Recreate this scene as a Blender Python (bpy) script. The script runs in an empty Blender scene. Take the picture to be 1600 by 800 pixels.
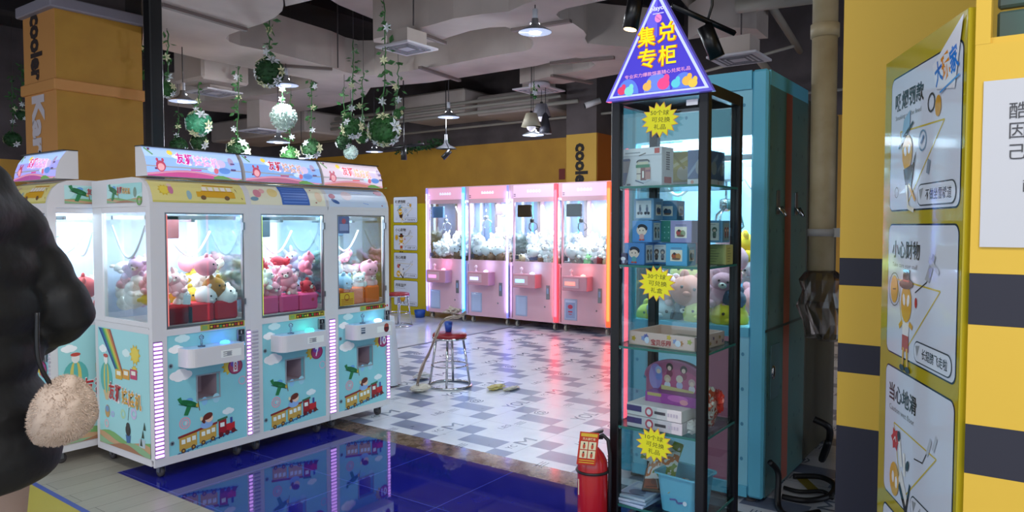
import bpy, math, random
from mathutils import Vector, Matrix
from mathutils.geometry import tessellate_polygon
PI = math.pi
random.seed(7)
col = bpy.context.scene.collection
SC = bpy.context.scene

# ---------------------------------------------------------------- camera, world, exposure
F, H = 1144.0, 1.5
AZ, PT = math.radians(36), math.radians(2.4)
cd = bpy.data.cameras.new('camera'); cam = bpy.data.objects.new('camera', cd); col.objects.link(cam)
cd.sensor_width = 36; cd.lens = 36 * F / 1600; cd.clip_start = 0.05; cd.clip_end = 100
cam.location = (0, 0, H); cam.rotation_euler = (PI / 2 - PT, 0, AZ - PI / 2)
SC.camera = cam
SC.view_settings.view_transform = 'Standard'; SC.view_settings.look = 'None'
SC.view_settings.gamma = 1; SC.view_settings.use_curve_mapping = False
SC.view_settings.exposure = 0.42
w = bpy.data.worlds.new('mall_daylight'); SC.world = w; w.use_nodes = True
WB = w.node_tree.nodes['Background']; WB.inputs[0].default_value = (0.74, 0.84, 1.0, 1); WB.inputs[1].default_value = 1.3

FW = Vector((math.cos(AZ) * math.cos(PT), math.sin(AZ) * math.cos(PT), -math.sin(PT)))
RT = Vector((math.sin(AZ), -math.cos(AZ), 0)); UPV = RT.cross(FW); CO = Vector((0, 0, H))
def ray(x, y): return FW + RT * ((x - 800) / F) - UPV * ((y - 400) / F)
def at_z(x, y, z): r = ray(x, y); return CO + r * ((z - H) / r.z)
def at_x(x, y, X): r = ray(x, y); return CO + r * (X / r.x)
def at_y(x, y, Y): r = ray(x, y); return CO + r * (Y / r.y)
def at_d(x, y, d): return CO + ray(x, y) * d

def area_light(name, loc, rot, sx, sy, power, color=(1, 1, 1), parent=None):
    l = bpy.data.lights.new(name, 'AREA'); l.shape = 'RECTANGLE'; l.size = sx; l.size_y = sy
    l.energy = power; l.color = color
    o = bpy.data.objects.new(name, l); col.objects.link(o); o.location = loc; o.rotation_euler = rot; o.parent = parent
    return o
def point_light(name, loc, power, color=(1, 1, 1), r=0.05, parent=None):
    l = bpy.data.lights.new(name, 'POINT'); l.energy = power; l.color = color; l.shadow_soft_size = r
    o = bpy.data.objects.new(name, l); col.objects.link(o); o.location = loc; o.parent = parent
    return o
# unseen fill lights added over the walkway to brighten pillars and notice board
area_light('walkway_fill_light', (-0.6, -1.2, 4.3), (0, 0, 0), 3.0, 1.2, 130, (1.0, 0.97, 0.92))
area_light('walkway_fill_light', (0.2, 2.2, 4.35), (0, 0, 0), 0.6, 1.6, 60, (0.95, 0.97, 1.0))

# ---------------------------------------------------------------- materials
def s2l(c): return c / 12.92 if c <= 0.04045 else ((c + 0.055) / 1.055) ** 2.4
def C(h, a=1.0):
    if isinstance(h, tuple): return h if len(h) == 4 else (*h, 1.0)
    h = h.lstrip('#'); return tuple(s2l(int(h[i:i + 2], 16) / 255) for i in (0, 2, 4)) + (a,)
MATS = {}
def mat(name, color='#888888', rough=0.5, metal=0.0, emis=0.0, ecol=None, spec=0.5, coat=0.0, noise=None, bump=None):
    """noise=(scale, color2, detail) mixes a second colour; bump=(scale, strength)."""
    if name in MATS: return MATS[name]
    m = bpy.data.materials.new(name); m.use_nodes = True; N = m.node_tree.nodes; L = m.node_tree.links
    b = N['Principled BSDF']; b.inputs['Base Color'].default_value = C(color); b.inputs['Roughness'].default_value = rough
    b.inputs['Metallic'].default_value = metal; b.inputs['Specular IOR Level'].default_value = spec
    b.inputs['Coat Weight'].default_value = coat
    if emis: b.inputs['Emission Color'].default_value = C(ecol or color); b.inputs['Emission Strength'].default_value = emis
    if noise or bump:
        tc = N.new('ShaderNodeTexCoord')
    if noise:
        n = N.new('ShaderNodeTexNoise'); n.inputs['Scale'].default_value = noise[0]; n.inputs['Detail'].default_value = noise[2] if len(noise) > 2 else 4
        L.new(tc.outputs['Object'], n.inputs['Vector'])
        r = N.new('ShaderNodeValToRGB'); r.color_ramp.elements[0].position = .35; r.color_ramp.elements[1].position = .68
        r.color_ramp.elements[0].color = C(color); r.color_ramp.elements[1].color = C(noise[1])
        L.new(n.outputs['Fac'], r.inputs['Fac']); L.new(r.outputs['Color'], b.inputs['Base Color'])
    if bump:
        n2 = N.new('ShaderNodeTexNoise'); n2.inputs['Scale'].default_value = bump[0]; L.new(tc.outputs['Object'], n2.inputs['Vector'])
        bp = N.new('ShaderNodeBump'); bp.inputs['Strength'].default_value = bump[1]; bp.inputs['Distance'].default_value = 0.01
        L.new(n2.outputs['Fac'], bp.inputs['Height']); L.new(bp.outputs['Normal'], b.inputs['Normal'])
    MATS[name] = m; return m
def attr_mat(name, rough=0.4, emis=0.0, spec=0.5):
    if name in MATS: return MATS[name]
    m = bpy.data.materials.new(name); m.use_nodes = True; N = m.node_tree.nodes; L = m.node_tree.links
    b = N['Principled BSDF']; b.inputs['Roughness'].default_value = rough; b.inputs['Specular IOR Level'].default_value = spec
    a = N.new('ShaderNodeAttribute'); a.attribute_name = 'Col'; L.new(a.outputs['Color'], b.inputs['Base Color'])
    if emis: L.new(a.outputs['Color'], b.inputs['Emission Color']); b.inputs['Emission Strength'].default_value = emis
    MATS[name] = m; return m
def glass_mat(name, tint='#ffffff', refl=0.10, rough=0.0):
    if name in MATS: return MATS[name]
    m = bpy.data.materials.new(name); m.use_nodes = True; N = m.node_tree.nodes; L = m.node_tree.links
    N.remove(N['Principled BSDF']); out = N['Material Output']
    t = N.new('ShaderNodeBsdfTransparent'); t.inputs[0].default_value = C(tint)
    g = N.new('ShaderNodeBsdfGlossy'); g.inputs['Roughness'].default_value = rough
    lw = N.new('ShaderNodeLayerWeight'); lw.inputs['Blend'].default_value = 0.25
    mr = N.new('ShaderNodeMapRange'); mr.inputs['To Min'].default_value = refl * .4; mr.inputs['To Max'].default_value = min(1, refl * 5)
    L.new(lw.outputs['Fresnel'], mr.inputs['Value'])
    mx = N.new('ShaderNodeMixShader'); L.new(mr.outputs[0], mx.inputs[0]); L.new(t.outputs[0], mx.inputs[1]); L.new(g.outputs[0], mx.inputs[2])
    L.new(mx.outputs[0], out.inputs[0]); MATS[name] = m; return m
def objcol_mat(name, rough=0.9, bump=(60, .3)):
    if name in MATS: return MATS[name]
    m = bpy.data.materials.new(name); m.use_nodes = True; N = m.node_tree.nodes; L = m.node_tree.links
    b = N['Principled BSDF']; b.inputs['Roughness'].default_value = rough; b.inputs['Specular IOR Level'].default_value = .15
    b.inputs['Sheen Weight'].default_value = .25
    o = N.new('ShaderNodeObjectInfo'); L.new(o.outputs['Color'], b.inputs['Base Color'])
    tc = N.new('ShaderNodeTexCoord'); n = N.new('ShaderNodeTexNoise'); n.inputs['Scale'].default_value = bump[0]
    L.new(tc.outputs['Object'], n.inputs['Vector']); bp = N.new('ShaderNodeBump'); bp.inputs['Strength'].default_value = bump[1]; bp.inputs['Distance'].default_value = .004
    L.new(n.outputs['Fac'], bp.inputs['Height']); L.new(bp.outputs['Normal'], b.inputs['Normal'])
    MATS[name] = m; return m

PRINT = attr_mat('printed_vinyl', .35)
PRINTLIT = attr_mat('backlit_print', .3, .55)
MATTEPRINT = attr_mat('painted_print', .7)
GLASS = glass_mat('clear_glass', '#f2fbfa', .10)
WHITE = mat('white_powder_coat', '#dad6d8', .35)
CHROME = mat('chrome', '#c8c8cc', .15, 1.0)
STEEL = mat('brushed_steel', '#8d9095', .35, .9)
BLACK = mat('black_metal', '#0c0c10', .35)
BLKPLASTIC = mat('black_plastic', '#141416', .45)
RUBBER = mat('grey_rubber', '#4a4648', .6)
PLUSH = objcol_mat('plush_fabric')

# ---------------------------------------------------------------- mesh builder
class MB:
    def __init__(s): s.v = []; s.f = []; s.m = []; s.sm = []
    def add(s, vs, fs, mi=0, smooth=False, M=None):
        b = len(s.v)
        for p in vs:
            p = Vector(p); s.v.append(M @ p if M else p)
        for f in fs: s.f.append([b + i for i in f]); s.m.append(mi); s.sm.append(smooth)
        return s
    def box(s, a, b, mi=0, bev=0.0, M=None):
        x0, y0, z0 = a; x1, y1, z1 = b
        q = (len(s.v) // 8 % 7) * .00015                      # nested boxes never share a face plane
        if min(x1 - x0, y1 - y0, z1 - z0) > .004: x0 += q; y0 += q; z0 += q; x1 -= q; y1 -= q; z1 -= q
        if bev <= 0:
            vs = [(x, y, z) for z in (z0, z1) for y in (y0, y1) for x in (x0, x1)]
            fs = [(0, 2, 3, 1), (4, 5, 7, 6), (0, 1, 5, 4), (2, 6, 7, 3), (0, 4, 6, 2), (1, 3, 7, 5)]
            return s.add(vs, fs, mi, False, M)
        e = min(bev, (x1 - x0) * .49, (y1 - y0) * .49, (z1 - z0) * .49); vs = []; idx = {}
        X = (x0, x1); Y = (y0, y1); Z = (z0, z1)
        for i in (0, 1):
            for j in (0, 1):
                for k in (0, 1):
                    sx, sy, sz = 1 - 2 * i, 1 - 2 * j, 1 - 2 * k
                    for a_, d in enumerate(((0, e, e), (e, 0, e), (e, e, 0))):
                        idx[i, j, k, a_] = len(vs); vs.append((X[i] + sx * d[0], Y[j] + sy * d[1], Z[k] + sz * d[2]))
        g = lambda i, j, k, a_: idx[i, j, k, a_]; fs = []
        for i in (0, 1): fs.append([g(i, 0, 0, 0), g(i, 1, 0, 0), g(i, 1, 1, 0), g(i, 0, 1, 0)])
        for j in (0, 1): fs.append([g(0, j, 0, 1), g(1, j, 0, 1), g(1, j, 1, 1), g(0, j, 1, 1)])
        for k in (0, 1): fs.append([g(0, 0, k, 2), g(1, 0, k, 2), g(1, 1, k, 2), g(0, 1, k, 2)])
        for i in (0, 1):
            for j in (0, 1): fs.append([g(i, j, 0, 0), g(i, j, 1, 0), g(i, j, 1, 1), g(i, j, 0, 1)])
        for i in (0, 1):
            for k in (0, 1): fs.append([g(i, 0, k, 0), g(i, 1, k, 0), g(i, 1, k, 2), g(i, 0, k, 2)])
        for j in (0, 1):
            for k in (0, 1): fs.append([g(0, j, k, 1), g(1, j, k, 1), g(1, j, k, 2), g(0, j, k, 2)])
        for i in (0, 1):
            for j in (0, 1):
                for k in (0, 1): fs.append([g(i, j, k, 0), g(i, j, k, 1), g(i, j, k, 2)])
        cx, cy, cz = (x0 + x1) / 2, (y0 + y1) / 2, (z0 + z1) / 2; out = []
        for f in fs:
            p = [Vector(vs[i]) for i in f]; n = (p[1] - p[0]).cross(p[2] - p[0]); c = sum(p, Vector()) / len(p)
            if n.dot(c - Vector((cx, cy, cz))) < 0: f = f[::-1]
            out.append(f)
        return s.add(vs, out, mi, False, M)
    def tube(s, pts, r, n=8, mi=0, caps=True, closed=False, M=None):
        pts = [Vector(p) for p in pts]; rs = r if isinstance(r, (list, tuple)) else [r] * len(pts)
        k = len(pts); vs = []; up = None
        for i, p in enumerate(pts):
            if closed: t = pts[(i + 1) % k] - pts[i - 1]
            else: t = pts[min(i + 1, k - 1)] - pts[max(i - 1, 0)]
            t.normalize()
            if up is None:
                up = Vector((0, 0, 1)) if abs(t.z) < .9 else Vector((1, 0, 0))
            a = t.cross(up).normalized(); b = a.cross(t).normalized(); up = b
            for j in range(n):
                q = 2 * PI * j / n; vs.append(p + (a * math.cos(q) + b * math.sin(q)) * rs[i])
        fs = []
        for i in range(k if closed else k - 1):
            i2 = (i + 1) % k
            for j in range(n): fs.append((i * n + j, i * n + (j + 1) % n, i2 * n + (j + 1) % n, i2 * n + j))
        if caps and not closed: fs.append(tuple(range(n - 1, -1, -1))); fs.append(tuple((k - 1) * n + j for j in range(n)))
        return s.add(vs, fs, mi, True, M)
    def lathe(s, prof, c=(0, 0, 0), n=20, mi=0, M=None, smooth=True):
        """prof: (r,z) list, around z."""
        vs = []; fs = []
        for r, z in prof:
            for j in range(n): q = 2 * PI * j / n; vs.append((c[0] + r * math.cos(q), c[1] + r * math.sin(q), c[2] + z))
        for i in range(len(prof) - 1):
            for j in range(n): fs.append((i * n + j, i * n + (j + 1) % n, (i + 1) * n + (j + 1) % n, (i + 1) * n + j))
        if prof[0][0] > 1e-5: fs.append(tuple(range(n - 1, -1, -1)))
        if prof[-1][0] > 1e-5: fs.append(tuple((len(prof) - 1) * n + j for j in range(n)))
        return s.add(vs, fs, mi, smooth, M)
    def ball(s, c, r, n=12, k=8, mi=0, M=None):
        rx, ry, rz = r if isinstance(r, (tuple, list)) else (r, r, r)
        vs = [(c[0], c[1], c[2] - rz)]; fs = []
        for i in range(1, k):
            t = -PI / 2 + PI * i / k
            for j in range(n): q = 2 * PI * j / n; vs.append((c[0] + rx * math.cos(t) * math.cos(q), c[1] + ry * math.cos(t) * math.sin(q), c[2] + rz * math.sin(t)))
        vs.append((c[0], c[1], c[2] + rz)); T = len(vs) - 1
        for j in range(n):
            fs.append((0, 1 + (j + 1) % n, 1 + j)); fs.append((T, 1 + (k - 2) * n + j, 1 + (k - 2) * n + (j + 1) % n))
            for i in range(k - 2): a = 1 + i * n; fs.append((a + j, a + (j + 1) % n, a + n + (j + 1) % n, a + n + j))
        return s.add(vs, fs, mi, True, M)
    def prism(s, pts, axis, a, b, mi=0, M=None):
        """extrude a 2D outline along axis ('x': pts=(y,z); 'y': pts=(x,z); 'z': pts=(x,y)) from a to b."""
        f3 = {'x': lambda p, t: (t, p[0], p[1]), 'y': lambda p, t: (p[0], t, p[1]), 'z': lambda p, t: (p[0], p[1], t)}[axis]
        n = len(pts); vs = [f3(p, a) for p in pts] + [f3(p, b) for p in pts]
        tri = tessellate_polygon([[Vector((p[0], p[1], 0)) for p in pts]])
        fs = [tuple(t) for t in tri] + [tuple(i + n for i in t[::-1]) for t in tri]
        fs += [(i, (i + 1) % n, n + (i + 1) % n, n + i) for i in range(n)]
        return s.add(vs, fs, mi, False, M)
    def build(s, name, m, parent=None, loc=None, rot=None, recalc=True):
        me = bpy.data.meshes.new(name); me.from_pydata([tuple(v) for v in s.v], [], s.f)
        ms = m if isinstance(m, (list, tuple)) else [m]
        for x in ms: me.materials.append(x)
        me.polygons.foreach_set('material_index', s.m); me.polygons.foreach_set('use_smooth', s.sm)
        if recalc:
            import bmesh
            b = bmesh.new(); b.from_mesh(me); bmesh.ops.recalc_face_normals(b, faces=b.faces); b.to_mesh(me); b.free()
        me.update()
        o = bpy.data.objects.new(name, me); col.objects.link(o); o.parent = parent
        if loc is not None: o.location = loc
        if rot is not None: o.rotation_euler = rot
        return o
def tag(o, label=None, cat=None, group=None, kind=None):
    if label: o['label'] = label
    if cat: o['category'] = cat
    if group: o['group'] = group
    if kind: o['kind'] = kind
    return o
def thing(name, label, cat, loc=(0, 0, 0), rz=0.0, group=None):
    o = bpy.data.objects.new(name, None); col.objects.link(o); o.empty_display_size = .1
    o.location = loc; o.rotation_euler = (0, 0, rz); tag(o, label, cat, group); return o
def struct(o): o['kind'] = 'structure'; return o
def arc(cx, cy, r, a0, a1, n): return [(cx + r * math.cos(math.radians(a0 + (a1 - a0) * i / n)), cy + r * math.sin(math.radians(a0 + (a1 - a0) * i / n))) for i in range(n + 1)]
def rrect(x0, y0, x1, y1, r, n=5):
    return arc(x1 - r, y1 - r, r, 0, 90, n) + arc(x0 + r, y1 - r, r, 90, 180, n) + arc(x0 + r, y0 + r, r, 180, 270, n) + arc(x1 - r, y0 + r, r, 270, 360, n)

# ---------------------------------------------------------------- flat printed artwork
_TX = {}
def text_mesh(s, bold):
    k = (s, bold)
    if k in _TX: return _TX[k]
    c = bpy.data.curves.new('t', 'FONT'); c.body = s; c.offset = bold * .38; c.resolution_u = 2; c.size = 1
    o = bpy.data.objects.new('t', c); col.objects.link(o)
    dg = bpy.context.evaluated_depsgraph_get(); dg.update(); e = o.evaluated_get(dg); me = e.to_mesh()
    vs = [(v.co.x, v.co.y) for v in me.vertices]; fs = [tuple(p.vertices) for p in me.polygons]; e.to_mesh_clear()
    bpy.data.objects.remove(o); bpy.data.curves.remove(c)
    x0 = min(v[0] for v in vs); x1 = max(v[0] for v in vs); y0 = min(v[1] for v in vs); y1 = max(v[1] for v in vs)
    _TX[k] = (vs, fs, (x0, x1, y0, y1)); return _TX[k]
class Art:
    def __init__(s): s.v = []; s.f = []; s.c = []; s.k = 0
    def poly(s, pts, c, l=1):
        s.k = (s.k + 1) % 10; l = l + s.k * .08; b = len(s.v); s.v += [(p[0], p[1], l) for p in pts]
        if len(pts) > 4:
            for t in tessellate_polygon([[Vector((p[0], p[1], 0)) for p in pts]]): s.f.append([b + i for i in t]); s.c.append(C(c))
        else: s.f.append(list(range(b, b + len(pts)))); s.c.append(C(c))
        return s
    def rect(s, x0, y0, x1, y1, c, l=1, n=1, m=1):
        for i in range(n):
            for j in range(m):
                a, b = x0 + (x1 - x0) * i / n, x0 + (x1 - x0) * (i + 1) / n; d, e = y0 + (y1 - y0) * j / m, y0 + (y1 - y0) * (j + 1) / m
                s.poly([(a, d), (b, d), (b, e), (a, e)], c, l)
        return s
    def ell(s, x, y, rx, ry, c, l=1, n=16, rot=0):
        cr, sr = math.cos(rot), math.sin(rot)
        return s.poly([(x + rx * math.cos(2 * PI * i / n) * cr - ry * math.sin(2 * PI * i / n) * sr, y + rx * math.cos(2 * PI * i / n) * sr + ry * math.sin(2 * PI * i / n) * cr) for i in range(n)], c, l)
    def ring(s, x, y, r, w_, c, l=1, n=18):
        for i in range(n):
            a, b = 2 * PI * i / n, 2 * PI * (i + 1) / n
            s.poly([(x + r * math.cos(a), y + r * math.sin(a)), (x + r * math.cos(b), y + r * math.sin(b)), (x + (r - w_) * math.cos(b), y + (r - w_) * math.sin(b)), (x + (r - w_) * math.cos(a), y + (r - w_) * math.sin(a))], c, l)
        return s
    def line(s, pts, w_, c, l=1):
        for a, b in zip(pts[:-1], pts[1:]):
            d = Vector((b[0] - a[0], b[1] - a[1]))
            if d.length < 1e-9: continue
            n = Vector((-d.y, d.x)).normalized() * w_ / 2
            s.poly([(a[0] + n.x, a[1] + n.y), (a[0] - n.x, a[1] - n.y), (b[0] - n.x, b[1] - n.y), (b[0] + n.x, b[1] + n.y)], c, l)
        return s
    def star(s, x, y, r0, r1, n, c, l=1, sy=1.0, rot=0.0):
        return s.poly([(x + (r0 if i % 2 == 0 else r1) * math.cos(PI * i / n + rot), y + sy * (r0 if i % 2 == 0 else r1) * math.sin(PI * i / n + rot)) for i in range(2 * n)], c, l)
    def text(s, t, x, y, h, c, l=1, bold=0.0, wd=None, rot=0.0, fl=False, ctr=False):
        """(x,y) lower-left, h = text height, wd = total width if given."""
        vs, fs, (x0, x1, y0, y1) = text_mesh(t, bold); sy = h / (y1 - y0); sx = wd / (x1 - x0) if wd else sy
        cr, sr = math.cos(rot), math.sin(rot); b = len(s.v); tw = (x1 - x0) * sx
        ox, oy = (-tw / 2, -h / 2) if ctr else (0, 0)
        for v in vs:
            a = (v[0] - x0) * sx + ox; d = (v[1] - y0) * sy + oy
            if fl: a = tw - a
            s.v.append((x + a * cr - d * sr, y + a * sr + d * cr, l))
        for f in fs: s.f.append([b + i for i in f]); s.c.append(C(c))
        return s
    def build(s, name, fn, m, parent=None, step=0.0006):
        me = bpy.data.meshes.new(name); me.from_pydata([tuple(fn(v[0], v[1], 0.0008 + v[2] * step)) for v in s.v], [], s.f)
        me.materials.append(m); at = me.color_attributes.new('Col', 'FLOAT_COLOR', 'CORNER')
        buf = []
        for p, c in zip(me.polygons, s.c): buf += list(c) * p.loop_total
        at.data.foreach_set('color', buf); me.update()
        o = bpy.data.objects.new(name, me); col.objects.link(o); o.parent = parent; return o
def plane(o, u, v):
    o = Vector(o); u = Vector(u).normalized(); v = Vector(v).normalized(); n = u.cross(v)
    return lambda a, b, h: o + u * a + v * b + n * h

# ================================================================ SETTING: floor
def node_mat(name):
    m = bpy.data.materials.new(name); m.use_nodes = True; return m, m.node_tree.nodes, m.node_tree.links, m.node_tree.nodes['Principled BSDF']
def math_n(N, L, op, a, b=None):
    n = N.new('ShaderNodeMath'); n.operation = op
    for i, x in enumerate((a, b)):
        if x is None: continue
        if isinstance(x, (int, float)): n.inputs[i].default_value = x
        else: L.new(x, n.inputs[i])
    return n.outputs[0]
def mixc(N, L, fac, a, b):
    n = N.new('ShaderNodeMix'); n.data_type = 'RGBA'
    if isinstance(fac, (int, float)): n.inputs[0].default_value = fac
    else: L.new(fac, n.inputs[0])
    for i, x in ((6, a), (7, b)):
        if isinstance(x, tuple): n.inputs[i].default_value = x
        else: L.new(x, n.inputs[i])
    return n.outputs[2]
def noise_n(N, L, vec, scale, detail=4, rough=.6):
    n = N.new('ShaderNodeTexNoise'); n.inputs['Scale'].default_value = scale; n.inputs['Detail'].default_value = detail; n.inputs['Roughness'].default_value = rough
    L.new(vec, n.inputs['Vector']); return n.outputs['Fac']
def ramp_n(N, L, fac, stops):
    r = N.new('ShaderNodeValToRGB'); e = r.color_ramp.elements
    while len(e) < len(stops): e.new(.5)
    for i, (p, c) in enumerate(stops): e[i].position = p; e[i].color = C(c)
    L.new(fac, r.inputs['Fac']); return r.outputs['Color']

# checker tile floor: gray cells (one, two, one) stepping diagonally in 4 x 4 cell repeats
m, N, L, b = node_mat('checker_tile'); tc = N.new('ShaderNodeTexCoord'); sp = N.new('ShaderNodeSeparateXYZ'); L.new(tc.outputs['Object'], sp.inputs[0])
u = math_n(N, L, 'DIVIDE', math_n(N, L, 'SUBTRACT', sp.outputs[0], 3.70), .70); v = math_n(N, L, 'DIVIDE', math_n(N, L, 'SUBTRACT', sp.outputs[1], 3.457), .664)
ui = math_n(N, L, 'FLOOR', math_n(N, L, 'MULTIPLY', math_n(N, L, 'FLOORED_MODULO', u, 1.0), 4)); vi = math_n(N, L, 'FLOOR', math_n(N, L, 'MULTIPLY', math_n(N, L, 'FLOORED_MODULO', v, 1.0), 4))
eq = lambda x, k: math_n(N, L, 'COMPARE', x, float(k))
def eqk(x, k):
    n = N.new('ShaderNodeMath'); n.operation = 'COMPARE'; L.new(x, n.inputs[0]); n.inputs[1].default_value = k; n.inputs[2].default_value = .1; return n.outputs[0]
g1 = math_n(N, L, 'MULTIPLY', eqk(ui, 0), eqk(vi, 0)); g2 = math_n(N, L, 'MULTIPLY', eqk(ui, 1), math_n(N, L, 'ADD', eqk(vi, 1), eqk(vi, 2))); g3 = math_n(N, L, 'MULTIPLY', eqk(ui, 2), eqk(vi, 3))
g = math_n(N, L, 'ADD', math_n(N, L, 'ADD', g1, g2), g3)
nz = noise_n(N, L, tc.outputs['Object'], 5, 6); nb = ramp_n(N, L, nz, [(.3, '#c9cdd8'), (.7, '#dfe2ea')]); ng = ramp_n(N, L, nz, [(.3, '#66728f'), (.7, '#7e8aa5')])
cc = mixc(N, L, g, nb, ng)
for src, per, off in ((u, 1, 0), (v, 1, 0)):
    f = math_n(N, L, 'FLOORED_MODULO', src, 1.0); cc = mixc(N, L, math_n(N, L, 'LESS_THAN', f, .006), cc, C('#8d8f9c'))
L.new(cc, b.inputs['Base Color']); L.new(ramp_n(N, L, nz, [(.3, (.27, .27, .27)), (.7, (.36, .36, .36))]), b.inputs['Roughness']); b.inputs['IOR'].default_value = 1.55
M_CHK = m
# glossy blue tile with light joints every .645 m
m, N, L, b = node_mat('blue_glossy_tile'); tc = N.new('ShaderNodeTexCoord'); sp = N.new('ShaderNodeSeparateXYZ'); L.new(tc.outputs['Object'], sp.inputs[0])
fy = math_n(N, L, 'FLOORED_MODULO', math_n(N, L, 'DIVIDE', math_n(N, L, 'SUBTRACT', sp.outputs[1], 2.58), .645), 1.0); fx = math_n(N, L, 'FLOORED_MODULO', math_n(N, L, 'DIVIDE', math_n(N, L, 'SUBTRACT', sp.outputs[0], 2.86), .70), 1.0)
j = math_n(N, L, 'MAXIMUM', math_n(N, L, 'LESS_THAN', fy, .008), math_n(N, L, 'LESS_THAN', fx, .006))
nz = noise_n(N, L, tc.outputs['Object'], 3, 5); cc = ramp_n(N, L, nz, [(.3, '#11146e'), (.75, '#1b2088')])
L.new(mixc(N, L, j, cc, C('#4a52a8')), b.inputs['Base Color']); b.inputs['Roughness'].default_value = .035; b.inputs['IOR'].default_value = 1.75
M_BLUE = m
# brown marble
m, N, L, b = node_mat('brown_marble'); tc = N.new('ShaderNodeTexCoord'); nz = noise_n(N, L, tc.outputs['Object'], 11, 8, .75)
L.new(ramp_n(N, L, nz, [(.30, '#1f1814'), (.45, '#564539'), (.55, '#7a685a'), (.62, '#3a2d26'), (.75, '#a09184')]), b.inputs['Base Color']); b.inputs['Roughness'].default_value = .12; M_MARB = m
# white tile
m, N, L, b = node_mat('white_tile'); tc = N.new('ShaderNodeTexCoord'); nz = noise_n(N, L, tc.outputs['Object'], 2, 5)
L.new(ramp_n(N, L, nz, [(.3, '#bcc4d2'), (.7, '#d3d9e4')]), b.inputs['Base Color']); b.inputs['Roughness'].default_value = .15; M_WTILE = m
# gray-beige wood planks running along x
m, N, L, b = node_mat('grey_wood_plank'); tc = N.new('ShaderNodeTexCoord'); mp = N.new('ShaderNodeMapping'); L.new(tc.outputs['Object'], mp.inputs[0])
mp.inputs['Rotation'].default_value = (0, 0, 0); br = N.new('ShaderNodeTexBrick'); L.new(mp.outputs[0], br.inputs['Vector'])
br.inputs['Scale'].default_value = 1; br.inputs['Brick Width'].default_value = 1.2; br.inputs['Row Height'].default_value = .15; br.inputs['Mortar Size'].default_value = .002
br.inputs['Color1'].default_value = C('#a39d90'); br.inputs['Color2'].default_value = C('#b3ac9e'); br.inputs['Mortar'].default_value = C('#5f5a52')
m2 = N.new('ShaderNodeMapping'); m2.inputs['Scale'].default_value = (1.5, 22, 1); L.new(tc.outputs['Object'], m2.inputs[0]); gr = noise_n(N, L, m2.outputs[0], 3, 6)
L.new(mixc(N, L, math_n(N, L, 'MULTIPLY', gr, .45), br.outputs['Color'], C('#6b6659')), b.inputs['Base Color']); b.inputs['Roughness'].default_value = .35; M_WOOD = m

def slab(name, x0, y0, x1, y1, z0, z1, m): return struct(MB().box((x0, y0, z0), (x1, y1, z1)).build(name, m))
slab('floor', -4, -5, 2.14, 14, -.1, 0, M_WOOD); slab('floor', 2.14, 4.52, 3.56, 14, -.1, 0, M_WOOD)
slab('floor', 2.14, -5, 3.56, 4.52, -.1, 0, M_BLUE); slab('floor', 3.56, -5, 3.765, 14, -.1, 0, M_MARB)
slab('floor', 3.765, -5, 11.5, 6.33, -.1, 0, M_CHK); slab('floor', 3.765, 6.33, 11.5, 14, -.1, 0, M_WTILE)
# lettering printed in the tile floor
a = Art()
rg = random.Random(3)
for i in range(8):
    for k in range(9):
        X = 3.70 + .70 * i; Y = 3.457 - .664 * (k - 4)
        if X > 8.6 or Y > 5.7 or Y < .2: continue
        if i % 2 == 0:
            a.text('M', X + .42, Y + .085, .11, '#8f97ab', 1, 0, .15, 0, False, True); a.text('YC', X + .26, Y + .09, .05, '#a3a9b8', 1, 0, .09, 0, False, True); a.text('LES', X + .63, Y + .42, .05, '#a9afbd', 1, 0, .12, 0, False, True)
        else:
            a.text('YOL', X + .54, Y + .09, .12, '#9097ab', 1, .01, .26, 0, False, True); a.text('@', X + .43, Y + .43, .12, '#8a92a8', 1, .02, .12, 0, False, True)
        for q in range(3): a.rect(X + .03, Y + .36 + .022 * q, X + .13, Y + .366 + .022 * q, '#b3b8c4', 1)
struct(a.build('floor', plane((0, 0, 0), (1, 0, 0), (0, 1, 0)), mat('tile_print', '#7d869a', .25)))
# dark scuffed seam between the checker and the white tile, blue and yellow lane stripe lower left
struct(MB().box((3.8, 6.31, 0), (8.7, 6.36, .002)).build('trim_1', mat('dark_seam', '#565a68', .5)))
p, q = at_z(95, 775, 0), at_z(145, 802, 0); d = (q - p).normalized(); n_ = Vector((d.y, -d.x, 0))
if n_.dot(FW) > 0: n_ = -n_
p0 = p - d * .6; q0 = q + d * 1.6
def strip(a0, b0, w0, w1, z, m, nm):
    P = [a0 + n_ * w0, b0 + n_ * w0, b0 + n_ * w1, a0 + n_ * w1]
    vs = [(v.x, v.y, 0) for v in P] + [(v.x, v.y, z) for v in P]
    return struct(MB().add(vs, [(0, 3, 2, 1), (4, 5, 6, 7), (0, 1, 5, 4), (1, 2, 6, 5), (2, 3, 7, 6), (3, 0, 4, 7)]).build(nm, m))
strip(p0, q0, 0, .03, .0015, mat('lane_blue', '#3d4fa0', .4), 'trim_2'); strip(p0, q0, .03, .30, .0013, mat('lane_yellow', '#b3a23c', .5), 'trim_3')

# ================================================================ walls, ceiling, columns
YEL = mat('yellow_wall_paint', '#c79430', .6, noise=(3, '#bb892b'))
DGREY = mat('dark_concrete', '#5c5354', .9, noise=(2, '#4a4243'))
slab('wall_back', 10.4, -3, 10.6, 14, 0, 2.955, YEL); slab('wall_back', 10.4, -3, 10.6, 14, 2.955, 4.8, DGREY)
slab('wall_left', -4, 14, 10.6, 14.2, 0, 2.6, YEL); slab('wall_left', -4, 14, 10.6, 14.2, 2.6, 4.8, DGREY)
CEIL = mat('dark_ceiling_slab', '#2a2527', .9, noise=(1.5, '#1d1a1c'))
slab('ceiling', -4, -5, 11.5, 14.2, 4.8, 5.0, CEIL)
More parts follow.
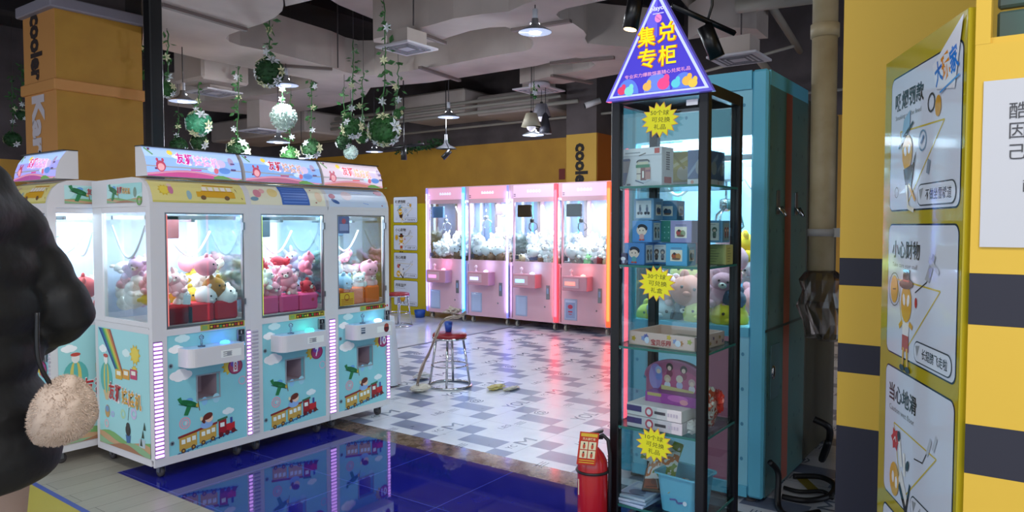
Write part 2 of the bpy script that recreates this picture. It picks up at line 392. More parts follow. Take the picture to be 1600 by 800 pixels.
# unseen slabs added behind the camera to keep high sidelight off the ducts
slab('light_baffle_1', -1.6, -4, -1.4, 14, 2.75, 4.8, DGREY); slab('light_baffle_2', -1.6, -4.2, 11.0, -4.0, 2.75, 4.8, DGREY)
for y in (1.0, 4.4, 8.0, 11.6): slab('ceiling', -4, y, 10.4, y + .3, 4.45, 4.8, CEIL)
# column with the upright lettering on the back wall
OR = mat('orange_paint', '#a85a1c', .6); YC = mat('bright_yellow_paint', '#c49a34', .6)
slab('column', 9.75, 5.507, 10.4, 6.04, 0, 2.90, YC); slab('column', 9.78, 5.50, 10.4, 5.507, 0, 2.90, OR); slab('column', 9.75, 5.507, 10.4, 6.04, 2.90, 4.8, DGREY)
a = Art(); a.text('cooler', -.02, 0, .23, '#1c1612', 1, .13, .74, -PI / 2)
struct(a.build('wall_sign', plane((9.748, 5.86, 2.76), (0, -1, 0), (0, 0, 1)), MATTEPRINT))
# big yellow column on the left: corner at CX,CY
c0 = at_d(88, 131, 6.5); CX, CY = c0.x, c0.y; zb = c0.z
LY = mat('ochre_column_paint', '#b5852c', .6, noise=(5, '#ab7b26')); LP = mat('pale_orange_column_face', '#c98c4c', .6)
cw, cd_ = .77, .66
t = struct(thing('column', None, None, (CX, CY, 0)))
struct(MB().box((0, 0, 0), (cw, cd_, 3.47)).build('column_shaft', LY, t)); struct(MB().box((-.004, 0, 0), (0, cd_, 3.47)).build('column_face', LP, t))
struct(MB().box((-.03, -.03, zb - .05), (cw + .03, cd_ + .03, zb + .05), 0, .008).build('column_band', LP, t)); struct(MB().box((-.06, -.06, 3.42), (cw + .015, cd_ + .02, 3.52), 0, .01).build('column_cap', mat('grey_cap', '#8d8792', .6), t))
struct(MB().box((.1, .1, 3.5), (cw - .1, cd_ - .1, 4.8)).build('column_head', DGREY, t))
a = Art(); zt = at_x(55, 22, CX).z; zl = at_x(60, 126, CX).z; a.text('cooler', 0, 0, .25, '#2b1c1c', 1, .13, zt - zl, -PI / 2)
zt2 = at_x(65, 148, CX).z; a.text('Kart', 0, zt2 - zt, .27, '#c9bfc4', 1, .13, .66, -PI / 2)
yl = at_x(48, 60, CX).y
struct(a.build('wall_sign', plane((CX - .006, yl, zt), (0, -1, 0), (0, 0, 1)), MATTEPRINT))
# thin black post
q = at_d(242, 200, 5.6)
struct(MB().box((-.05, -.05, 0), (.05, .05, 3.345), 0, .008).build('column', BLACK, None, (q.x, q.y, 0)))

# striped pillars on the right
PY = mat('sign_yellow', '#dfb63c', .55); PK = mat('charcoal_band', '#2b2b38', .7)
def pillar(nm, x0, y0, x1, y1, ztop, bands):
    t = struct(thing(nm, None, None, ((x0 + x1) / 2, (y0 + y1) / 2, 0))); cx, cy = (x0 + x1) / 2, (y0 + y1) / 2
    z = 0; b_ = sorted(bands); y_ = MB(); k_ = MB()
    for (a0, a1) in b_ + [(ztop, ztop)]:
        if a0 > z: y_.box((x0 - cx, y0 - cy, z), (x1 - cx, y1 - cy, a0))
        if a1 > a0: k_.box((x0 - cx, y0 - cy, a0), (x1 - cx, y1 - cy, a1))
        z = a1
    struct(y_.build('pillar_shaft', PY, t)); struct(k_.build('pillar_band', PK, t)); return t
pillar('column', 3.38, -1.2, 4.15, .711, 4.8, [(0, .633), (.867, .992), (1.243, 1.36)])
# nearer partition with the notice
pillar('wall_right', 2.178, -1.5, 2.9, .151, 1.95, [(0, .42), (.867, .994), (1.249, 1.379), (.60, .72)] if False else [(0, .30), (.867, .994), (1.249, 1.379)])
GG = mat('green_grey_shutter', '#3f5f58', .4)
mb = MB()
for i in range(18):
    z = 1.96 + i * .09; mb.box((2.25, -1.5, z), (2.28, .11, z + .082), 0, .006)
o = struct(mb.build('window_1', mat('grey_green_slats', '#4a5a5a', .45, noise=(2.2, '#2f6b58'))))
struct(MB().box((2.178, .119, 1.95), (2.25, .151, 3.6)).build('trim_4', PY)); struct(MB().box((2.185, -1.5, 1.95), (2.29, .119, 1.965)).build('trim_5', PY))
# floor of the dark service corner behind the machines + a dark back wall there
slab('wall_right', 5.6, -1.5, 5.7, .9, 0, 4.8, mat('dark_service_wall', '#2d2422', .9, noise=(4, '#1c1615')))

# ================================================================ ducts (traced undersides on their own height, real depth)
DUCT = mat('painted_duct', '#b9aca5', .75, noise=(1.3, '#a2958e', 6))
def duct(nm, pts, z, h, label, zfix=None):
    P = [at_z(x, y, z) for x, y in pts]; c = sum(P, Vector()) / len(P)
    o = MB().prism([(p.x - c.x, p.y - c.y) for p in P], 'z', 0, h).build(nm, DUCT, None, (c.x, c.y, z))
    return tag(o, label, 'air duct', 'ceiling air ducts')
ZD = 3.35
A_ = [(222, 71), (251, 77), (314, 92), (366, 102), (420, 113), (460, 119), (485, 124), (498, 130), (485, 137), (440, 145), (380, 152), (320, 157), (262, 158), (262, 164), (330, 174), (400, 180), (470, 174), (520, 166), (555, 156), (572, 148), (579, 137),
      (672, 129), (768, 114), (838, 103), (870, 95), (900, 90), (922, 94), (930, 101), (920, 107), (895, 113), (864, 118), (812, 131), (880, 131), (960, 117), (1035, 103), (1035, 77),
      (960, 72), (918, 68), (914, 60), (916, 54), (912, 48), (898, 38), (888, 32), (875, 29), (869, 23), (873, 18), (885, 13), (948, 0), (1000, -12), (1000, -50), (880, -30), (840, 0), (820, 6), (795, 18), (752, 22), (708, 29), (670, 40), (640, 47), (600, 57), (583, 61), (584, 66), (600, 68),
      (680, 66), (705, 57), (735, 48), (765, 43), (790, 42), (805, 47), (820, 55), (832, 62), (834, 69), (830, 76), (820, 80), (795, 83), (760, 89), (735, 94), (700, 101), (660, 107), (620, 114), (585, 117), (560, 117), (540, 113), (518, 105), (470, 93), (420, 80), (375, 71), (358, 65), (352, 60), (358, 54), (380, 46), (410, 37), (430, 27), (441, 17), (443, 8), (440, -3), (430, -20), (400, -40), (241, -50), (238, 3), (226, 30)]
duct('air_duct', A_, ZD, .42, 'long branching grey air duct spread under the ceiling above all the machines')
duct('air_duct', [(446, 10), (480, 2), (520, -8), (560, -30), (440, -40)], ZD + .02, .45, 'short grey duct end beside the rounded duct corner at the top edge')
duct('air_duct', [(500, -10), (530, 8), (583, 30), (640, 20), (700, 5), (760, -25), (600, -45)], ZD + .55, .4, 'raised grey duct above the long branching duct, high over the square vent')
duct('air_duct', [(1075, 62), (1100, 58), (1165, 62), (1200, 60), (1182, 45), (1110, 40)], 3.45, .35, 'grey duct box above the teal machine behind the triangular sign')
# hanging duct boxes further back
BOXES = []
def dbox(a, b, label): 
    BOXES.append((a, b))
    c = ((a[0] + b[0]) / 2, (a[1] + b[1]) / 2, a[2])
    return tag(MB().box((a[0] - c[0], a[1] - c[1], 0), (b[0] - c[0], b[1] - c[1], b[2] - a[2]), 0, .03).build('air_duct', DUCT, None, c), label, 'air duct', 'ceiling air ducts')
p = at_d(330, 132, 9.2); dbox((p.x - .3, p.y - .3, p.z), (p.x + .35, p.y + .35, p.z + .62), 'boxy grey duct drop above the leftmost lit green ball')
p = at_x(640, 175, 9.9); dbox((9.3, p.y - 1.8, 3.35), (10.35, p.y - .2, 3.75), 'low grey duct near the back wall behind the small pendant lamps')
p = at_x(480, 190, 9.6); dbox((8.6, p.y - 1.2, 3.2), (9.8, min(13.9, p.y + 2.8), 3.6), 'wide grey duct far back above the hanging garlands')
p = at_x(820, 165, 9.9); dbox((9.5, p.y - .7, 3.30), (10.35, p.y + .7, 3.62), 'small grey duct near the back wall behind the shaded lamp cluster')
DPOLY = [at_z(x, y, ZD) for x, y in A_]
def top_at(p):
    """height of the nearest duct underside or slab above p."""
    t = 4.8; ins = False; n = len(DPOLY)
    for i in range(n):
        a0, b0 = DPOLY[i], DPOLY[(i + 1) % n]
        if (a0.y > p.y) != (b0.y > p.y) and p.x < (b0.x - a0.x) * (p.y - a0.y) / (b0.y - a0.y) + a0.x: ins = not ins
    if ins and p.z < ZD: t = ZD
    for a0, b0 in BOXES:
        if a0[0] < p.x < b0[0] and a0[1] < p.y < b0[1] and p.z < a0[2]: t = min(t, a0[2])
    for y in (1.0, 4.4, 8.0, 11.6):
        if y < p.y < y + .3: t = min(t, 4.45)
    return t
# straps under the long duct
def strap(p0, p1, z=ZD, w_=.05, label='thin metal strap'):
    a0, b0 = at_z(*p0, z), at_z(*p1, z); d = (b0 - a0).normalized(); n = Vector((-d.y, d.x, 0)) * w_ / 2
    vs = []
    for zz in (-.03, -.001):
        for q in (a0 + n, a0 - n, b0 - n, b0 + n): vs.append((q.x, q.y, z + zz))
    return MB().add(vs, [(0, 1, 2, 3), (7, 6, 5, 4), (0, 4, 5, 1), (1, 5, 6, 2), (2, 6, 7, 3), (3, 7, 4, 0)])
STR = mat('duct_strap', '#6d5f5b', .7)
for p0, p1, lb in [((252, 5), (384, 44), 'brown strap under the duct at the upper left beside the black post'), ((404, 80), (521, 107), 'brown strap under the duct above the dark green ball'), ((645, 46), (695, 65), 'brown strap under the duct right of the square vent'),
                   ((656, 103), (718, 124), 'brown strap under the duct left of the small pendant lamp'), ((862, 116), (925, 128), 'brown strap under the duct right of the shaded lamp cluster'), ((800, 45), (892, 30), 'brown strap under the duct crossing behind the largest pendant lamp'), ((860, 97), (960, 88), 'brown strap under the duct left of the triangular sign')]:
    if lb.startswith('brown strap under the duct above the dark'): p0, p1 = (430, 100), (519, 106)
    tag(strap(p0, p1).build('duct_strap', STR), lb, 'strap', 'duct straps')
# suspension rods
ROD = mat('thin_rod', '#4a4142', .6)
for (x, y), lb in [((435, 85), 'thin rod holding the duct just right of the dark green ball'), ((528, 106), 'thin rod holding the duct left of the square vent'), ((646, 40), 'thin rod holding the duct above the square vent'), ((1158, 58), 'thin rod holding the duct box above the teal machine')]:
    p = at_z(x, y, ZD); tag(MB().tube([(0, 0, 0), (0, 0, 1.45 if 'box' not in lb else 1.45)], .008, 6).build('hanging_rod', ROD, None, (p.x, p.y, ZD)), lb, 'rod', 'ceiling rods')
# pipes
PIPE = mat('painted_pipe', '#8b857c', .6)
def pipe(pts, r, m, label, nm='ceiling_pipe'):
    c = Vector(pts[0]); return tag(MB().tube([Vector(p) - c for p in pts], r, 10, 0).build(nm, m, None, c), label, 'pipe', 'ceiling pipes')
pipe([(9.9, 1, 3.2), (9.9, 13, 3.2)], .02, PIPE, 'thin grey pipe running low across the back under the ducts')
pipe([(9.2, 5.5, 3.30), (9.2, 13, 3.30)], .03, PIPE, 'grey pipe across the back, lowest of the bundle above the lamps')
pipe([(9.2, 5.8, 3.40), (9.2, 13, 3.40)], .025, PIPE, 'grey pipe across the back, middle of the bundle above the lamps')
pipe([(9.3, 6.0, 3.50), (9.3, 13, 3.50)], .03, PIPE, 'grey pipe across the back, topmost of the bundle above the lamps')
pipe([at_z(1060, -20, 3.9), at_z(1115, 46, 3.9)], .06, PIPE, 'grey pipe slanting down behind the triangular sign')
pipe([at_z(1190, -15, 3.7), at_z(1250, 80, 3.7)], .04, PIPE, 'grey pipe slanting behind the beige standing pipe')
pipe([at_z(1150, 10, 3.6), at_z(1270, -6, 3.6)], .07, PIPE, 'thick grey pipe high above the teal machine')
pipe([at_z(1170, 72, 3.4), at_z(1215, 130, 3.4)], .045, PIPE, 'grey pipe slanting down toward the far end of the teal machine')
pipe([at_z(1080, 118, 3.2), at_z(1240, 72, 3.2)], .015, PIPE, 'thin grey pipe just above the teal machine')
# standing beige pipe wrapped at its foot
BP = mat('beige_pipe', '#b8a98a', .55, noise=(6, '#a59473'))
px_, py_ = 4.3, 1.0
t = thing('standing_pipe', 'thick beige vertical pipe with a bagged foot between the teal machine and the striped pillar', 'pipe', (px_, py_, 1.08))
MB().tube([(0, 0, 0), (0, 0, 1.45)], .066, 20, 0).tube([(0, 0, 1.45), (0, 0, 1.52)], .075, 20).tube([(0, 0, 1.5), (0, 0, 3.60)], .066, 20).build('pipe_body', BP, t)
mb = MB(); mb.tube([(0, 0, .36), (0, 0, .40)], .074, 16); mb.box((-.02, -.25, .355), (.02, -.06, .405)); mb.build('wall_clamp', mat('clamp_white', '#a8a6a6', .5), t)
rw = random.Random(5); mb = MB(); prof = [(.05, -.22), (.12, -.20), (.135, -.12), (.12, -.03), (.105, .05), (.11, .12), (.085, .16), (.07, .17)]
n = 22; vs = []; fs = []
for i, (r, z) in enumerate(prof):
    for j in range(n): q = 2 * PI * j / n; rr = r * (1 + rw.uniform(-.10, .10)); vs.append((rr * math.cos(q) + (.0 if i > 3 else .01), rr * math.sin(q) - (.04 if i < 3 else 0), z))
for i in range(len(prof) - 1):
    for j in range(n): fs.append((i * n + j, i * n + (j + 1) % n, (i + 1) * n + (j + 1) % n, (i + 1) * n + j))
mb.add(vs, fs, 0, False); fo = mb.build('plastic_wrap', glass_mat('cloudy_plastic', '#d0c6c2', .30, .25), t); fo['label'] = 'crinkled translucent plastic bag'
p = Vector((5.0, .93, 0)); tag(MB().tube([(0, 0, 0), (0, 0, 2.3)], .03, 10).tube([(0, 0, 2.28), (0, 0, 2.34)], .05, 10).build('standing_pipe', mat('red_pipe', '#7c1d20', .5), None, p), 'thin dark red vertical pipe just left of the striped pillar', 'pipe')

# ================================================================ shared drawing motifs
SKY = '#8fd3dc'
def d_cloud(a, x, y, s, c='#ffffff', l=2):
    for dx, dy, r in ((0, 0, .5), (.5, .12, .6), (1.0, .0, .45), (.3, -.15, .5), (.8, -.12, .45)): a.ell(x + dx * s, y + dy * s, r * s, r * s * .7, c, l, 12)
def d_plane(a, x, y, s, l=4):
    a.ell(x, y, .55 * s, .17 * s, '#1f6b3a', l, 14, -.35); a.poly([(x - .05 * s, y + .0 * s), (x + .22 * s, y - .05 * s), (x - .05 * s, y - .62 * s), (x - .28 * s, y - .58 * s)], '#2b8049', l + 1)
    a.poly([(x - .50 * s, y + .12 * s), (x - .34 * s, y + .14 * s), (x - .42 * s, y + .42 * s), (x - .62 * s, y + .34 * s)], '#2b8049', l + 1); a.ell(x + .05 * s, y + .16 * s, .2 * s, .13 * s, '#6aa7e0', l - 1, 12)
    a.ell(x + .5 * s, y - .19 * s, .09 * s, .12 * s, '#c9b04a', l + 1, 10); a.line([(x + .52 * s, y + .12 * s), (x + .62 * s, y - .5 * s)], .04 * s, '#7a4a2a', l + 1)
    a.line([(x - .55 * s, y + .05 * s), (x + .5 * s, y - .30 * s)], .03 * s, '#0e3b20', l + 1)
def d_train(a, x, y, s, l=4):
    a.line([(x - .05 * s, y - .06 * s), (x + 1.42 * s, y + .17 * s)], .03 * s, '#3c74a8', l)
    for k in range(13): a.line([(x - .02 * s + k * .11 * s, y - .09 * s + k * .0172 * s), (x + .0 * s + k * .11 * s, y - .03 * s + k * .0172 * s)], .03 * s, '#27507e', l)
    for i, (dx, dy) in enumerate(((0, 0), (.48, .075))):
        X, Y = x + dx * s, y + dy * s
        a.poly([(X, Y), (X + .42 * s, Y + .06 * s), (X + .42 * s, Y + .36 * s), (X, Y + .30 * s)], '#c9a24a', l + 1); a.poly([(X - .03 * s, Y + .29 * s), (X + .45 * s, Y + .36 * s), (X + .45 * s, Y + .41 * s), (X - .03 * s, Y + .34 * s)], '#8e2f2c', l + 2)
        for k in range(3): a.rect(X + (.05 + k * .125) * s, Y + (.15 + k * .018) * s, X + (.14 + k * .125) * s, Y + (.25 + k * .018) * s, '#e9f3ee', l + 2)
        for k in range(2): a.ell(X + (.09 + .24 * k) * s, Y + (.0 + .035 * k) * s, .055 * s, .055 * s, '#5a3b2a', l + 3, 10); a.ell(X + (.09 + .24 * k) * s, Y + (.0 + .035 * k) * s, .025 * s, .025 * s, '#c9a24a', l + 4, 8)
    X, Y = x + .96 * s, y + .15 * s
    a.poly([(X, Y), (X + .2 * s, Y + .03 * s), (X + .2 * s, Y + .36 * s), (X, Y + .33 * s)], '#9c2328', l + 1); a.poly([(X - .03 * s, Y + .32 * s), (X + .23 * s, Y + .36 * s), (X + .23 * s, Y + .41 * s), (X - .03 * s, Y + .37 * s)], '#3c6b4a', l + 2)
    a.rect(X + .04 * s, Y + .18 * s, X + .15 * s, Y + .28 * s, '#e9f3ee', l + 2); a.poly([(X + .2 * s, Y + .03 * s), (X + .42 * s, Y + .06 * s), (X + .42 * s, Y + .24 * s), (X + .2 * s, Y + .22 * s)], '#c3292e', l + 1)
    a.rect(X + .3 * s, Y + .22 * s, X + .36 * s, Y + .36 * s, '#3b4f9a', l + 1); a.poly([(X + .42 * s, Y + .06 * s), (X + .5 * s, Y - .0 * s), (X + .42 * s, Y - .0 * s)], '#5a3b2a', l + 1)
    for k in range(3): a.ell(X + (.06 + .16 * k) * s, Y + (.0 + .02 * k) * s, .06 * s, .06 * s, '#6d2426', l + 3, 10)
    d_cloud(a, X + .18 * s, Y + .52 * s, .16 * s, '#eaf6fa', l)
    X, Y = x + .66 * s, y + .47 * s                                     # girl leaning from the middle carriage
    a.ell(X, Y, .16 * s, .09 * s, '#8fb4e6', l + 2, 12); a.ell(X + .06 * s, Y + .14 * s, .10 * s, .10 * s, '#f2cdb6', l + 3, 12); a.ell(X + .03 * s, Y + .19 * s, .125 * s, .075 * s, '#6b2f22', l + 4, 12, .3)
    a.ell(X - .08 * s, Y + .10 * s, .04 * s, .07 * s, '#6b2f22', l + 4, 10, .5); a.ell(X - .13 * s, Y + .16 * s, .035 * s, .05 * s, '#e9dcb8', l + 5, 8)
def d_sun(a, x, y, r, l=2): a.star(x, y, r, r * .68, 10, '#d9b93a', l); a.ell(x, y, r * .68, r * .68, '#e8cf52', l + 1, 16)
def d_title(a, x, y, h, w_, l=6, c1='#b8242c', c2='#d9a23c', halo='#f4ecec'):
    t = '友狮娃娃机'; cw_ = w_ / 5
    for i, ch in enumerate(t):
        yy = y - i * h * .06; s_ = 1.05 if i < 2 else .95
        a.text(ch, x + (i + .5) * cw_, yy, h * 1.12 * s_, halo, l, .10, cw_ * 1.06, 0, False, True); a.text(ch, x + (i + .5) * cw_, yy, h * s_, c1 if i < 2 else c2, l + 2, .06, cw_ * .92, 0, False, True)
def d_hills(a, x0, x1, y, h, l=2):
    n = 10
    for k, (c, o) in enumerate((('#7fae6a', .0), ('#c9a07a', -.22), ('#8fb58a', -.45), ('#a9785a', -.7))):
        P = [(x0 + (x1 - x0) * i / n, y + h * (.85 + o * .9 + .25 * math.sin(i * .75 + k * 1.3))) for i in range(n + 1)]
        for i in range(n): a.poly([(P[i][0], y), (P[i + 1][0], y), (P[i + 1][0], max(y + .001, P[i + 1][1])), (P[i][0], max(y + .001, P[i][1]))], c, l + k)

# ---------------------------------------------------------------- plush toys
def plush_mesh(kind):
    mb = MB()
    if kind == 'ball':
        mb.ball((0, 0, 0), (.5, .5, .46), 14, 9); mb.ball((-.2, -.05, .42), (.13, .08, .16)); mb.ball((.2, -.05, .42), (.13, .08, .16)); mb.ball((0, -.47, -.04), (.12, .07, .08), 10, 6, 0)
        for s in (-1, 1): mb.ball((s * .17, -.44, .12), .045, 8, 5, 1)
    elif kind == 'bunny':
        mb.ball((0, .02, -.2), (.36, .32, .34), 12, 8); mb.ball((0, -.04, .2), (.34, .3, .28), 14, 9)
        for s in (-1, 1):
            M = Matrix.Translation((s * .15, 0, .52)) @ Matrix.Rotation(s * .25, 4, 'Y'); mb.ball((0, 0, 0), (.09, .06, .26), 10, 7, 0, M)
            mb.ball((s * .34, -.12, -.1), (.13, .11, .18), 8, 6); mb.ball((s * .2, -.24, -.42), (.15, .2, .12), 8, 6); mb.ball((s * .12, -.32, .24), .035, 8, 5, 1)
        mb.ball((0, -.34, .15), (.08, .05, .06), 8, 5, 2)
    elif kind == 'bear':
        mb.ball((0, .02, -.2), (.37, .33, .33), 12, 8); mb.ball((0, -.03, .2), (.34, .3, .29), 14, 9)
        for s in (-1, 1):
            mb.ball((s * .25, 0, .44), (.12, .07, .12), 10, 6); mb.ball((s * .36, -.1, -.12), (.12, .12, .19), 8, 6); mb.ball((s * .21, -.2, -.44), (.15, .19, .13), 8, 6); mb.ball((s * .12, -.31, .25), .035, 8, 5, 1)
        mb.ball((0, -.3, .13), (.12, .09, .09), 10, 6, 2); mb.ball((0, -.39, .16), (.04, .03, .03), 6, 4, 1)
    else:   # lying long toy
        M = Matrix.Rotation(.3, 4, 'Z'); mb.ball((0, 0, 0), (.52, .32, .3), 14, 8, 0, M); mb.ball((.45, -.05, .1), (.26, .25, .25), 12, 8, 0)
        for s in (-1, 1): mb.ball((.5, s * .17 - .05, .34), (.08, .08, .1), 8, 5); mb.ball((-.25, s * .28, -.16), (.14, .1, .12), 8, 5); mb.ball((.66, s * .1 - .05, .14), .035, 6, 4, 1)
        mb.ball((-.55, .05, .08), (.14, .1, .1), 8, 5, 2)
    o = mb.build('plush_toy', [PLUSH, mat('plush_eye', '#141216', .25), mat('plush_light_patch', '#e6dcd6', .9)], recalc=False)
    me = o.data; bpy.data.objects.remove(o); return me
PM = {k: plush_mesh(k) for k in ('ball', 'bunny', 'bear', 'long')}
KINDNAME = {'ball': 'round', 'bunny': 'long-eared', 'bear': 'bear-shaped', 'long': 'lying'}
def plush(kind, loc, s, rot, colr, label, group, cat='plush toy'):
    o = bpy.data.objects.new('plush_toy', PM[kind]); col.objects.link(o); o.location = loc; o.scale = (s, s, s); o.rotation_euler = rot
    o.color = C(colr); return tag(o, label, cat, group)

# ---------------------------------------------------------------- casters, claws
def caster(parent, x, y, h=.08, m=None):
    m = m or RUBBER
    c = MB(); c.box((-.025, -.03, h - .012), (.025, .03, h)); c.box((-.02, -.012, .03), (-.015, .02, h - .01)); c.box((.015, -.012, .03), (.02, .02, h - .01))
    o = c.build('caster', STEEL, parent, (x, y, 0)); r = h * .40
    MB().lathe([(r * .5, -.012), (r, -.010), (r, .010), (r * .5, .012)], n=16, M=Matrix.Translation((0, .01, r)) @ Matrix.Rotation(PI / 2, 4, 'Y')).build('wheel', m, o); return o
def claw(parent, x, y, z, m=CHROME, s=1.0, hang=.12):
    c = MB(); c.tube([(0, 0, 0), (0, 0, -hang)], .006 * s, 8); c.lathe([(.02 * s, -hang), (.032 * s, -hang - .01), (.032 * s, -hang - .05 * s), (.015 * s, -hang - .065 * s)], n=14)
    for k in range(3):
        q = 2 * PI * k / 3 + .5; dx, dy = math.cos(q), math.sin(q); zz = -hang - .05 * s
        c.tube([(dx * .02 * s, dy * .02 * s, zz), (dx * .07 * s, dy * .07 * s, zz - .03 * s), (dx * .085 * s, dy * .085 * s, zz - .09 * s), (dx * .04 * s, dy * .04 * s, zz - .13 * s)], .006 * s, 6)
    o = c.build('claw', m, parent, (x, y, z)); return o
HOSE = mat('white_hose', '#dde3ec', .4)

# ================================================================ WHITE CLAW MACHINES
PINKLED = mat('pink_violet_led', '#d9a0f0', .4, emis=1.6, ecol='#dba6ff'); LEDOFF = mat('led_strip_off', '#b9b2c0', .4)
TUBE_W = mat('white_tube_light', '#ffffff', .4, emis=3.0, ecol='#dbe9ff')
INNER = mat('inner_pale_panel', '#b9cbe6', .25)
def prof_top(): return [(.0, 1.61), (.0, 1.635), (.012, 1.68), (.035, 1.725), (.07, 1.758), (.12, 1.778), (.20, 1.785), (.70, 1.775), (.70, 1.61)]
def top_fn(u_, v_, h):
    """v runs along the curved brow, 0 at its lower front edge."""
    P = prof_top()[1:7]; t = v_
    for p, q in zip(P[:-1], P[1:]):
        L_ = math.hypot(q[0] - p[0], q[1] - p[1])
        if t <= L_ or q is P[-1]:
            k = t / L_; d = ((q[0] - p[0]) / L_, (q[1] - p[1]) / L_); return Vector((u_, p[0] + (q[0] - p[0]) * k - d[1] * h, p[1] + (q[1] - p[1]) * k + d[0] * h))
        t -= L_
def white_machine(loc, rz, label, num, brow, title, led=(True, True), block='#b31f2c', button='#2f6bff', frame='#e79a9a', w_=.65, rear=None, header=('#8fb2ee', '#b74a86'), left_art=True, right_art=False):
    t = thing('claw_machine', label, 'claw machine', loc, rz, 'white claw machines'); d = .70
    # lower housing with the prize opening
    ox0, ox1, oz0, oz1 = .275, .420, .43, .575
    b = MB(); b.box((0, 0, .08), (w_, .015, .125)); b.box((0, 0, .12), (.088, .04, .89)); b.box((w_ - .036, 0, .12), (w_, .04, .89)); b.box((0, 0, .845), (w_, .05, .885))
    b.box((0, .04, .08), (.012, d, .90)); b.box((w_ - .012, .04, .08), (w_, d, .90)); b.box((0, d - .015, .08), (w_, d, .90)); b.box((.012, .015, .08), (w_ - .012, d - .015, .095)); b.box((.012, .05, .875), (w_ - .012, d - .015, .90))
    b.build('lower_housing', WHITE, t)
    b = MB(); x0, x1 = .088, w_ - .036
    b.box((x0, .004, .125), (ox0, .03, .845)); b.box((ox1, .004, .125), (x1, .03, .845)); b.box((ox0, .004, .125), (ox1, .03, oz0)); b.box((ox0, .004, oz1), (ox1, .03, .845))
    fp = b.build('front_panel', mat('pale_blue_panel', SKY, .3), t)
    b = MB(); g = .012; b.box((ox0 - g, .03, oz0 - g), (ox1 + g, .22, oz0)); b.box((ox0 - g, .03, oz1), (ox1 + g, .22, oz1 + g)); b.box((ox0 - g, .03, oz0), (ox0, .22, oz1)); b.box((ox1, .03, oz0), (ox1 + g, .22, oz1)); b.box((ox0, .2, oz0), (ox1, .22, oz1))
    b.build('prize_chute', mat('grey_pink_chute', '#b9a3ae', .5), t)
    MB().box((ox0 - .008, -.002, oz0 - .008), (ox1 + .008, .004, oz0)).box((ox0 - .008, -.002, oz1), (ox1 + .008, .004, oz1 + .008)).box((ox0 - .008, -.002, oz0), (ox0, .004, oz1)).box((ox1, -.002, oz0), (ox1 + .008, .004, oz1)).build('prize_door_frame', mat('grey_rim', '#9aa3ab', .4), t)
    # artwork on the front panel
    a = Art(); X0, X1, Z0, Z1 = x0 + .006, x1 - .006, .131, .838
    a.rect(X0, Z0, ox0 - .009, Z1, SKY, 0); a.rect(ox1 + .009, Z0, X1, Z1, SKY, 0); a.rect(ox0 - .009, Z0, ox1 + .009, oz0 - .009, SKY, 0); a.rect(ox0 - .009, oz1 + .009, ox1 + .009, Z1, SKY, 0)
    d_cloud(a, .135, .60, .075); d_cloud(a, .12, .76, .05); d_cloud(a, .16, .82, .05, '#d5f0f2'); d_plane(a, .215, .42, .115)
    d_sun(a, .495, .605, .058); a.ell(.535, .60, .052, .052, '#8a2f5e', 5, 20); a.ell(.535, .60, .044, .044, '#b23a72' if num != '8' else '#b8506a', 6, 20); a.ell(.53, .615, .03, .02, '#7a4fb0', 6, 12)
    if num == '8': a.rect(.52, .565, .55, .635, '#f2f4f6', 7); a.text('8', .535, .60, .05, '#c23a4a', 8, .04, .018, 0, False, True)
    else: a.text(num, .535, .60, .062, '#f4f4f8', 7, .09, .03 * len(num), 0, False, True)
    a.ring(.19, .305, .037, .008, '#e9a9b8', 2); a.ring(.19, .305, .022, .007, '#e9a9b8', 2); a.ring(.20, .305, .012, .012, '#c9dfe4', 2); a.ell(.32, .415, .02, .026, '#8fc6ea', 2); a.ring(.585, .50, .028, .006, '#e9b6cc', 2)
    a.ell(.40, .42, .025, .03, '#a8d8e8', 2)
    d_train(a, .152, .140, .27)
    for z in (.20, .665): a.ell(.108, z, .014, .014, '#7c8c96', 4); a.ell(.108, z, .007, .007, '#2c3a44', 5)
    a.build('front_artwork', plane((0, .004, 0), (1, 0, 0), (0, 0, 1)), PRINT, t)
    # side artwork (left side of the machine), and the small panel above the side glass
    for sd in ([0] if left_art else []) + ([1] if right_art else []):
        a = Art(); W = d - .08; a.rect(0, 0, W, .735, '#a6dbdd', 0); fl = (lambda q: q)
        # rainbow
        for k, c in enumerate(('#2c3f7a', '#2f5f9a', '#3f9a6a', '#9ac04a', '#d9c24a', '#c9863c', '#a8483a')):
            o0 = .01 + .022 * k
            if sd == 0: a.poly([(o0, .73), (o0 + .022, .73), (.26 + k * .012, .44), (.25 + k * .012, .44)], c, 2)
            else: a.poly([(W - o0, .73), (W - o0 - .022, .73), (W - .26 - k * .012, .44), (W - .25 - k * .012, .44)], c, 2)
        d_cloud(a, .04, .60, .05); d_cloud(a, .33, .60, .05, '#dff3f2'); d_sun(a, .46, .60, .065); d_sun(a, .45, .50, .04)
        a.ell(.10, .42, .075, .10, '#5fb6b0', 2, 18); a.ell(.10, .42, .035, .10, '#d9c86a', 3, 14); a.ell(.10, .42, .014, .10, '#5fb6b0', 4, 14); a.poly([(.055, .34), (.145, .34), (.115, .28), (.085, .28)], '#d9b98a', 2)
        a.ell(.10, .54, .025, .035, '#f0ece8', 4); a.ell(.10, .56, .03, .012, '#c9483c', 5)
        for k, c in enumerate(('#d9a83c', '#d99a3c', '#c2406a')): a.rect(.22 + k * .09, .43 + k * .01, .30 + k * .09, .49 + k * .01, c, 4); a.rect(.235 + k * .09, .455 + k * .01, .285 + k * .09, .48 + k * .01, '#f0eee0', 5)
        d_title(a, .13, .345, .105, .40)
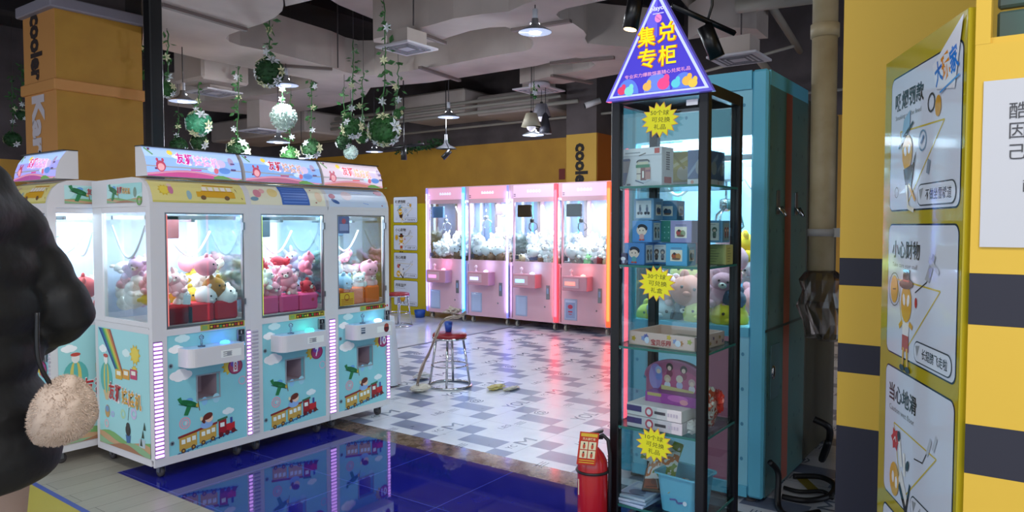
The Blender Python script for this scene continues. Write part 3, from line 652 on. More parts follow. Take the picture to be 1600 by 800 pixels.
        for x, z, r, c in ((.30, .22, .03, '#b9d8b0'), (.43, .24, .035, '#c9bfe0'), (.09, .13, .028, '#e0c4c8'), (.17, .20, .02, '#b8b8e6')): a.ring(x, z, r, r * .5, c, 2)
        a.ell(.105, .21, .03, .04, '#c99a5a', 3); a.ell(.105, .225, .024, .02, '#7a9ac0', 4)
        x = .36; a.ell(x, .13, .03, .036, '#2c2a2c', 4); a.ell(x, .155, .022, .022, '#3a3436', 5); a.poly([(x - .03, .10), (x + .03, .10), (x + .02, .05), (x - .02, .05)], '#3f6aa0', 4); a.rect(x - .015, .02, x - .004, .05, '#e8d0c0', 4); a.rect(x + .004, .02, x + .015, .05, '#e8d0c0', 4)
        a.line([(x, .19), (x + .02, .29)], .004, '#6a5a5a', 3); a.ell(x + .02, .30, .02, .026, '#d9a0b0', 4)
        for k in range(3): a.poly([(.50 + k * .02, .06 + k * .05), (.53 + k * .02, .06 + k * .05), (.515 + k * .02, .11 + k * .05)], '#3a4a3a', 4)
        a.rect(.49, .05, .56, .10, '#b9c8d0', 3)
        d_hills(a, 0, W, 0, .085)
        if sd == 0: a.build('side_artwork', plane((0, d - .04, .127), (0, -1, 0), (0, 0, 1)), PRINT, t)
        else: a.build('side_artwork', plane((w_, .04, .127), (0, 1, 0), (0, 0, 1)), PRINT, t)
        a = Art(); W = .42; a.rect(0, 0, W, .115, '#bfe6e4', 0); a.poly([(0, 0), (.1, .1), (.2, .115), (W, .115), (W, .06), (.2, .0)], '#a5dcda', 1)
        d_plane(a, .085, .075, .10); d_title(a, .13, .078, .04, .16); a.ell(.34, .06, .02, .03, '#7f9a8a', 2)
        d_hills(a, 0, W, 0, .030); a.ring(.39, .01, .028, .01, '#6fae5a', 7); 
        if sd == 0: a.build('upper_side_artwork', plane((0, .50, 1.635), (0, -1, 0), (0, 0, 1)), PRINT, t)
        else: a.build('upper_side_artwork', plane((w_, .10, 1.635), (0, 1, 0), (0, 0, 1)), PRINT, t)
    # window frame: posts, sills, roof
    b = MB()
    for x in (0, w_ - .036): b.box((x, 0, .88), (x + (.088 if x == 0 else .036), .035, 1.61))
    b.box((0, 0, 1.575), (w_, .035, 1.61)); 
    for x in (0, w_ - .03):
        b.box((x, .035, .90), (x + .03, .05, 1.61)); b.box((x, d - .12, .90), (x + .03, d, 1.61)); b.box((x, .05, .90), (x + .02, d - .12, .93)); b.box((x, .05, 1.575), (x + .02, d - .12, 1.61))
    b.build('window_frame', WHITE, t)
    MB().prism(prof_top(), 'x', 0, w_).build('roof', WHITE, t)
    a = Art(); tot = .17
    base = {'yellow': '#e3d58a', 'cream': '#e9e2c9', 'sky': '#c9d6ec'}[brow]
    a.rect(.02, 0, w_ - .02, tot, base, 0, 1, 12)
    if brow == 'yellow':
        a.rect(.02, 0, w_ - .02, .012, '#cfc46a', 1); d_sun(a, .10, .08, .04, 2); a.ell(.14, .08, .016, .028, '#c97a9a', 3); a.ell(.14, .115, .014, .014, '#e8c8b8', 4); a.ell(.25, .05, .016, .03, '#9ab8c0', 3)
        a.poly([(.30, .04), (.56, .035), (.56, .075), (.30, .075)], '#dba42c', 3); a.poly([(.33, .075), (.55, .075), (.57, .125), (.36, .13)], '#c9922c', 3)
        for k in range(5): a.rect(.345 + k * .042, .082, .375 + k * .042, .11, '#f2e6dc', 4)
        for x in (.34, .50): a.ell(x, .035, .018, .014, '#7a5a3a', 5)
        a.line([(.57, .10), (.61, .03)], .006, '#8a6a4a', 3)
    elif brow == 'cream':
        a.rect(.26, .004, .49, .15, '#3f66b8', 3, 1, 14)
        for k in range(6): a.rect(.275, .02 + k * .021, .475, .025 + k * .021, '#7f9fe0', 5)
        a.ell(.08, .08, .03, .03, '#d98a9a', 2); a.ell(.12, .10, .02, .02, '#e8b0b0', 3); a.ell(.05, .04, .03, .014, '#7a9ab0', 3); a.ell(.20, .09, .04, .035, '#e6cc8a', 2); a.ell(.58, .07, .03, .04, '#e8c8a8', 2); a.line([(.53, .13), (.55, .02)], .012, '#a8483a', 4)
    else:
        a.poly([(.26, .13), (.36, .12), (.40, .02), (.35, .03)], '#5f8fd8', 3); a.ell(.06, .08, .03, .02, '#b04a6a', 2); a.ell(.08, .04, .04, .014, '#3f5f9a', 2, 12, -.4); a.ell(.20, .09, .05, .04, '#e6d2da', 2); a.line([(.50, .13), (.54, .01)], .012, '#8a4a5a', 4); a.ell(.54, .13, .04, .03, '#e8b8c8', 2)
    a.build('brow_artwork', top_fn, PRINT, t)
    # glass door and side glass
    gd = MB().box((.094, .012, .893), (w_ - .042, .018, 1.57)).build('glass_door', GLASS, t)
    b = MB()
    for q in (((.088, .006, .887), (.100, .026, 1.577)), ((w_ - .046, .006, .887), (w_ - .036, .026, 1.577)), ((.10, .006, 1.567), (w_ - .046, .026, 1.577)), ((.10, .006, .887), (w_ - .046, .026, .897))): b.box(*q)
    b.box((w_ - .05, -.012, 1.47), (w_ - .036, .006, 1.52)).box((w_ - .05, -.012, .99), (w_ - .036, .006, 1.03)); b.build('door_trim', STEEL, t)
    MB().box((.104, .022, .90), (.116, .034, 1.565)).build('door_edge_light', mat('door_light_' + frame[1:], frame, .4, emis=.9), t)
    MB().box((.008, .05, .93), (.014, d - .12, 1.575)).build('side_glass', GLASS, t); MB().box((w_ - .014, .05, .93), (w_ - .008, d - .12, 1.575)).build('side_glass', GLASS, t)
    MB().box((.03, d - .012, .90), (w_ - .03, d - .004, 1.61)).build('rear_panel', INNER, t)
    if right_art: MB().box((.03, .05, .93), (.036, d - .05, 1.60)).build('inner_side_panel', INNER, t)
    # interior: tube light, rails, carriage, hoses, claw
    MB().tube([(.10, .06, 1.592), (w_ - .08, .06, 1.592)], .012, 8).build('tube_light', TUBE_W, t)
    area_light('cabinet_light', (w_ / 2, .30, 1.600), (0, 0, 0), w_ * .8, .45, 13, (.86, .93, 1.0), t)
    b = MB(); b.box((.03, .10, 1.535), (w_ - .03, .12, 1.56)); b.box((.03, .50, 1.535), (w_ - .03, .52, 1.56)); b.box((.30, .08, 1.52), (.325, .56, 1.54)); b.build('gantry_rail', STEEL, t)
    MB().box((.105, .10, 1.42), (.235, .24, 1.56), 0, .006).build('claw_carriage', mat('carriage_' + frame[1:], '#d98f96' if block == '#b31f2c' else ('#5f6c78' if num == '7' else '#9db6d6'), .4), t)
    claw(t, .16, .17, 1.42, STEEL, .85, .16)
    pts = [(.30 + .26 * k / 10, .30, 1.40 - .13 * math.sin(PI * k / 10) + .06 * k / 10) for k in range(11)]
    MB().tube(pts, .007, 6).build('cable_hose', HOSE, t)
    pts = [(.035, .12 + .40 * k / 10, 1.50 - .20 * math.sin(PI * k / 10)) for k in range(11)]
    MB().tube(pts, .007, 6).build('cable_hose', HOSE, t)
    if led[0] is not None:
        for kx, (xa, xb) in enumerate(((.004, .056), (w_ - .03, w_ - .002))):
            if led[kx] is None: continue
            b = MB()
            for k in range(28): z = .135 + k * .0245; b.box((xa, -.008, z), (xb, .002, z + .017), 0, .003)
            o = b.build('light_strip', PINKLED if led[kx] else LEDOFF, t)
            if not led[kx]: o['label'] = 'unlit ribbed strip'
            MB().box((xa, -.003, .13), (xb, .0, .135 + 28 * .0245)).build('strip_backing', mat('strip_back', '#8a6fa0', .4) if led[kx] else WHITE, o)
    if rear: MB().box((w_ - .002, d - .03, .95), (w_ + .006, d - .005, 1.76)).build('corner_light', mat('green_led', '#50f0a0', .4, emis=2.5, ecol='#40f090'), t)
    # control box
    P = [(.155, .003), (.155, -.07)] + [(.155 + .05 - .05 * math.cos(math.radians(k)), -.07 - .05 * math.sin(math.radians(k))) for k in range(0, 91, 15)] + [(.52, -.12), (.53, -.11), (.53, .003)]
    cb = MB().prism(P, 'z', .655, .765).build('control_box', WHITE, t)
    MB().prism([(p[0] * .95 + .017, p[1] * .92 - .002) for p in P], 'z', .765, .767).build('control_top', mat('pale_blue_top', '#a9c6ea', .25), cb)
    MB().lathe([(.022, .767), (.022, .772), (.006, .776), (.006, .81), (.013, .815), (.014, .83), (.0, .842)], (.27, -.06, 0), 14).build('joystick', glass_mat('clear_acrylic', '#dfe6f2', .3, .1), cb)
    MB().lathe([(.030, .767), (.030, .774), (.024, .782), (.0, .788)], (.43, -.055, 0), 18).build('push_button', mat('button_' + button[1:], button, .3, emis=5), cb)
    a = Art(); a.rect(.36, .69, .50, .735, '#f1f1ee', 0); 
    if num == '10':
        a.rect(.20, .70, .24, .745, '#55607a', 1); a.rect(.20, .715, .24, .72, '#dfe3ea', 2); a.rect(.20, .73, .24, .735, '#dfe3ea', 2); a.ell(.455, .715, .026, .030, '#6e1f2a', 2); a.ell(.455, .735, .022, .018, '#a8483a', 3); a.rect(.44, .715, .47, .724, '#2c2426', 4)
    else:
        for k in range(3): a.rect(.375, .697 + k * .012, .375 + .06, .702 + k * .012, '#8a8a8a', 1)
        a.rect(.40, .697, .43, .72, '#9a9aa0', 1)
    a.build('sticker', plane((0, -.12, 0), (1, 0, 0), (0, 0, 1)), PRINT, cb)
    # coin acceptor
    cm = MB().box((.548, -.012, .655), (.600, .004, .835), 0, .003).build('coin_acceptor', STEEL, t)
    a = Art(); a.rect(.553, .80, .595, .83, '#2a2c34', 0); a.rect(.556, .70, .575, .79, '#33363e', 0); a.ell(.588, .745, .009, .009, '#cfd8f0', 1); a.rect(.56, .665, .59, .69, '#1a1c20', 0); a.text('1', .574, .815, .02, '#e8e8e8', 1, .05, None, 0, False, True)
    a.build('coin_slot_plate', plane((0, -.012, 0), (1, 0, 0), (0, 0, 1)), PRINT, cm)
    MB().ball((.588, -.016, .735), .006, 8, 6).build('indicator_light', mat('blue_dot', '#60a0ff', .3, emis=6), cm)
    # coloured notice strip below the glass
    a = Art(); a.rect(.30, .852, w_ - .045, .888, '#b3a63a', 0); a.rect(.36, .857, w_ - .055, .883, '#2c1f1c', 1)
    rr = random.Random(ord(num[0]))
    for k in range(11): a.rect(.365 + k * .021, .860 + rr.uniform(0, .004), .380 + k * .021, .880 - rr.uniform(0, .006), rr.choice(['#c43a2c', '#d98a2c', '#4a9a4a', '#c9b23a', '#a82c2c']), 2)
    a.rect(.31, .858, .345, .882, '#7fa05a', 1); a.build('notice_strip', plane((0, -.001, 0), (1, 0, 0), (0, 0, 1)), PRINT, t)
    if num != '7': MB().box((.10, .035, .905), (.27, .04, 1.00)).box((.265, .04, .905), (.27, .24, 1.00)).build('chute_guard', glass_mat('pink_acrylic', '#f0d6e2', .2), t)
    if num == '10':
        a = Art(); a.rect(.115, .905, .25, 1.0, '#c9a832', 0); a.ring(.18, .965, .025, .006, '#8a4a1a', 1)
        for k in range(4): a.rect(.125, .912 + k * .012, .24, .917 + k * .012, '#8a4a1a', 1)
        a.build('yellow_sticker', plane((0, .010, 0), (1, 0, 0), (0, 0, 1)), PRINT, t)
        a = Art(); a.rect(.105, 1.44, .21, 1.565, '#5f6f9a', 0); a.rect(.115, 1.46, .20, 1.51, '#8fa0c8', 1); a.ell(.157, 1.53, .02, .02, '#b05a6a', 1); a.build('poster_sticker', plane((0, .010, 0), (1, 0, 0), (0, 0, 1)), PRINT, t)
    for x in (.07, w_ - .07):
        for y in (.06, d - .06): caster(t, x, y)
    # lit header
    hz0, hz1 = 1.79, 1.965
    hp = [(.055, hz0), (.062, hz0 + .06), (.085, hz0 + .12), (.125, hz1), (.19, hz1), (.19, hz0)]
    hx0, hx1 = .02, w_ - .01
    hd = MB().prism(hp, 'x', hx0, hx1).build('header_box', WHITE, t)
    MB().box((hx0 - .004, .10, hz1), (hx1 + .004, .19, hz1 + .005)).build('header_cap', BLKPLASTIC, hd)
    def hfn(u_, v_, h):
        tt = v_
        for p, q in zip(hp[:3], hp[1:4]):
            L_ = math.hypot(q[0] - p[0], q[1] - p[1])
            if tt <= L_ or q is hp[3]:
                k = tt / L_; dd = ((q[0] - p[0]) / L_, (q[1] - p[1]) / L_); return Vector((u_, p[0] + (q[0] - p[0]) * k - dd[1] * h, p[1] + (q[1] - p[1]) * k + dd[0] * h))
            tt -= L_
    a = Art(); c1, c2 = header; HW = hx1; HT = .188; a.rect(hx0, .0, hx1, HT, c1, 0, 1, 8); a.rect(hx0, .12, hx1, HT, '#a9c4f0' if c1 != '#cdbccb' else '#d9c9d6', 1, 1, 4)
    n = 10
    for i in range(n):
        xa, xb = hx0 + (hx1 - hx0) * i / n, hx0 + (hx1 - hx0) * (i + 1) / n; f = lambda x: .028 + .016 * math.sin((x - .1) * 9)
        a.poly([(xa, 0), (xb, 0), (xb, f(xb)), (xa, f(xa))], c2, 2); a.poly([(xa, f(xa) - .012), (xb, f(xb) - .012), (xb, f(xb) - .002), (xa, f(xa) - .002)], '#c98aa0', 3)
    for i in range(6): x = .44 + i * .033; a.poly([(x, 0), (x + .033, 0), (x + .033, .012 + .012 * math.sin(i + 1)), (x, .012 + .012 * math.sin(i))], '#5f8a4a', 4)
    a.line([(.055, .18), (.075, .04)], .014, '#6a3a5a', 5); a.line([(.03, .18), (.07, .13)], .012, '#6f9a6a', 5); a.ell(.105, .062, .03, .034, '#b04a62', 5); a.ell(.105, .055, .02, .022, '#e0a0a8', 6); a.ell(.088, .10, .008, .012, '#b04a62', 5); a.ell(.122, .10, .008, .012, '#b04a62', 5)
    d_sun(a, .18, .155, .022, 4); d_cloud(a, .20, .13, .03, '#dbe6f6', 2); d_cloud(a, .42, .06, .035, '#bcd0f2', 2)
    d_title(a, .205, .118, .070, .28, 8, title[0], title[1], '#f0dcea'); a.text('CLAW', .30, .042, .012, title[0], 6, .05, .07) if False else a.rect(.29, .045, .36, .052, title[0], 5)
    a.ell(.50, .10, .035, .028, '#c8b6d8', 4); a.ell(.52, .055, .04, .02, '#5f86c8', 4); a.ell(.575, .12, .02, .03, '#a898b8', 5); a.rect(.565, .06, .60, .07, '#5a4a7a', 5); a.rect(.57, .10, .60, .11, '#5a4a7a', 5); a.ell(.46, .05, .016, .018, '#c96a7a', 6)
    a.build('lit_header_sign', hfn, PRINTLIT, hd)
    # foam blocks standing at the front of the heap
    return t
def heap(n, org, rz, w_, d, z0, nx, ny, layers, size, palette, where, group, kinds=('ball', 'bunny', 'bear', 'long'), seed=1, skip=0, hump=.0, base=1):
    rr = random.Random(seed); cr, sr = math.cos(rz), math.sin(rz); pos = []
    for l in range(layers):
        for j in range(ny):
            for i in range(nx):
                if l > 0 and j < (1 if l < layers - 1 else 1) and rr.random() < .55: continue
                x = (i + .5 + (.25 if l % 2 else 0) * (1 if j % 2 else -1)) * w_ / nx; y = .035 + size * .5 + (d - size - .04) * j / (ny - 1); z = z0 + size * (.45 + l * .66)
                z += hump * math.sin(PI * min(1, max(0, x / w_))) * l
                if l == layers - 1 and rr.random() < .35: continue
                wh = (('low' if l == 0 else 'halfway up' if l < layers - 1 else 'on top') + ', ' + ('window side' if j == 0 else 'rear side' if j == ny - 1 else 'mid-depth') + ', ' + ('left' if i < nx / 3 else 'right' if i >= nx * 2 / 3 - .01 else 'centre'))
                pos.append((min(max(x, size * .55 + .03), w_ - size * .55 - .03), y, z + rr.uniform(-.01, .01), wh))
    rr.shuffle(pos); pos = sorted(pos[:n], key=lambda p: 0)
    for p in pos:
        cname, ch = rr.choice(palette); k = rr.choice(kinds); s = size * rr.uniform(.88, 1.08) * (.78 if k == 'long' else 1)
        wx = org[0] + p[0] * cr - p[1] * sr; wy = org[1] + p[0] * sr + p[1] * cr
        plush(k, (wx, wy, p[2]), s, (rr.uniform(-.5, .5), rr.uniform(-.5, .5), rz + rr.uniform(-.9, .9)), ch, f'{cname} {KINDNAME[k]} plush toy {where}, {p[3]}', f'{cname} {KINDNAME[k]} plush toys {where}, {p[3]}')
def blocks(org, n, x0, x1, z, colr, cname, where, h=.12, y0=.05, d=.15):
    wd = (x1 - x0) / n
    for k in range(n):
        a0 = x0 + k * wd
        o = MB().box((-wd / 2 + .004, 0, 0), (wd / 2 - .004, d, h), 0, .012).build('foam_block', mat('foam_' + cname, colr, .8), None, (org[0] + a0 + wd / 2, org[1] + y0, z))
        tag(o, f'{cname} soft block at the bottom {where}, {["leftmost", "middle", "rightmost"][k] if n == 3 else ["left", "right"][k]} of the row', 'soft block', f'{cname} soft blocks {where}')

PK_ = [('pink', '#e59aae'), ('pale pink', '#efc0c8'), ('white', '#e9e6ea'), ('pink', '#e07f9c')]
MA, MB_, MC = (2.19, 4.17, 0), (2.84, 4.17, 0), (3.485, 4.17, 0)
white_machine(MA, 0, 'white claw machine numbered 8 with yellow bus strip, nearest of its row', '8', 'yellow', ('#c92a8c', '#e8a8d0'), (True, True), '#b31f2c', '#2f6bff', '#e0706a')
white_machine(MB_, 0, 'white claw machine numbered 7 with a blue text plate above its window', '7', 'cream', ('#b32434', '#c9a088'), (False, None), '#d9548a', '#28d8b0', '#d8e04a', left_art=False, header=('#7fa6e0', '#a4607a'))
white_machine(MC, 0, 'white claw machine numbered 10 with orange blocks behind its window, right end of the row', '10', 'sky', ('#d8404a', '#e8a878'), (True, True), '#e0622a', '#b0d4ff', '#7a8aa8', w_=.605, rear=True, left_art=False, header=('#cdbccb', '#b8786a'))
LORG = (1.95, 5.57, 0)
white_machine(LORG, -PI / 2, 'white claw machine turned away, partly hidden behind the person in black', '6', 'yellow', ('#c92a6c', '#e8a0c0'), (False, False), '#3a68b0', '#2f6bff', '#9fb0d0', w_=.65, left_art=False, right_art=True, header=('#9f9fe6', '#9a4a86'))
blocks(MA, 3, .10, .60, .90, '#c4202e', 'red', 'in machine eight'); blocks(MB_, 3, .10, .60, .90, '#e0508a', 'deep pink', 'in machine seven'); blocks(MC, 3, .10, .56, .90, '#ee6a24', 'orange', 'in machine ten', .13)
heap(42, MA, 0, .65, .62, .98, 4, 4, 3, .145, PK_ + [('white', '#eeeaea'), ('white', '#eeeaea'), ('yellow', '#e0c04a'), ('lilac', '#d0b0dc')], 'in machine eight', '', seed=11)
heap(40, MB_, 0, .65, .62, .98, 4, 4, 3, .145, PK_ + [('pink', '#e8819c'), ('red', '#c23a4a'), ('pale pink', '#f0b8c0'), ('blue-grey', '#a9b8d6')], 'in machine seven', '', seed=12)
heap(36, MC, 0, .605, .62, 1.0, 4, 4, 3, .14, PK_ + [('lilac', '#c8a8dc'), ('green', '#a8d890'), ('pale blue', '#a0c4e4'), ('deep pink', '#dd6fa8')], 'in machine ten', '', seed=13)
heap(16, LORG, -PI / 2, .65, .62, .92, 4, 4, 2, .16, [('white', '#e6e6ea'), ('pale blue', '#a9c4dc'), ('red', '#c4484a'), ('brown', '#9a6a4a')], 'beside the person', '', seed=14)
plush('ball', (2.66, 4.29, 1.10), .15, (0, 0, .3), '#b07a3a', 'brown round plush toy leaning on the window glass of machine 8, right of the middle', None)
o = MB().box((-.025, 0, -.03), (.025, .003, .03), 0, .001).build('price_tag', mat('tag_white', '#dfe6f0', .5), None, (2.42, 4.192, 1.05), (0, .1, 0)); tag(o, 'small white card tag with a blue square against the window of machine 8', 'tag')

# ================================================================ PINK CLAW MACHINES
PINK = mat('pink_powder_coat', '#dcb2bf', .4); PINKD = mat('deep_pink_panel', '#d095a4', .4)
GLOWW = mat('white_glow_panel', '#ffffff', .4, emis=2.6, ecol='#f0e8ff')
def led(name, h, e): return mat(name, h, .4, emis=e)
LEDS = {'violet': led('led_violet', '#7f7cf0', .8), 'blue': led('led_blue', '#4f9cf8', 1.2), 'indigo': led('led_indigo', '#7a80f0', .8), 'red': led('led_red', '#f8404f', 1.2), 'orange': led('led_orange', '#ff4a24', 1.5)}
LIN = {'violet': (.5, .45, 1), 'blue': (.3, .55, 1), 'indigo': (.45, .45, 1), 'red': (1, .2, .25), 'orange': (1, .25, .1)}
def pink_machine(y_left, label, left, right, screen, card, glow, head, lastw=.84):
    w_, d = lastw, .85; t = thing('claw_machine', label, 'claw machine', (8.75, y_left, 0), -PI / 2, 'pink claw machines'); zt = 2.10
    b = MB(); b.box((.05, .0, .11), (w_ - .05, .02, .92)); b.box((0, .02, .11), (.02, d, .95)); b.box((w_ - .02, .02, .11), (w_, d, .95)); b.box((.02, d - .02, .11), (w_ - .02, d, .95)); b.box((.02, .02, .11), (w_ - .02, d, .13)); b.box((.02, .02, .90), (w_ - .02, d - .02, .93)); b.build('lower_housing', PINK, t)
    b = MB(); b.box((.05, -.005, .92), (w_ - .05, .03, .97)); b.box((.05, -.005, 1.84), (w_ - .05, .03, 1.89)); b.box((.05, 0, .97), (.075, .03, 1.84)); b.box((w_ - .075, 0, .97), (w_ - .05, .03, 1.84))
    b.build('window_frame', PINK, t)
    for q in (((0, d - .06, .95), (.05, d, 1.9)), ((w_ - .05, d - .06, .95), (w_, d, 1.9)), ((w_ * .58, d - .05, .95), (w_ * .66, d - .02, 1.9))): MB().box(*q).build('rear_post', PINK, t)
    b = MB(); b.box((0, 0, 1.89), (w_, d, zt)); hb = b.build('header_box', PINK, t)
    a = Art(); a.rect(.06, 1.905, w_ - .06, 2.085, head, 0); a.text('玩家抓趣', w_ * .5, 1.995, .055, '#dfe9ff', 1, .03, .26, 0, False, True) if False else a.rect(w_ * .36, 1.98, w_ * .64, 2.0, '#e6e4f6', 1)
    for k in range(5): a.ell(w_ * (.38 + .06 * k), 1.995, .018, .024, '#e6e4f6', 2, 8)
    for z in (2.06, 2.035): a.rect(.065, z - .2 if False else z - .11, .10, z - .10, '#3a2c3a', 2)
    a.build('lit_header_sign', plane((0, 0, 0), (1, 0, 0), (0, 0, 1)), attr_mat('pink_header_lit', .3, .45), hb)
    MB().box((.075, .01, .97), (w_ - .075, .015, 1.84)).build('front_glass', GLASS, t); MB().box((.002, .05, .95), (.006, d - .06, 1.88)).build('side_glass', GLASS, t); MB().box((w_ - .006, .05, .95), (w_ - .002, d - .06, 1.88)).build('side_glass', GLASS, t)
    MB().box((.05, d - .012, .95), (w_ - .05, d - .006, 1.89)).build('rear_panel', mat('lavender_back', '#a9aede', .15), t)
    MB().box((w_ * .60, d - .075, .95), (w_ * .64, d - .052, 1.88)).build('tube_light', GLOWW, t); MB().box((.30, .05, 1.845), (w_ - .08, .10, 1.885)).build('tube_light', GLOWW, t)
    MB().box((w_ * .80, d - .03, 1.0), (w_ * .83, d - .014, 1.88)).build('tube_light', mat('cyan_led', '#60e0f0', .4, emis=1.2), t)
    area_light('cabinet_light', (w_ / 2, d * .45, 1.880), (0, 0, 0), w_ * .7, .5, 17, (.95, .93, 1.0), t)
    for side, x, nm in ((left, .036, 'l'), (right, w_ - .036, 'r')):
        if not side: continue
        wd = .018 if side in ('violet', 'indigo') else .034
        o = MB().box((x - wd, -.022, .12), (x + wd, .0, 2.09), 0, .010).build('light_post', LEDS[side], t); o['label'] = f'glowing {side} light post'
        area_light('light_post_glow', (x, -.03, 1.1), (PI / 2, 0, 0), .05, 1.8, 3.0, LIN[side], t)
    # claw and screen
    if screen:
        MB().box((.10, .04, 1.62), (.34, .08, 1.80), 0, .005).build('screen', mat('screen_' + screen, {'blue': '#5f7fa8', 'dark': '#1d1620'}[screen], .1), t); claw(t, .22, .25, 1.66, CHROME if screen == 'blue' else BLACK, 1.0, .06)  # blue variant paints a reflection into the colour of a black screen
    else: claw(t, .20, .25, 1.75, CHROME, 1.1, .1); MB().box((.42, .2, 1.66), (.56, .34, 1.82), 0, .01).build('claw_carriage', mat('pinkish_carriage', '#d9c0d0', .3), t)
    for x0, x1 in ((.34, .58), (.56, .74)): MB().tube([(x0 + (x1 - x0) * k / 10, .35, 1.80 - .16 * math.sin(PI * k / 10)) for k in range(11)], .009, 6).build('cable_hose', HOSE, t)
    # control box
    cb = MB().box((.16, -.17, .60), (.56, .0, .80), 0, .008).build('control_box', PINKD, t)
    MB().box((.19, -.178, .64), (.44, -.170, .77), 0, .004).build('box_door', PINK, cb); MB().box((.22, -.182, .675), (.38, -.178, .725)).build('lit_label', mat('label_' + glow[1:], glow, .3, emis=.9), cb)
    MB().lathe([(.02, .80), (.02, .81), (.008, .815), (.008, .85), (.025, .86), (.025, .88), (.0, .9)], (.26, -.08, 0), 12).build('joystick', mat('pale_knob', '#f2d6e2', .3), cb)
    MB().lathe([(.035, .80), (.035, .815), (.0, .83)], (.45, -.08, 0), 14).build('push_button', mat('btn_' + glow[1:], glow, .3, emis=2.5), cb)
    point_light('box_glow', (.45, -.10, .90), .5, C(glow)[:3], .02, t)
    # coin plate, prize door, service door
    cp = MB().box((.64, -.012, .44), (.70, .0, .64), 0, .004).build('coin_acceptor', STEEL, t); MB().box((.655, -.014, .52), (.685, -.012, .60)).build('coin_slot_plate', mat('slot_blue', '#8fa6c8', .3), cp)
    dr = MB().box((.10, -.006, .17), (.31, .0, .47), 0, .003).build('prize_door', mat('prize_door_panel', '#a9b6d4', .25), t); MB().box((.12, -.010, .19), (.29, -.006, .45), 0, .002).build('door_flap', mat('door_flap', '#b9cbe8', .15), dr)
    if card: a = Art(); a.rect(.13, .20, .28, .42, '#8fa2ca', 0); a.ell(.205, .36, .04, .03, '#c2405a', 1); a.rect(.17, .28, .24, .30, '#c2405a', 1); a.rect(.18, .25, .23, .26, '#c2405a', 1); a.build('sticker', plane((0, -.011, 0), (1, 0, 0), (0, 0, 1)), PRINT, dr)
    MB().box((.58, -.004, .14), (.75, .0, .36), 0, .002).build('service_door', PINK, t); MB().ball((.62, -.008, .33), .012, 8, 6).build('door_lock', STEEL, t)
    MB().box((.09, .004, 1.0), (.15, .008, 1.06)).build('number_sticker', mat('sticker_dark', '#3a3f4a', .4), t)
    for x in (.09, w_ - .09):
        for y in (.06, d - .08): caster(t, x, y, .11, mat('beige_wheel', '#b5b0a2', .5))
    return t
PY0 = [8.08, 7.235, 6.39, 5.545]
pink_machine(PY0[0], 'farthest left of the pink claw machines, blue light post at its right', 'violet', 'blue', 'blue', False, '#e890c8', '#dfa6c0')
pink_machine(PY0[1], 'pink claw machine between the wide blue light post and the indigo one', None, 'indigo', None, False, '#c0c8ff', '#df9cb0')
pink_machine(PY0[2], 'pink claw machine between the indigo and the red light posts', None, 'red', 'dark', False, '#a0d8ff', '#d9b2d0')
pink_machine(PY0[3], 'pink claw machine between the red and the orange light posts', None, 'orange', 'dark', True, '#ff8a80', '#d6b2d4')
WH = [('white', '#f2f2f6'), ('white', '#eceaf2')]; MX = [('brown', '#8a6a5a'), ('white', '#e6e6ee'), ('beige', '#c9b49a')]
for k, nm in enumerate(('leftmost', 'second', 'third', 'rightmost')):
    O = (8.75, PY0[k], 0); W = f'in the {nm} pink machine'
    heap(8, O, -PI / 2, .84, .30, .94, 5, 2, 1, .15, MX + ([('green', '#8ad88a'), ('dark red', '#9a3a4a'), ('black', '#2c2a3a')] if k == 3 else []), W, '', ('bear', 'ball'), seed=40 + k)
    heap(20, O, -PI / 2, .84, .80, 1.03, 4, 4, 2, .21, WH, W, '', ('bunny', 'bear', 'ball'), seed=50 + k, hump=.03)

# ================================================================ TEAL MACHINE
TEAL = mat('teal_frame', '#5fb4d0', .35); TEALP = mat('light_teal_panel', '#86c8dc', .35); TSIDE = mat('shaded_teal_side', '#4b7674', .3, noise=(2, '#44696c'))  # side panel darker than the frame: its poor lighting is put into the colour
def teal_side_art(d, z1, nm, par, w_=.852, stripe=(.34, .46)):
    a = Art(); a.rect(stripe[0], .04, stripe[1], z1 - .06, '#a0594c', 0, 1, 1)
    rr = random.Random(9)
    for k in range(60):
        x = (k % 6 + .5 + .25 * ((k // 6) % 2)) * d / 6.5; z = (k // 6 + .5) * (z1 - .1) / 10 + .04
        if stripe[0] - .02 < x < stripe[1] + .02: continue
        a.ell(x, z, .008, .012, '#2b4a50', 1, 8)
    a.rect(0, .93, d, .945, '#2a4448', 2); return a.build('side_artwork', plane((w_, 0, 0), (0, 1, 0), (0, 0, 1)), PRINT, par)
t = thing('claw_machine', 'tall teal claw machine full of plush toys standing right behind the glass showcase', 'claw machine', (3.9, 2.035, 0), -PI / 2); w_, d, zt = .852, .80, 2.32
b = MB()
for x in (0, w_ - .085): b.box((x, 0, .03), (x + .085, .05, zt), 0, .012)
b.box((.085, 0, 2.22), (w_ - .085, .05, zt)); b.box((.085, 0, .03), (w_ - .085, .05, .09)); b.box((.085, .0, .90), (w_ - .085, .05, .95)); b.box((0, .05, 2.24), (w_, d, zt)); b.build('frame', TEAL, t)
b = MB(); b.box((w_ - .02, .05, .03), (w_, d, 2.24)); b.build('side_wall', TSIDE, t); MB().box((.0, .05, .03), (.02, d, .95)).box((0, d - .06, .95), (.05, d, 2.24)).build('side_wall', TEAL, t)
teal_side_art(d, 2.3, 'side', t)
MB().box((.02, d - .02, .03), (w_ - .02, d, 2.24)).build('rear_panel', mat('rear_blue', '#9cc6e8', .15), t)
fp = MB().box((.085, .01, .09), (w_ - .085, .04, .90)).build('front_panel', TEALP, t)
a = Art(); a.rect(.49, .10, .66, .895, '#c08a9c', 0); a.rect(.49, .10, .66, .50, '#b5748a', 1); rr = random.Random(2)
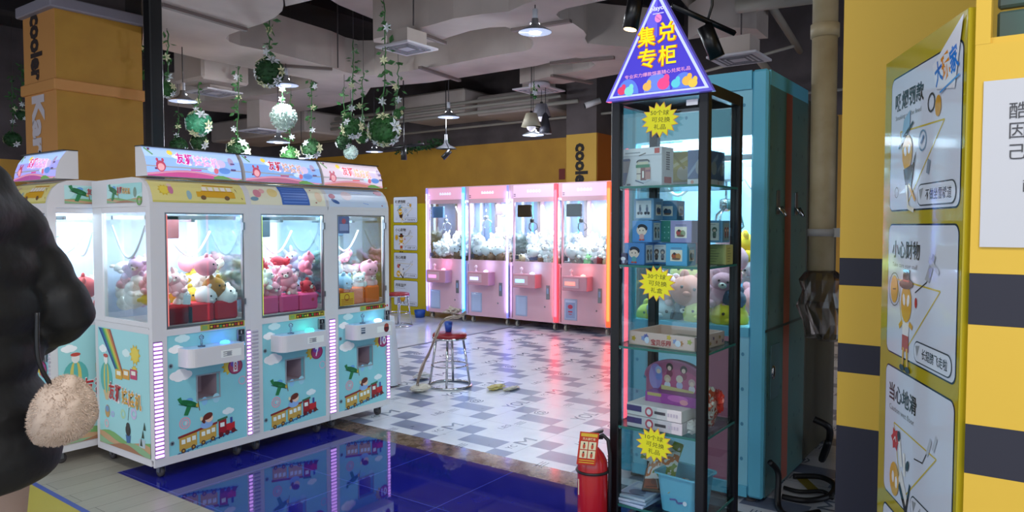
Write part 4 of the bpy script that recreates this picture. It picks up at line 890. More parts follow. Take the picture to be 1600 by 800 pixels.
for k in range(48):
    x = .11 + (k % 6) * .115 + .05 * ((k // 6) % 2); z = .14 + (k // 6) * .095
    if .47 < x < .68 or x > .75: continue
    a.ell(x, z, .009, .011, '#4a8fae', 2, 8)
a.build('front_artwork', plane((0, .01, 0), (1, 0, 0), (0, 0, 1)), PRINT, fp)
tp = MB().box((.085, .01, 1.98), (w_ - .085, .04, 2.22)).build('top_panel', TEALP, t)
a = Art()
for k in range(10): a.ell(.14 + .065 * k, 2.10 + .04 * (k % 2), .008, .01, '#4a8fae', 0, 8)
a.build('top_artwork', plane((0, .01, 0), (1, 0, 0), (0, 0, 1)), PRINT, tp)
MB().box((.085, .02, .95), (w_ - .085, .026, 1.98)).build('front_glass', GLASS, t); MB().box((.004, .05, .95), (.010, d - .06, 2.24)).build('side_glass', GLASS, t); MB().box((.02, .06, .94), (w_ - .02, d - .02, .95)).build('prize_bed', TEALP, t)
o = MB().box((.03, -.014, .33), (.055, .0, 1.95), 0, .006).build('light_strip', mat('red_pink_led', '#ff5a6e', .4, emis=1.8), t); o['label'] = 'glowing red-pink light strip'
for x, m_, lb in ((.42, led('cyan_stripe', '#58dcf8', 1.4), 'cyan'), (.74, led('violet_stripe', '#a070ff', 1.3), 'violet')):
    MB().box((x, d - .05, 1.0), (x + .03, d - .03, 1.95)).build('light_strip', m_, t)['label'] = f'glowing {lb} light strip'
MB().box((.10, .06, 1.93), (w_ - .1, .11, 1.97)).build('tube_light', GLOWW, t); area_light('cabinet_light', (w_ / 2, .4, 2.225), (0, 0, 0), .6, .5, 34, (.8, .92, 1.0), t)
b = MB(); b.box((.03, .12, 1.86), (w_ - .03, .14, 1.89)); b.box((.03, .62, 1.86), (w_ - .03, .64, 1.89)); b.box((.38, .1, 1.84), (.41, .66, 1.86)); b.build('gantry_rail', STEEL, t)
MB().box((.42, .3, 1.76), (.58, .46, 1.88), 0, .008).build('claw_carriage', mat('white_carriage', '#d5dde6', .3), t); claw(t, .50, .38, 1.76, CHROME, 1.2, .1)
for x0, x1, y in ((.1, .36, .3), (.55, .8, .5)): MB().tube([(x0 + (x1 - x0) * k / 10, y, 1.82 - .14 * math.sin(PI * k / 10)) for k in range(11)], .010, 6).build('cable_hose', HOSE, t)
for k, (y, z) in enumerate(((.20, 1.62), (.56, 1.62))):
    h = MB().box((w_, y - .03, z - .06), (w_ + .006, y + .03, z + .07), 0, .003).build('pull_handle', STEEL, t)
    MB().tube([(w_ + .012 + .03 * math.sin(PI * q / 8), y - .035 + .07 * q / 8, z - .02 - .045 * math.sin(PI * q / 8)) for q in range(9)], .009, 8).build('handle_bow', CHROME, h)
MB().box((w_, .10, .55), (w_ + .006, .26, .85), 0, .004).build('vent_plate', mat('vent_dark', '#4a6a70', .5), t); MB().ball((w_ + .008, .14, .70), (.008, .03, .04), 10, 6).build('lock_plate', CHROME, t)
for x in (.08, w_ - .08):
    for y in (.06, d - .06): MB().lathe([(.03, 0), (.03, .012), (.012, .018), (.012, .03)], (x, y, 0), 12).build('foot', RUBBER, t)
t2 = thing('claw_machine', 'dark backed machine behind the teal claw machine, a narrow olive side with handle', 'claw machine', (4.72, 2.035, 0), -PI / 2)
MB().box((0, 0, .03), (w_, .8, 2.27), 0, .008).build('housing', mat('olive_side', '#4a4a3c', .5, noise=(3, '#3c3a30')), t2)
MB().tube([(w_ + .012 + .03 * math.sin(PI * q / 8), .45 - .035 + .07 * q / 8, 1.55 - .045 * math.sin(PI * q / 8)) for q in range(9)], .009, 8).build('pull_handle', CHROME, t2)
for x in (.08, w_ - .08):
    for y in (.06, .74): MB().lathe([(.03, 0), (.03, .03)], (x, y, 0), 12).build('foot', RUBBER, t2)
TP = [('pink', '#e2a8b4'), ('salmon', '#dd8f80'), ('pale blue', '#bccede'), ('yellow', '#e2c43a'), ('pale yellow', '#dcd88a'), ('grey', '#6a7486'), ('white', '#dfe4ea')]
heap(15, (4.14, 2.035, 0), -PI / 2, .852, .50, .95, 4, 2, 3, .225, TP, 'in the teal machine', '', ('ball', 'bear', 'ball'), seed=77)
for px_, py_, k, s_, cn, ch, lb in ((1003, 492, 'ball', .17, 'yellow', '#e6dc3a', 'low at the far left'), (1034, 488, 'ball', .20, 'pale grey', '#b9c2cc', 'low beside the yellow one'), (1068, 490, 'bear', .18, 'slate grey', '#5f6a78', 'low in the centre'), (1092, 492, 'ball', .19, 'lemon yellow', '#dcd87a', 'low behind the showcase post'),
                                    (1140, 497, 'ball', .21, 'deep yellow', '#dfc22a', 'low at the right side'), (1076, 455, 'ball', .21, 'salmon pink', '#d98a7c', 'high in the centre'), (1040, 450, 'bear', .18, 'pale pink', '#e6c2c8', 'high at the left'), (1128, 452, 'bear', .20, 'rose pink', '#dfa0b2', 'high at the right'), (1146, 468, 'ball', .14, 'dark blue-grey', '#4a566e', 'wedged between yellow and rose ones')):
    q = at_x(px_, py_, 4.045); plush(k, (4.045, max(1.184 + .13, min(1.91, q.y)), q.z + (.0 if py_ > 475 else .0)), s_, (0, .2, -PI / 2 + .3), ch, f'{cn} {KINDNAME[k]} plush toy at the teal machine window, {lb}', None)

# ================================================================ GLASS SHOWCASE
SX, SY = 2.93, 1.58
def W(x, y, z): return Vector((SX + y, SY - x, z))
sc_ = thing('glass_showcase', 'black-framed glass showcase of prizes under the purple triangular sign', 'showcase', (SX, SY, 0), -PI / 2)
sw, sd, sh = .45, .43, 2.09; pt = .042
SHZ = [.235, .594, .957, 1.323, 1.672]
for x in (0, sw - pt):
    for y in (0, sd - pt): MB().box((x, y, .0), (x + pt, y + pt, sh), 0, .004).build('corner_post', BLACK, sc_)
b = MB(); b.box((pt, 0, sh - .05), (sw - pt, .03, sh)); b.box((pt, sd - .03, sh - .05), (sw - pt, sd, sh)); b.box((0, pt, sh - .05), (.03, sd - pt, sh)); b.box((sw - .03, pt, sh - .05), (sw, sd - pt, sh)); b.box((.03, .03, sh - .02), (sw - .03, sd - .03, sh - .005)); b.build('top_frame', BLACK, sc_)
b = MB(); b.box((pt, 0, .08), (sw - pt, .03, .13)); b.box((pt, sd - .03, .08), (sw - pt, sd, .13)); b.box((0, pt, .08), (.03, sd - pt, .13)); b.box((sw - .03, pt, .08), (sw, sd - pt, .13)); b.box((.03, .03, .08), (sw - .03, sd - .03, .10)); b.build('bottom_frame', BLACK, sc_)
SHG = glass_mat('shelf_glass', '#d6efe9', .14)
for z in SHZ:
    o = MB().box((.012, .012, z - .008), (sw - .012, sd - .012, z)).build('glass_shelf', SHG, sc_)
    b = MB()
    for q in (((.010, .006, z - .009), (sw - .010, .012, z + .001)), ((.010, sd - .012, z - .009), (sw - .010, sd - .006, z + .001)), ((.006, .012, z - .009), (.012, sd - .012, z + .001)), ((sw - .012, .012, z - .009), (sw - .006, sd - .012, z + .001))): b.box(*q)
    b.build('shelf_edge', mat('green_glass_edge', '#2f6a64', .15), o)
    for x in (.04, sw - .04): MB().ball((x, .02, z - .012), .008, 8, 6).ball((x, sd - .02, z - .012), .008, 8, 6).build('shelf_peg', CHROME, o)
SG = glass_mat('showcase_glass', '#f4fbfb', .075)
for q in (((pt, .015, .13), (sw - pt, .019, sh - .05)), ((.015, pt, .13), (.019, sd - pt, sh - .05)), ((sw - .019, pt, .13), (sw - .015, sd - pt, sh - .05))): MB().box(*q).build('glass_pane', SG, sc_)
for x in (0, sw - pt): MB().lathe([(.025, 0), (.025, .01), (.01, .015)], (x + pt / 2, pt / 2, -.0), 12).build('foot', BLACK, sc_)
MB().box((.355, -.004, 2.0), (.405, .0, 2.025), 0, .001).build('white_label', mat('label_white', '#d6d9e0', .5), sc_)
# triangular sign on the showcase top
tn = thing('triangular_sign', 'purple triangular sign with big yellow characters on top of the glass showcase', 'sign', (2.91, 1.34, 2.045), -PI / 2)
bw = .245; ht = .455
MB().prism([(-bw, 0), (bw, 0), (.0, ht)], 'y', -.022, .010).build('sign_box', mat('violet_acrylic', '#6a62d8', .2, emis=.12), tn)
a = Art(); k = .93
a.poly([(-bw * k, .012), (bw * k, .012), (0, ht * .965)], '#c9d3ff', 0); a.poly([(-bw * .86, .02), (bw * .86, .02), (0, ht * .91)], '#4a3fc8', 1); a.poly([(-bw * .2, ht * .70), (0, ht * .90), (0, ht * .55), (-bw * .2, ht * .48)], '#6a5fe0', 2)
for x, y, r, c in ((-.135, .05, .05, '#5f7fe0'), (.0, .04, .06, '#6a86e6'), (.12, .05, .05, '#5f7fe0')):
    n = 14; a.poly([(x + r * math.cos(PI * i / n), .022 + (r + .015) * math.sin(PI * i / n)) for i in range(n + 1)], c, 3)
for x, y, r, c in ((-.165, .04, .02, '#e0406a'), (-.13, .035, .022, '#7fd8d0'), (-.045, .045, .020, '#e8b45a'), (.03, .05, .028, '#e84a8a'), (.085, .045, .02, '#5fc8d8'), (.135, .05, .022, '#e8b44a'), (.16, .038, .02, '#e8c44a')): a.ell(x, y, r, r * .9, c, 4); a.ell(x + r * .5, y + r * .8, r * .5, r * .6, c, 5, 10)
for ch, x, y in (('集', -.048, .255), ('兑', .044, .262), ('专', -.045, .163), ('柜', .048, .165)):
    a.text(ch, x, y, .088, '#d97f1a', 6, .10, .090, 0, False, True); a.text(ch, x, y + .002, .082, '#f0e21a', 8, .045, .078, 0, False, True)
a.text('专业实力爆款惊喜随心兑奖礼品', 0, .098, .017, '#e8a0c8', 7, .03, .30, .02, False, True)
a.text('playo', .0, .365, .026, '#e6e4ff', 7, .06, .062, .03, False, True); a.rect(-.02, .343, .03, .347, '#cfc8ff', 7); a.ell(.005, .325, .016, .018, '#e88ac8', 6); a.line([(-.004, .333), (.014, .317)], .004, '#c86ab8', 8)
a.build('sign_face', plane((0, -.022, 0), (1, 0, 0), (0, 0, 1)), attr_mat('sign_backlit', .25, .28), tn)
# starburst price tags stuck on the front glass
HAND = '#4a4a10'
for px0, py0, lines, wh in (((1031), 187, ('50个球', '可兑换', '礼品'), 'topmost'), ((1026), 443, ('30个球', '可兑换', '礼盒'), 'middle'), ((1022), 695, ('10个球', '可兑换', '礼品'), 'lowest')):
    p = at_x(px0, py0, SX - .012); t = thing('price_tag', f'yellow starburst tag with handwriting on the showcase glass, {wh} of three', 'tag', p, -PI / 2)
    P = [((.088 if i % 2 == 0 else .064) * math.cos(PI * i / 15 + .1), (.078 if i % 2 == 0 else .055) * math.sin(PI * i / 15 + .1)) for i in range(30)]
    MB().prism(P, 'y', 0, .003).build('tag_card', mat('orange_edge', '#d9a04a', .6), t)
    a = Art(); a.poly([(q[0] * .93, q[1] * .93) for q in P], '#e0dc1e', 0)
    for i, l in enumerate(lines): a.text(l, (-.0, .005, .0)[i], .030 - .030 * i, .022, HAND, 1, .0, (.085, .085, .055)[i], -.06, False, True)
    a.build('handwriting', plane((0, 0, 0), (1, 0, 0), (0, 0, 1)), MATTEPRINT, t)
# boxes ----------------------------------------------------------
def carton(name, x, y, z, sx, sy, sz, colr, label, cat, rot=0.0, front=None, side=None, group=None, bev=.002):
    """x,y: centre in showcase coordinates; front art on the -y side, side art on the +x side."""
    p = W(x, y, z); o = MB().box((-sx / 2, -sy / 2, 0), (sx / 2, sy / 2, sz), 0, bev).build(name, mat('card_' + colr[1:], colr, .45), None, p, (0, 0, -PI / 2 + rot)); tag(o, label, cat, group)
    if front: a = Art(); front(a, sx, sz); a.build('printed_front', plane((-sx / 2, -sy / 2, 0), (1, 0, 0), (0, 0, 1)), PRINT, o)
    if side: a = Art(); side(a, sy, sz); a.build('printed_side', plane((sx / 2, -sy / 2, 0), (0, 1, 0), (0, 0, 1)), PRINT, o)
    return o
def f_toyhouse(a, w_, h):
    a.rect(.0, h * .82, w_, h, '#e6e4ea', 0); a.rect(0, h * .80, w_, h * .815, '#b9bcc6', 1); a.rect(.01, h * .87, w_ * .45, h * .90, '#9aa0a8', 1); a.rect(w_ * .82, h * .84, w_ * .95, h * .97, '#c9402c', 1); a.line([(w_ * .42, h * .80), (w_ * .60, h * .86)], .004, '#5a4a3a', 2)
    a.poly([(0, h * .1), (w_ * .08, h * .1), (w_ * .20, h * .72), (0, h * .72)], '#8a7a7a', 1); a.rect(0, h * .68, w_ * .18, h * .74, '#2f3a6a', 2); a.poly([(0, h * .05), (w_ * .06, h * .05), (w_ * .12, h * .38), (0, h * .38)], '#2f3a6a', 2)
    x, y, s = w_ * .55, h * .12, w_ * .44
    a.poly([(x - s * .5, y + s * .12), (x, y - s * .06), (x + s * .5, y + s * .12), (x, y + s * .28)], '#b9c0cc', 3); a.poly([(x - s * .5, y + s * .12), (x, y - s * .06), (x, y - s * .1), (x - s * .5, y + s * .06)], '#3a4a6a', 3)
    a.rect(x - s * .42, y + s * .12, x - s * .14, y + s * .72, '#d6cbbf', 4); a.rect(x - s * .18, y + s * .08, x + s * .16, y + s * .72, '#7a3f3a', 4); a.rect(x + s * .1, y + s * .12, x + s * .4, y + s * .74, '#b07a72', 4); a.rect(x - s * .08, y + s * .2, x + s * .02, y + s * .55, '#efe9e2', 5); a.rect(x - s * .42, y + s * .4, x - s * .14, y + s * .44, '#4a3a3a', 5)
    a.rect(x - s * .46, y + s * .72, x + s * .36, y + s * .88, '#2f7a52', 5); a.rect(x - s * .40, y + s * .88, x + s * .28, y + s * 1.02, '#c9c2a8', 5); a.line([(x - s * .42, y + s * 1.0), (x - s * .3, y + s * 1.1), (x + s * .25, y + s * 1.1), (x + s * .34, y + s * 1.0)], .006, '#3a3a3a', 6)
    for k_ in range(3): a.rect(x + s * (.14 + .09 * k_), y + s * .5, x + s * (.2 + .09 * k_), y + s * .6, '#7a3a5a', 6)
    a.rect(w_ * .1, h * .04, w_ * .2, h * .085, '#3a3a44', 2)
def f_toyside(a, w_, h):
    a.rect(w_ * .3, h * .40, w_ * .7, h * .93, '#e6e6ea', 0)
    for k_ in range(8): a.rect(w_ * .34, h * (.42 + .06 * k_), w_ * .66, h * (.46 + .06 * k_), '#4a4650', 1)
    a.rect(w_ * .2, h * .08, w_ * .8, h * .24, '#b8483a', 1)
carton('toy_box', .125, .12, SHZ[4] + .001, .20, .10, .172, '#d3d4dc', 'white toy-house building set box on the top shelf of the showcase', 'box', -.12, f_toyhouse, f_toyside)
def f_yel(a, w_, h):
    a.poly([(0, h * .2), (w_, h * .2), (w_, h), (0, h)], '#bfae52', 0); a.poly([(0, h * .5), (w_, h * .85), (w_, h * .95), (0, h * .6)], '#d9cc9a', 1); a.ell(w_ * .6, h * .4, w_ * .3, h * .2, '#cfc4ac', 1); a.rect(0, 0, w_, h * .15, '#c9cdd2', 1); a.rect(w_ * .2, h * .05, w_ * .8, h * .10, '#5a5a60', 2); a.poly([(w_ * .05, h * .95), (w_ * .6, h * .5), (w_ * .68, h * .55), (w_ * .1, h)], '#a8963a', 2)
def f_navy(a, w_, h):
    a.rect(0, h * .18, w_, h, '#4a5f86', 0); a.poly([(0, h * .3), (w_, h * .95), (w_, h * .80), (0, h * .2)], '#7f93b0', 1); a.ell(w_ * .7, h * .5, w_ * .2, h * .2, '#8a8f96', 2); a.rect(0, 0, w_, h * .17, '#c9ccd2', 1); a.ell(w_ * .3, h * .09, w_ * .1, h * .05, '#c98a7a', 2)
carton('toy_box', .225, .31, SHZ[4] + .001, .115, .10, .165, '#a8985a', 'yellow prize box behind the white toy-house box in the showcase', 'box', .0, f_yel, f_yel)
carton('toy_box', .345, .29, SHZ[4] + .001, .10, .10, .155, '#4f6482', 'dark blue prize box in the middle of the top showcase shelf', 'box', -.08, f_navy, f_navy)
carton('toy_box', .37, .15, SHZ[4] + .001, .075, .13, .150, '#6a6a62', 'grey prize box with a white base at the right end of the top showcase shelf', 'box', -.1, f_navy, f_navy)
def face_art(hair, skin, bib, bg=None):
    def f(a, w_, h):
        if bg: a.rect(w_ * .14, h * .12, w_ * .86, h * .88, bg, 0)
        x, y, s = w_ * .5, h * .56, w_ * .25
        a.ell(x, y, s * 1.05, s, skin, 1, 16); a.ell(x + s * .15, y + s * .45, s * 1.0, s * .65, hair, 2, 16, -.2); a.ell(x, y - s * .05, s * .8, s * .62, skin, 3, 16); a.ell(x - s * .35, y - s * .05, s * .1, s * .14, '#2c2a3a', 4, 8); a.ell(x + s * .3, y - s * .05, s * .1, s * .14, '#2c2a3a', 4, 8)
        a.ell(x, y - s * 1.2, s * .5, s * .55, bib, 1, 12); a.ell(x - s * .3, y - s * 1.75, s * .3, s * .16, '#c9544a', 2, 8); a.ell(x + s * .3, y - s * 1.75, s * .3, s * .16, '#c9544a', 2, 8)
    return f
def pair_art(c1, c2, bg='#d9dde2'):
    def f(a, w_, h):
        a.rect(w_ * .15, h * .10, w_ * .85, h * .90, bg, 0); a.rect(w_ * .3, h * .82, w_ * .7, h * .84, '#8a8f9a', 1)
        for x, c in ((.35, c1), (.65, c2)): a.ell(w_ * x, h * .58, w_ * .12, h * .13, c, 1, 12); a.ell(w_ * x, h * .36, w_ * .09, h * .13, c, 2, 12); a.ell(w_ * x, h * .55, w_ * .07, h * .06, '#d9c4b4', 3, 10); a.ell(w_ * x, h * .24, w_ * .08, h * .04, '#3a3a44', 3, 8)
    return f
def small_art(c1, c2):
    def f(a, w_, h): a.rect(w_ * .25, h * .78, w_ * .75, h * .81, '#6a6f8a', 0); a.rect(w_ * .22, h * .22, w_ * .78, h * .72, '#efe8dc', 0); a.ell(w_ * .42, h * .45, w_ * .14, h * .14, c1, 1, 12); a.ell(w_ * .6, h * .42, w_ * .12, h * .15, c2, 2, 12); a.ell(w_ * .5, h * .32, w_ * .2, h * .05, '#7a5a4a', 3, 10); a.ell(w_ * .42, h * .55, w_ * .06, h * .06, '#3a3a44', 3, 8)
    return f
def lines_art(a, w_, h):
    a.rect(w_ * .06, h * .02, w_ * .94, h * .98, '#a8ac6a', 0)
    for k_ in range(6): a.rect(w_ * .15, h * (.15 + .13 * k_), w_ * (.5 + .06 * (k_ % 4)), h * (.18 + .13 * k_), '#5f6a4a', 1)
Z3 = SHZ[3] + .001; B = .098
G_ = 'blind boxes on the second showcase shelf'
def bbox_(x, y, lev, colr, lb, fr, si=None, s=B, rot=0.0): carton('blind_box', x, y, Z3 + lev * (B + .0015), s, s, s - .0005, colr, lb, 'box', rot, fr, si, G_)
bbox_(.105, .075, 0, '#4f86c8', 'blue box with a dark-haired figure, bottom left of the showcase stack', face_art('#26263c', '#e8cfc4', '#5fa0a8'), pair_art('#5a4a44', '#6a6a7a'))
bbox_(.175, .19, 0, '#4a7ab4', 'blue box with two small figures, bottom row behind the dark-haired figure box', pair_art('#6a5a52', '#7a7a86'), small_art('#5a7aa0', '#4a6a90'))
bbox_(.235, .31, 0, '#e8a8b8', 'pink box in the bottom row of the showcase stack', lambda a, w_, h: a.rect(w_ * .6, h * .2, w_ * .95, h * .8, '#e9dfe0', 0), None)
bbox_(.30, .085, 0, '#5fb0e0', 'light blue box with a red animal picture, bottom row beside the showcase post', small_art('#b0502c', '#c98a4a'), small_art('#5a7a8a', '#4a6a7a'))
bbox_(.395, .30, 0, '#8f955c', 'olive green box with lines of print, bottom right of the showcase stack', lines_art, lines_art, .09)
bbox_(.12, .12, 1, '#5b97d6', 'blue box with a black-haired figure, middle row left of the showcase stack', face_art('#1f2230', '#ecd6ca', '#d9a0a0'), pair_art('#4a4a52', '#6a7a8a', '#cfd6d9'))
bbox_(.205, .24, 1, '#4aa08c', 'green box in the middle row of the showcase stack', lambda a, w_, h: [a.ell(w_ * (.2 + .2 * (k_ % 4)), h * (.2 + .25 * (k_ // 4)), .003, .003, '#a8e0d0', 0, 8) for k_ in range(12)], None)
bbox_(.305, .12, 1, '#9a94c4', 'lavender box with a red and green picture in the middle of the showcase stack', small_art('#b84a4a', '#7a8a5a'), None)
bbox_(.385, .27, 1, '#5f98c0', 'blue box with a white picture panel, middle row right of the showcase stack', pair_art('#8a3a34', '#4a6a5a', '#e0e4e0'), pair_art('#6a2a2a', '#6a3a3a', '#8aa0a8'))
bbox_(.125, .125, 2, '#6f9ac0', 'blue box with two grey figures on tricycles, top row of the showcase stack', lambda a, w_, h: [a.rect(w_ * .12, h * .1, w_ * .88, h * .9, '#c3cdd8', 0)] + [a.ell(w_ * x, h * .32, .007, .007, '#2c3444', 1, 10) for x in (.25, .4, .6, .75)] + [a.ell(w_ * x, h * .5, .006, .015, '#5a6a86', 2, 10) for x in (.33, .68)] + [a.ell(w_ * x, h * .65, .005, .006, '#7a8a9a', 3, 10) for x in (.33, .68)], small_art('#3a4a6a', '#2c3a5a'))
bbox_(.185, .245, 2, '#4f88b0', 'darker blue box half behind the tricycle figure box, top row of the showcase stack', small_art('#2c4a6a', '#3a5a7a'), small_art('#7a8a9a', '#6a7a8a'), .09)
p = W(.055, .03, Z3); o = MB().box((-.02, -.012, 0), (.02, .012, .052), 0, .004).build('toy_figure_card', mat('navy_card', '#2a2a52', .4), None, p, (0, 0, -PI / 2)); tag(o, 'small dark navy card with a penguin-like shape at the left showcase post', 'card'); a = Art(); a.ell(0, .026, .012, .009, '#d6dae6', 0); a.ell(.002, .014, .006, .008, '#aab4d0', 1); a.build('printed_front', plane((0, -.012, 0), (1, 0, 0), (0, 0, 1)), PRINT, o)
# third shelf: open pink tray box
p = W(.235, .20, SHZ[2] + .001); t = thing('prize_tray', 'open pale pink cardboard tray with red writing on the third showcase shelf', 'tray box', p, -PI / 2 - .1)
TR = mat('pale_pink_card', '#e6c4bc', .5); cx_, cy_, h_ = .165, .14, .062
MB().box((-cx_, -cy_, 0), (cx_, cy_, .004)).build('tray_base', mat('cream_card', '#ded6b8', .6), t)
for q in (((-cx_, -cy_, 0), (cx_, -cy_ + .006, h_)), ((-cx_, cy_ - .006, 0), (cx_, cy_, h_)), ((-cx_, -cy_, 0), (-cx_ + .006, cy_, h_)), ((cx_ - .006, -cy_, 0), (cx_, cy_, h_))): MB().box(*q).build('tray_side', TR, t)
a = Art(); a.text('宝贝乐园', 0, .022, .028, '#b8343c', 2, .06, .10, 0, False, True)
for x, y, c in ((-.14, .03, '#c9a43a'), (-.09, .035, '#8fa0d8'), (-.075, .045, '#6a6ab0'), (.07, .035, '#8a96c8'), (.10, .03, '#c98a5a'), (.14, .04, '#b0b45a'), (.04, .05, '#d9b84a')): a.star(x, y, .014, .008, 5, c, 1)
a.ell(-.07, .028, .012, .015, '#dfe6f6', 3); a.ell(.085, .028, .014, .014, '#dfe6f6', 3)
a.build('printed_front', plane((0, -cy_, 0), (1, 0, 0), (0, 0, 1)), PRINT, t)
a = Art()
for k_ in range(9): a.star(-.12 + .03 * k_, .02 + .02 * (k_ % 2), .011, .006, 5, ('#8a3a34', '#b0863a', '#7a5a8a')[k_ % 3], 1)
a.build('printed_side', plane((cx_, 0, 0), (0, 1, 0), (0, 0, 1)), PRINT, t)
MB().box((-.05, .02, .004), (.06, .09, .035), 0, .006).build('clear_insert', glass_mat('insert_clear', '#eef4ee', .2), t)
# fourth shelf
def f_white(a, w_, h):
    a.rect(w_ * .0, h * .35, w_ * .28, h * .85, '#4a3f78', 0); a.ell(w_ * .42, h * .5, h * .38, h * .42, '#c04a62', 1); a.ell(w_ * .42, h * .5, h * .22, h * .25, '#e9e0e6', 2); a.rect(w_ * .52, h * .42, w_ * .72, h * .66, '#4a4650', 1)
    for k_ in range(4): a.rect(w_ * (.76 + .05 * k_), h * .4, w_ * (.79 + .05 * k_), h * .68, '#b9b0c0', 1)
Z1 = SHZ[1] + .001
carton('prize_box', .215, .13, Z1, .27, .22, .052, '#d3cbd2', 'white flat box with purple and red print, lower of two stacked in the showcase', 'box', -.06, f_white, None)
carton('prize_box', .215, .13, Z1 + .054, .27, .22, .052, '#dcd6d8', 'white flat box with purple and red print, upper of two stacked in the showcase', 'box', -.08, f_white, None)
carton('prize_box', .105, .33, Z1, .10, .13, .085, '#cf9ab4', 'pink patterned box behind the stacked white boxes in the showcase', 'box', .1, lambda a, w_, h: [a.star(w_ * (.1 + .16 * (k_ % 6)), h * (.15 + .2 * (k_ // 6)), .005, .003, 5, '#e9cfdc', 0) for k_ in range(24)], None)
p = W(.23, .16, Z1 + .107); t = thing('display_pack', 'purple and pink arched display pack with cartoon girls standing on the white boxes', 'display pack', p, -PI / 2 - .05)
P = [(-.14, 0), (.15, 0), (.15, .09)] + [(.0 + .15 * math.cos(math.radians(q)), .10 + .085 * math.sin(math.radians(q))) for q in range(0, 181, 12)] + [(-.14, .09)]
MB().prism(P, 'y', .02, .05).build('pack_back', mat('dull_pink_card', '#b0688e', .45), t); MB().box((-.10, -.06, 0), (.15, .02, .045), 0, .004).build('pack_base', mat('purple_card', '#8a3a8e', .4), t)
a = Art(); a.poly([(q[0] * .95, q[1] * .95) for q in P], '#a8567e', 0); a.ell(.03, .085, .10, .06, '#c05a86', 1, 20); a.ell(-.09, .10, .035, .06, '#9a86c8', 1)
for x, y, hc, dc in ((-.02, .14, '#2a1f26', '#8a3a5a'), (.05, .135, '#3a2430', '#a04a6a'), (-.075, .12, '#a8b8e0', '#7a8ad0'), (-.03, .085, '#d9b8a0', '#e0dcea'), (.03, .09, '#e0d0c0', '#b8b4d8'), (.09, .08, '#d0a8a8', '#e6d8e0')): a.ell(x, y + .012, .017, .018, hc, 3, 12); a.ell(x, y + .006, .010, .011, '#eccdbd', 4, 10); a.ell(x, y - .018, .016, .018, dc, 2, 12)
a.poly([(-.06, .045), (.10, .04), (.10, .055), (-.06, .065)], '#d9c88a', 5); a.build('pack_picture', plane((0, .02, 0), (1, 0, 0), (0, 0, 1)), PRINT, t)
a = Art(); a.rect(-.10, 0, .15, .045, '#9a3f96', 0); a.ell(.06, .03, .05, .015, '#c060b0', 1); a.rect(-.09, .028, -.02, .042, '#b0a05a', 1); a.ell(.09, .018, .02, .012, '#d98a9a', 2); a.build('pack_print', plane((0, -.06, 0), (1, 0, 0), (0, 0, 1)), PRINT, t)
def crumple(name, c, r, m, label, cat, seed=1, amp=.22, sq=(1, 1, 1), n=18, k=12, freq=3.0, group=None):
    from mathutils import noise
    mb = MB(); mb.ball((0, 0, 0), 1.0, n, k)
    for i, v in enumerate(mb.v):
        d = 1 + amp * noise.noise(v * freq + Vector((seed * 7.3, 0, 0))) * 2; mb.v[i] = Vector((v.x * r * sq[0] * d, v.y * r * sq[1] * d, v.z * r * sq[2] * d))
    mb.sm = [False] * len(mb.sm); zmin = min(v.z for v in mb.v); o = mb.build(name, m, None, (c[0], c[1], c[2] - zmin)); return tag(o, label, cat, group)
def print_noise(name, cols, scale=14, rough=.25):
    if name in MATS: return MATS[name]
    m = bpy.data.materials.new(name); m.use_nodes = True; N = m.node_tree.nodes; L = m.node_tree.links; b = N['Principled BSDF']; tc = N.new('ShaderNodeTexCoord'); n = N.new('ShaderNodeTexNoise'); n.inputs['Scale'].default_value = scale; n.inputs['Detail'].default_value = 3
    L.new(tc.outputs['Object'], n.inputs['Vector']); r = N.new('ShaderNodeValToRGB'); r.color_ramp.interpolation = 'CONSTANT'; e = r.color_ramp.elements
    while len(e) < len(cols): e.new(.5)
    for i, c in enumerate(cols): e[i].position = .30 + .4 * i / len(cols) if i else 0; e[i].color = C(c)
    L.new(n.outputs['Fac'], r.inputs['Fac']); L.new(r.outputs['Color'], b.inputs['Base Color']); b.inputs['Roughness'].default_value = rough; MATS[name] = m; return m
crumple('snack_bag', W(.385, .20, Z1), .075, print_noise('red_white_foil', ['#d9d0c4', '#c9543a', '#e3ddd4', '#a83428', '#ddd2c8'], 16), 'white and red snack bag standing at the right of the fourth showcase shelf', 'snack bag', 3, .12, (.8, .6, 1.25))
crumple('gift_bow', W(.425, .215, Z1 + .06), .04, mat('red_foil', '#a83226', .3), 'crumpled red foil bow beside the snack bag in the showcase', 'bow', 5, .35, (.6, .7, 1.2))
crumple('paper_lump', W(.375, .075, Z1), .035, mat('white_paper', '#cfcaca', .6), 'small crumpled white paper lump at the right front of the fourth showcase shelf', 'paper', 8, .25, (1.2, 1, .8))
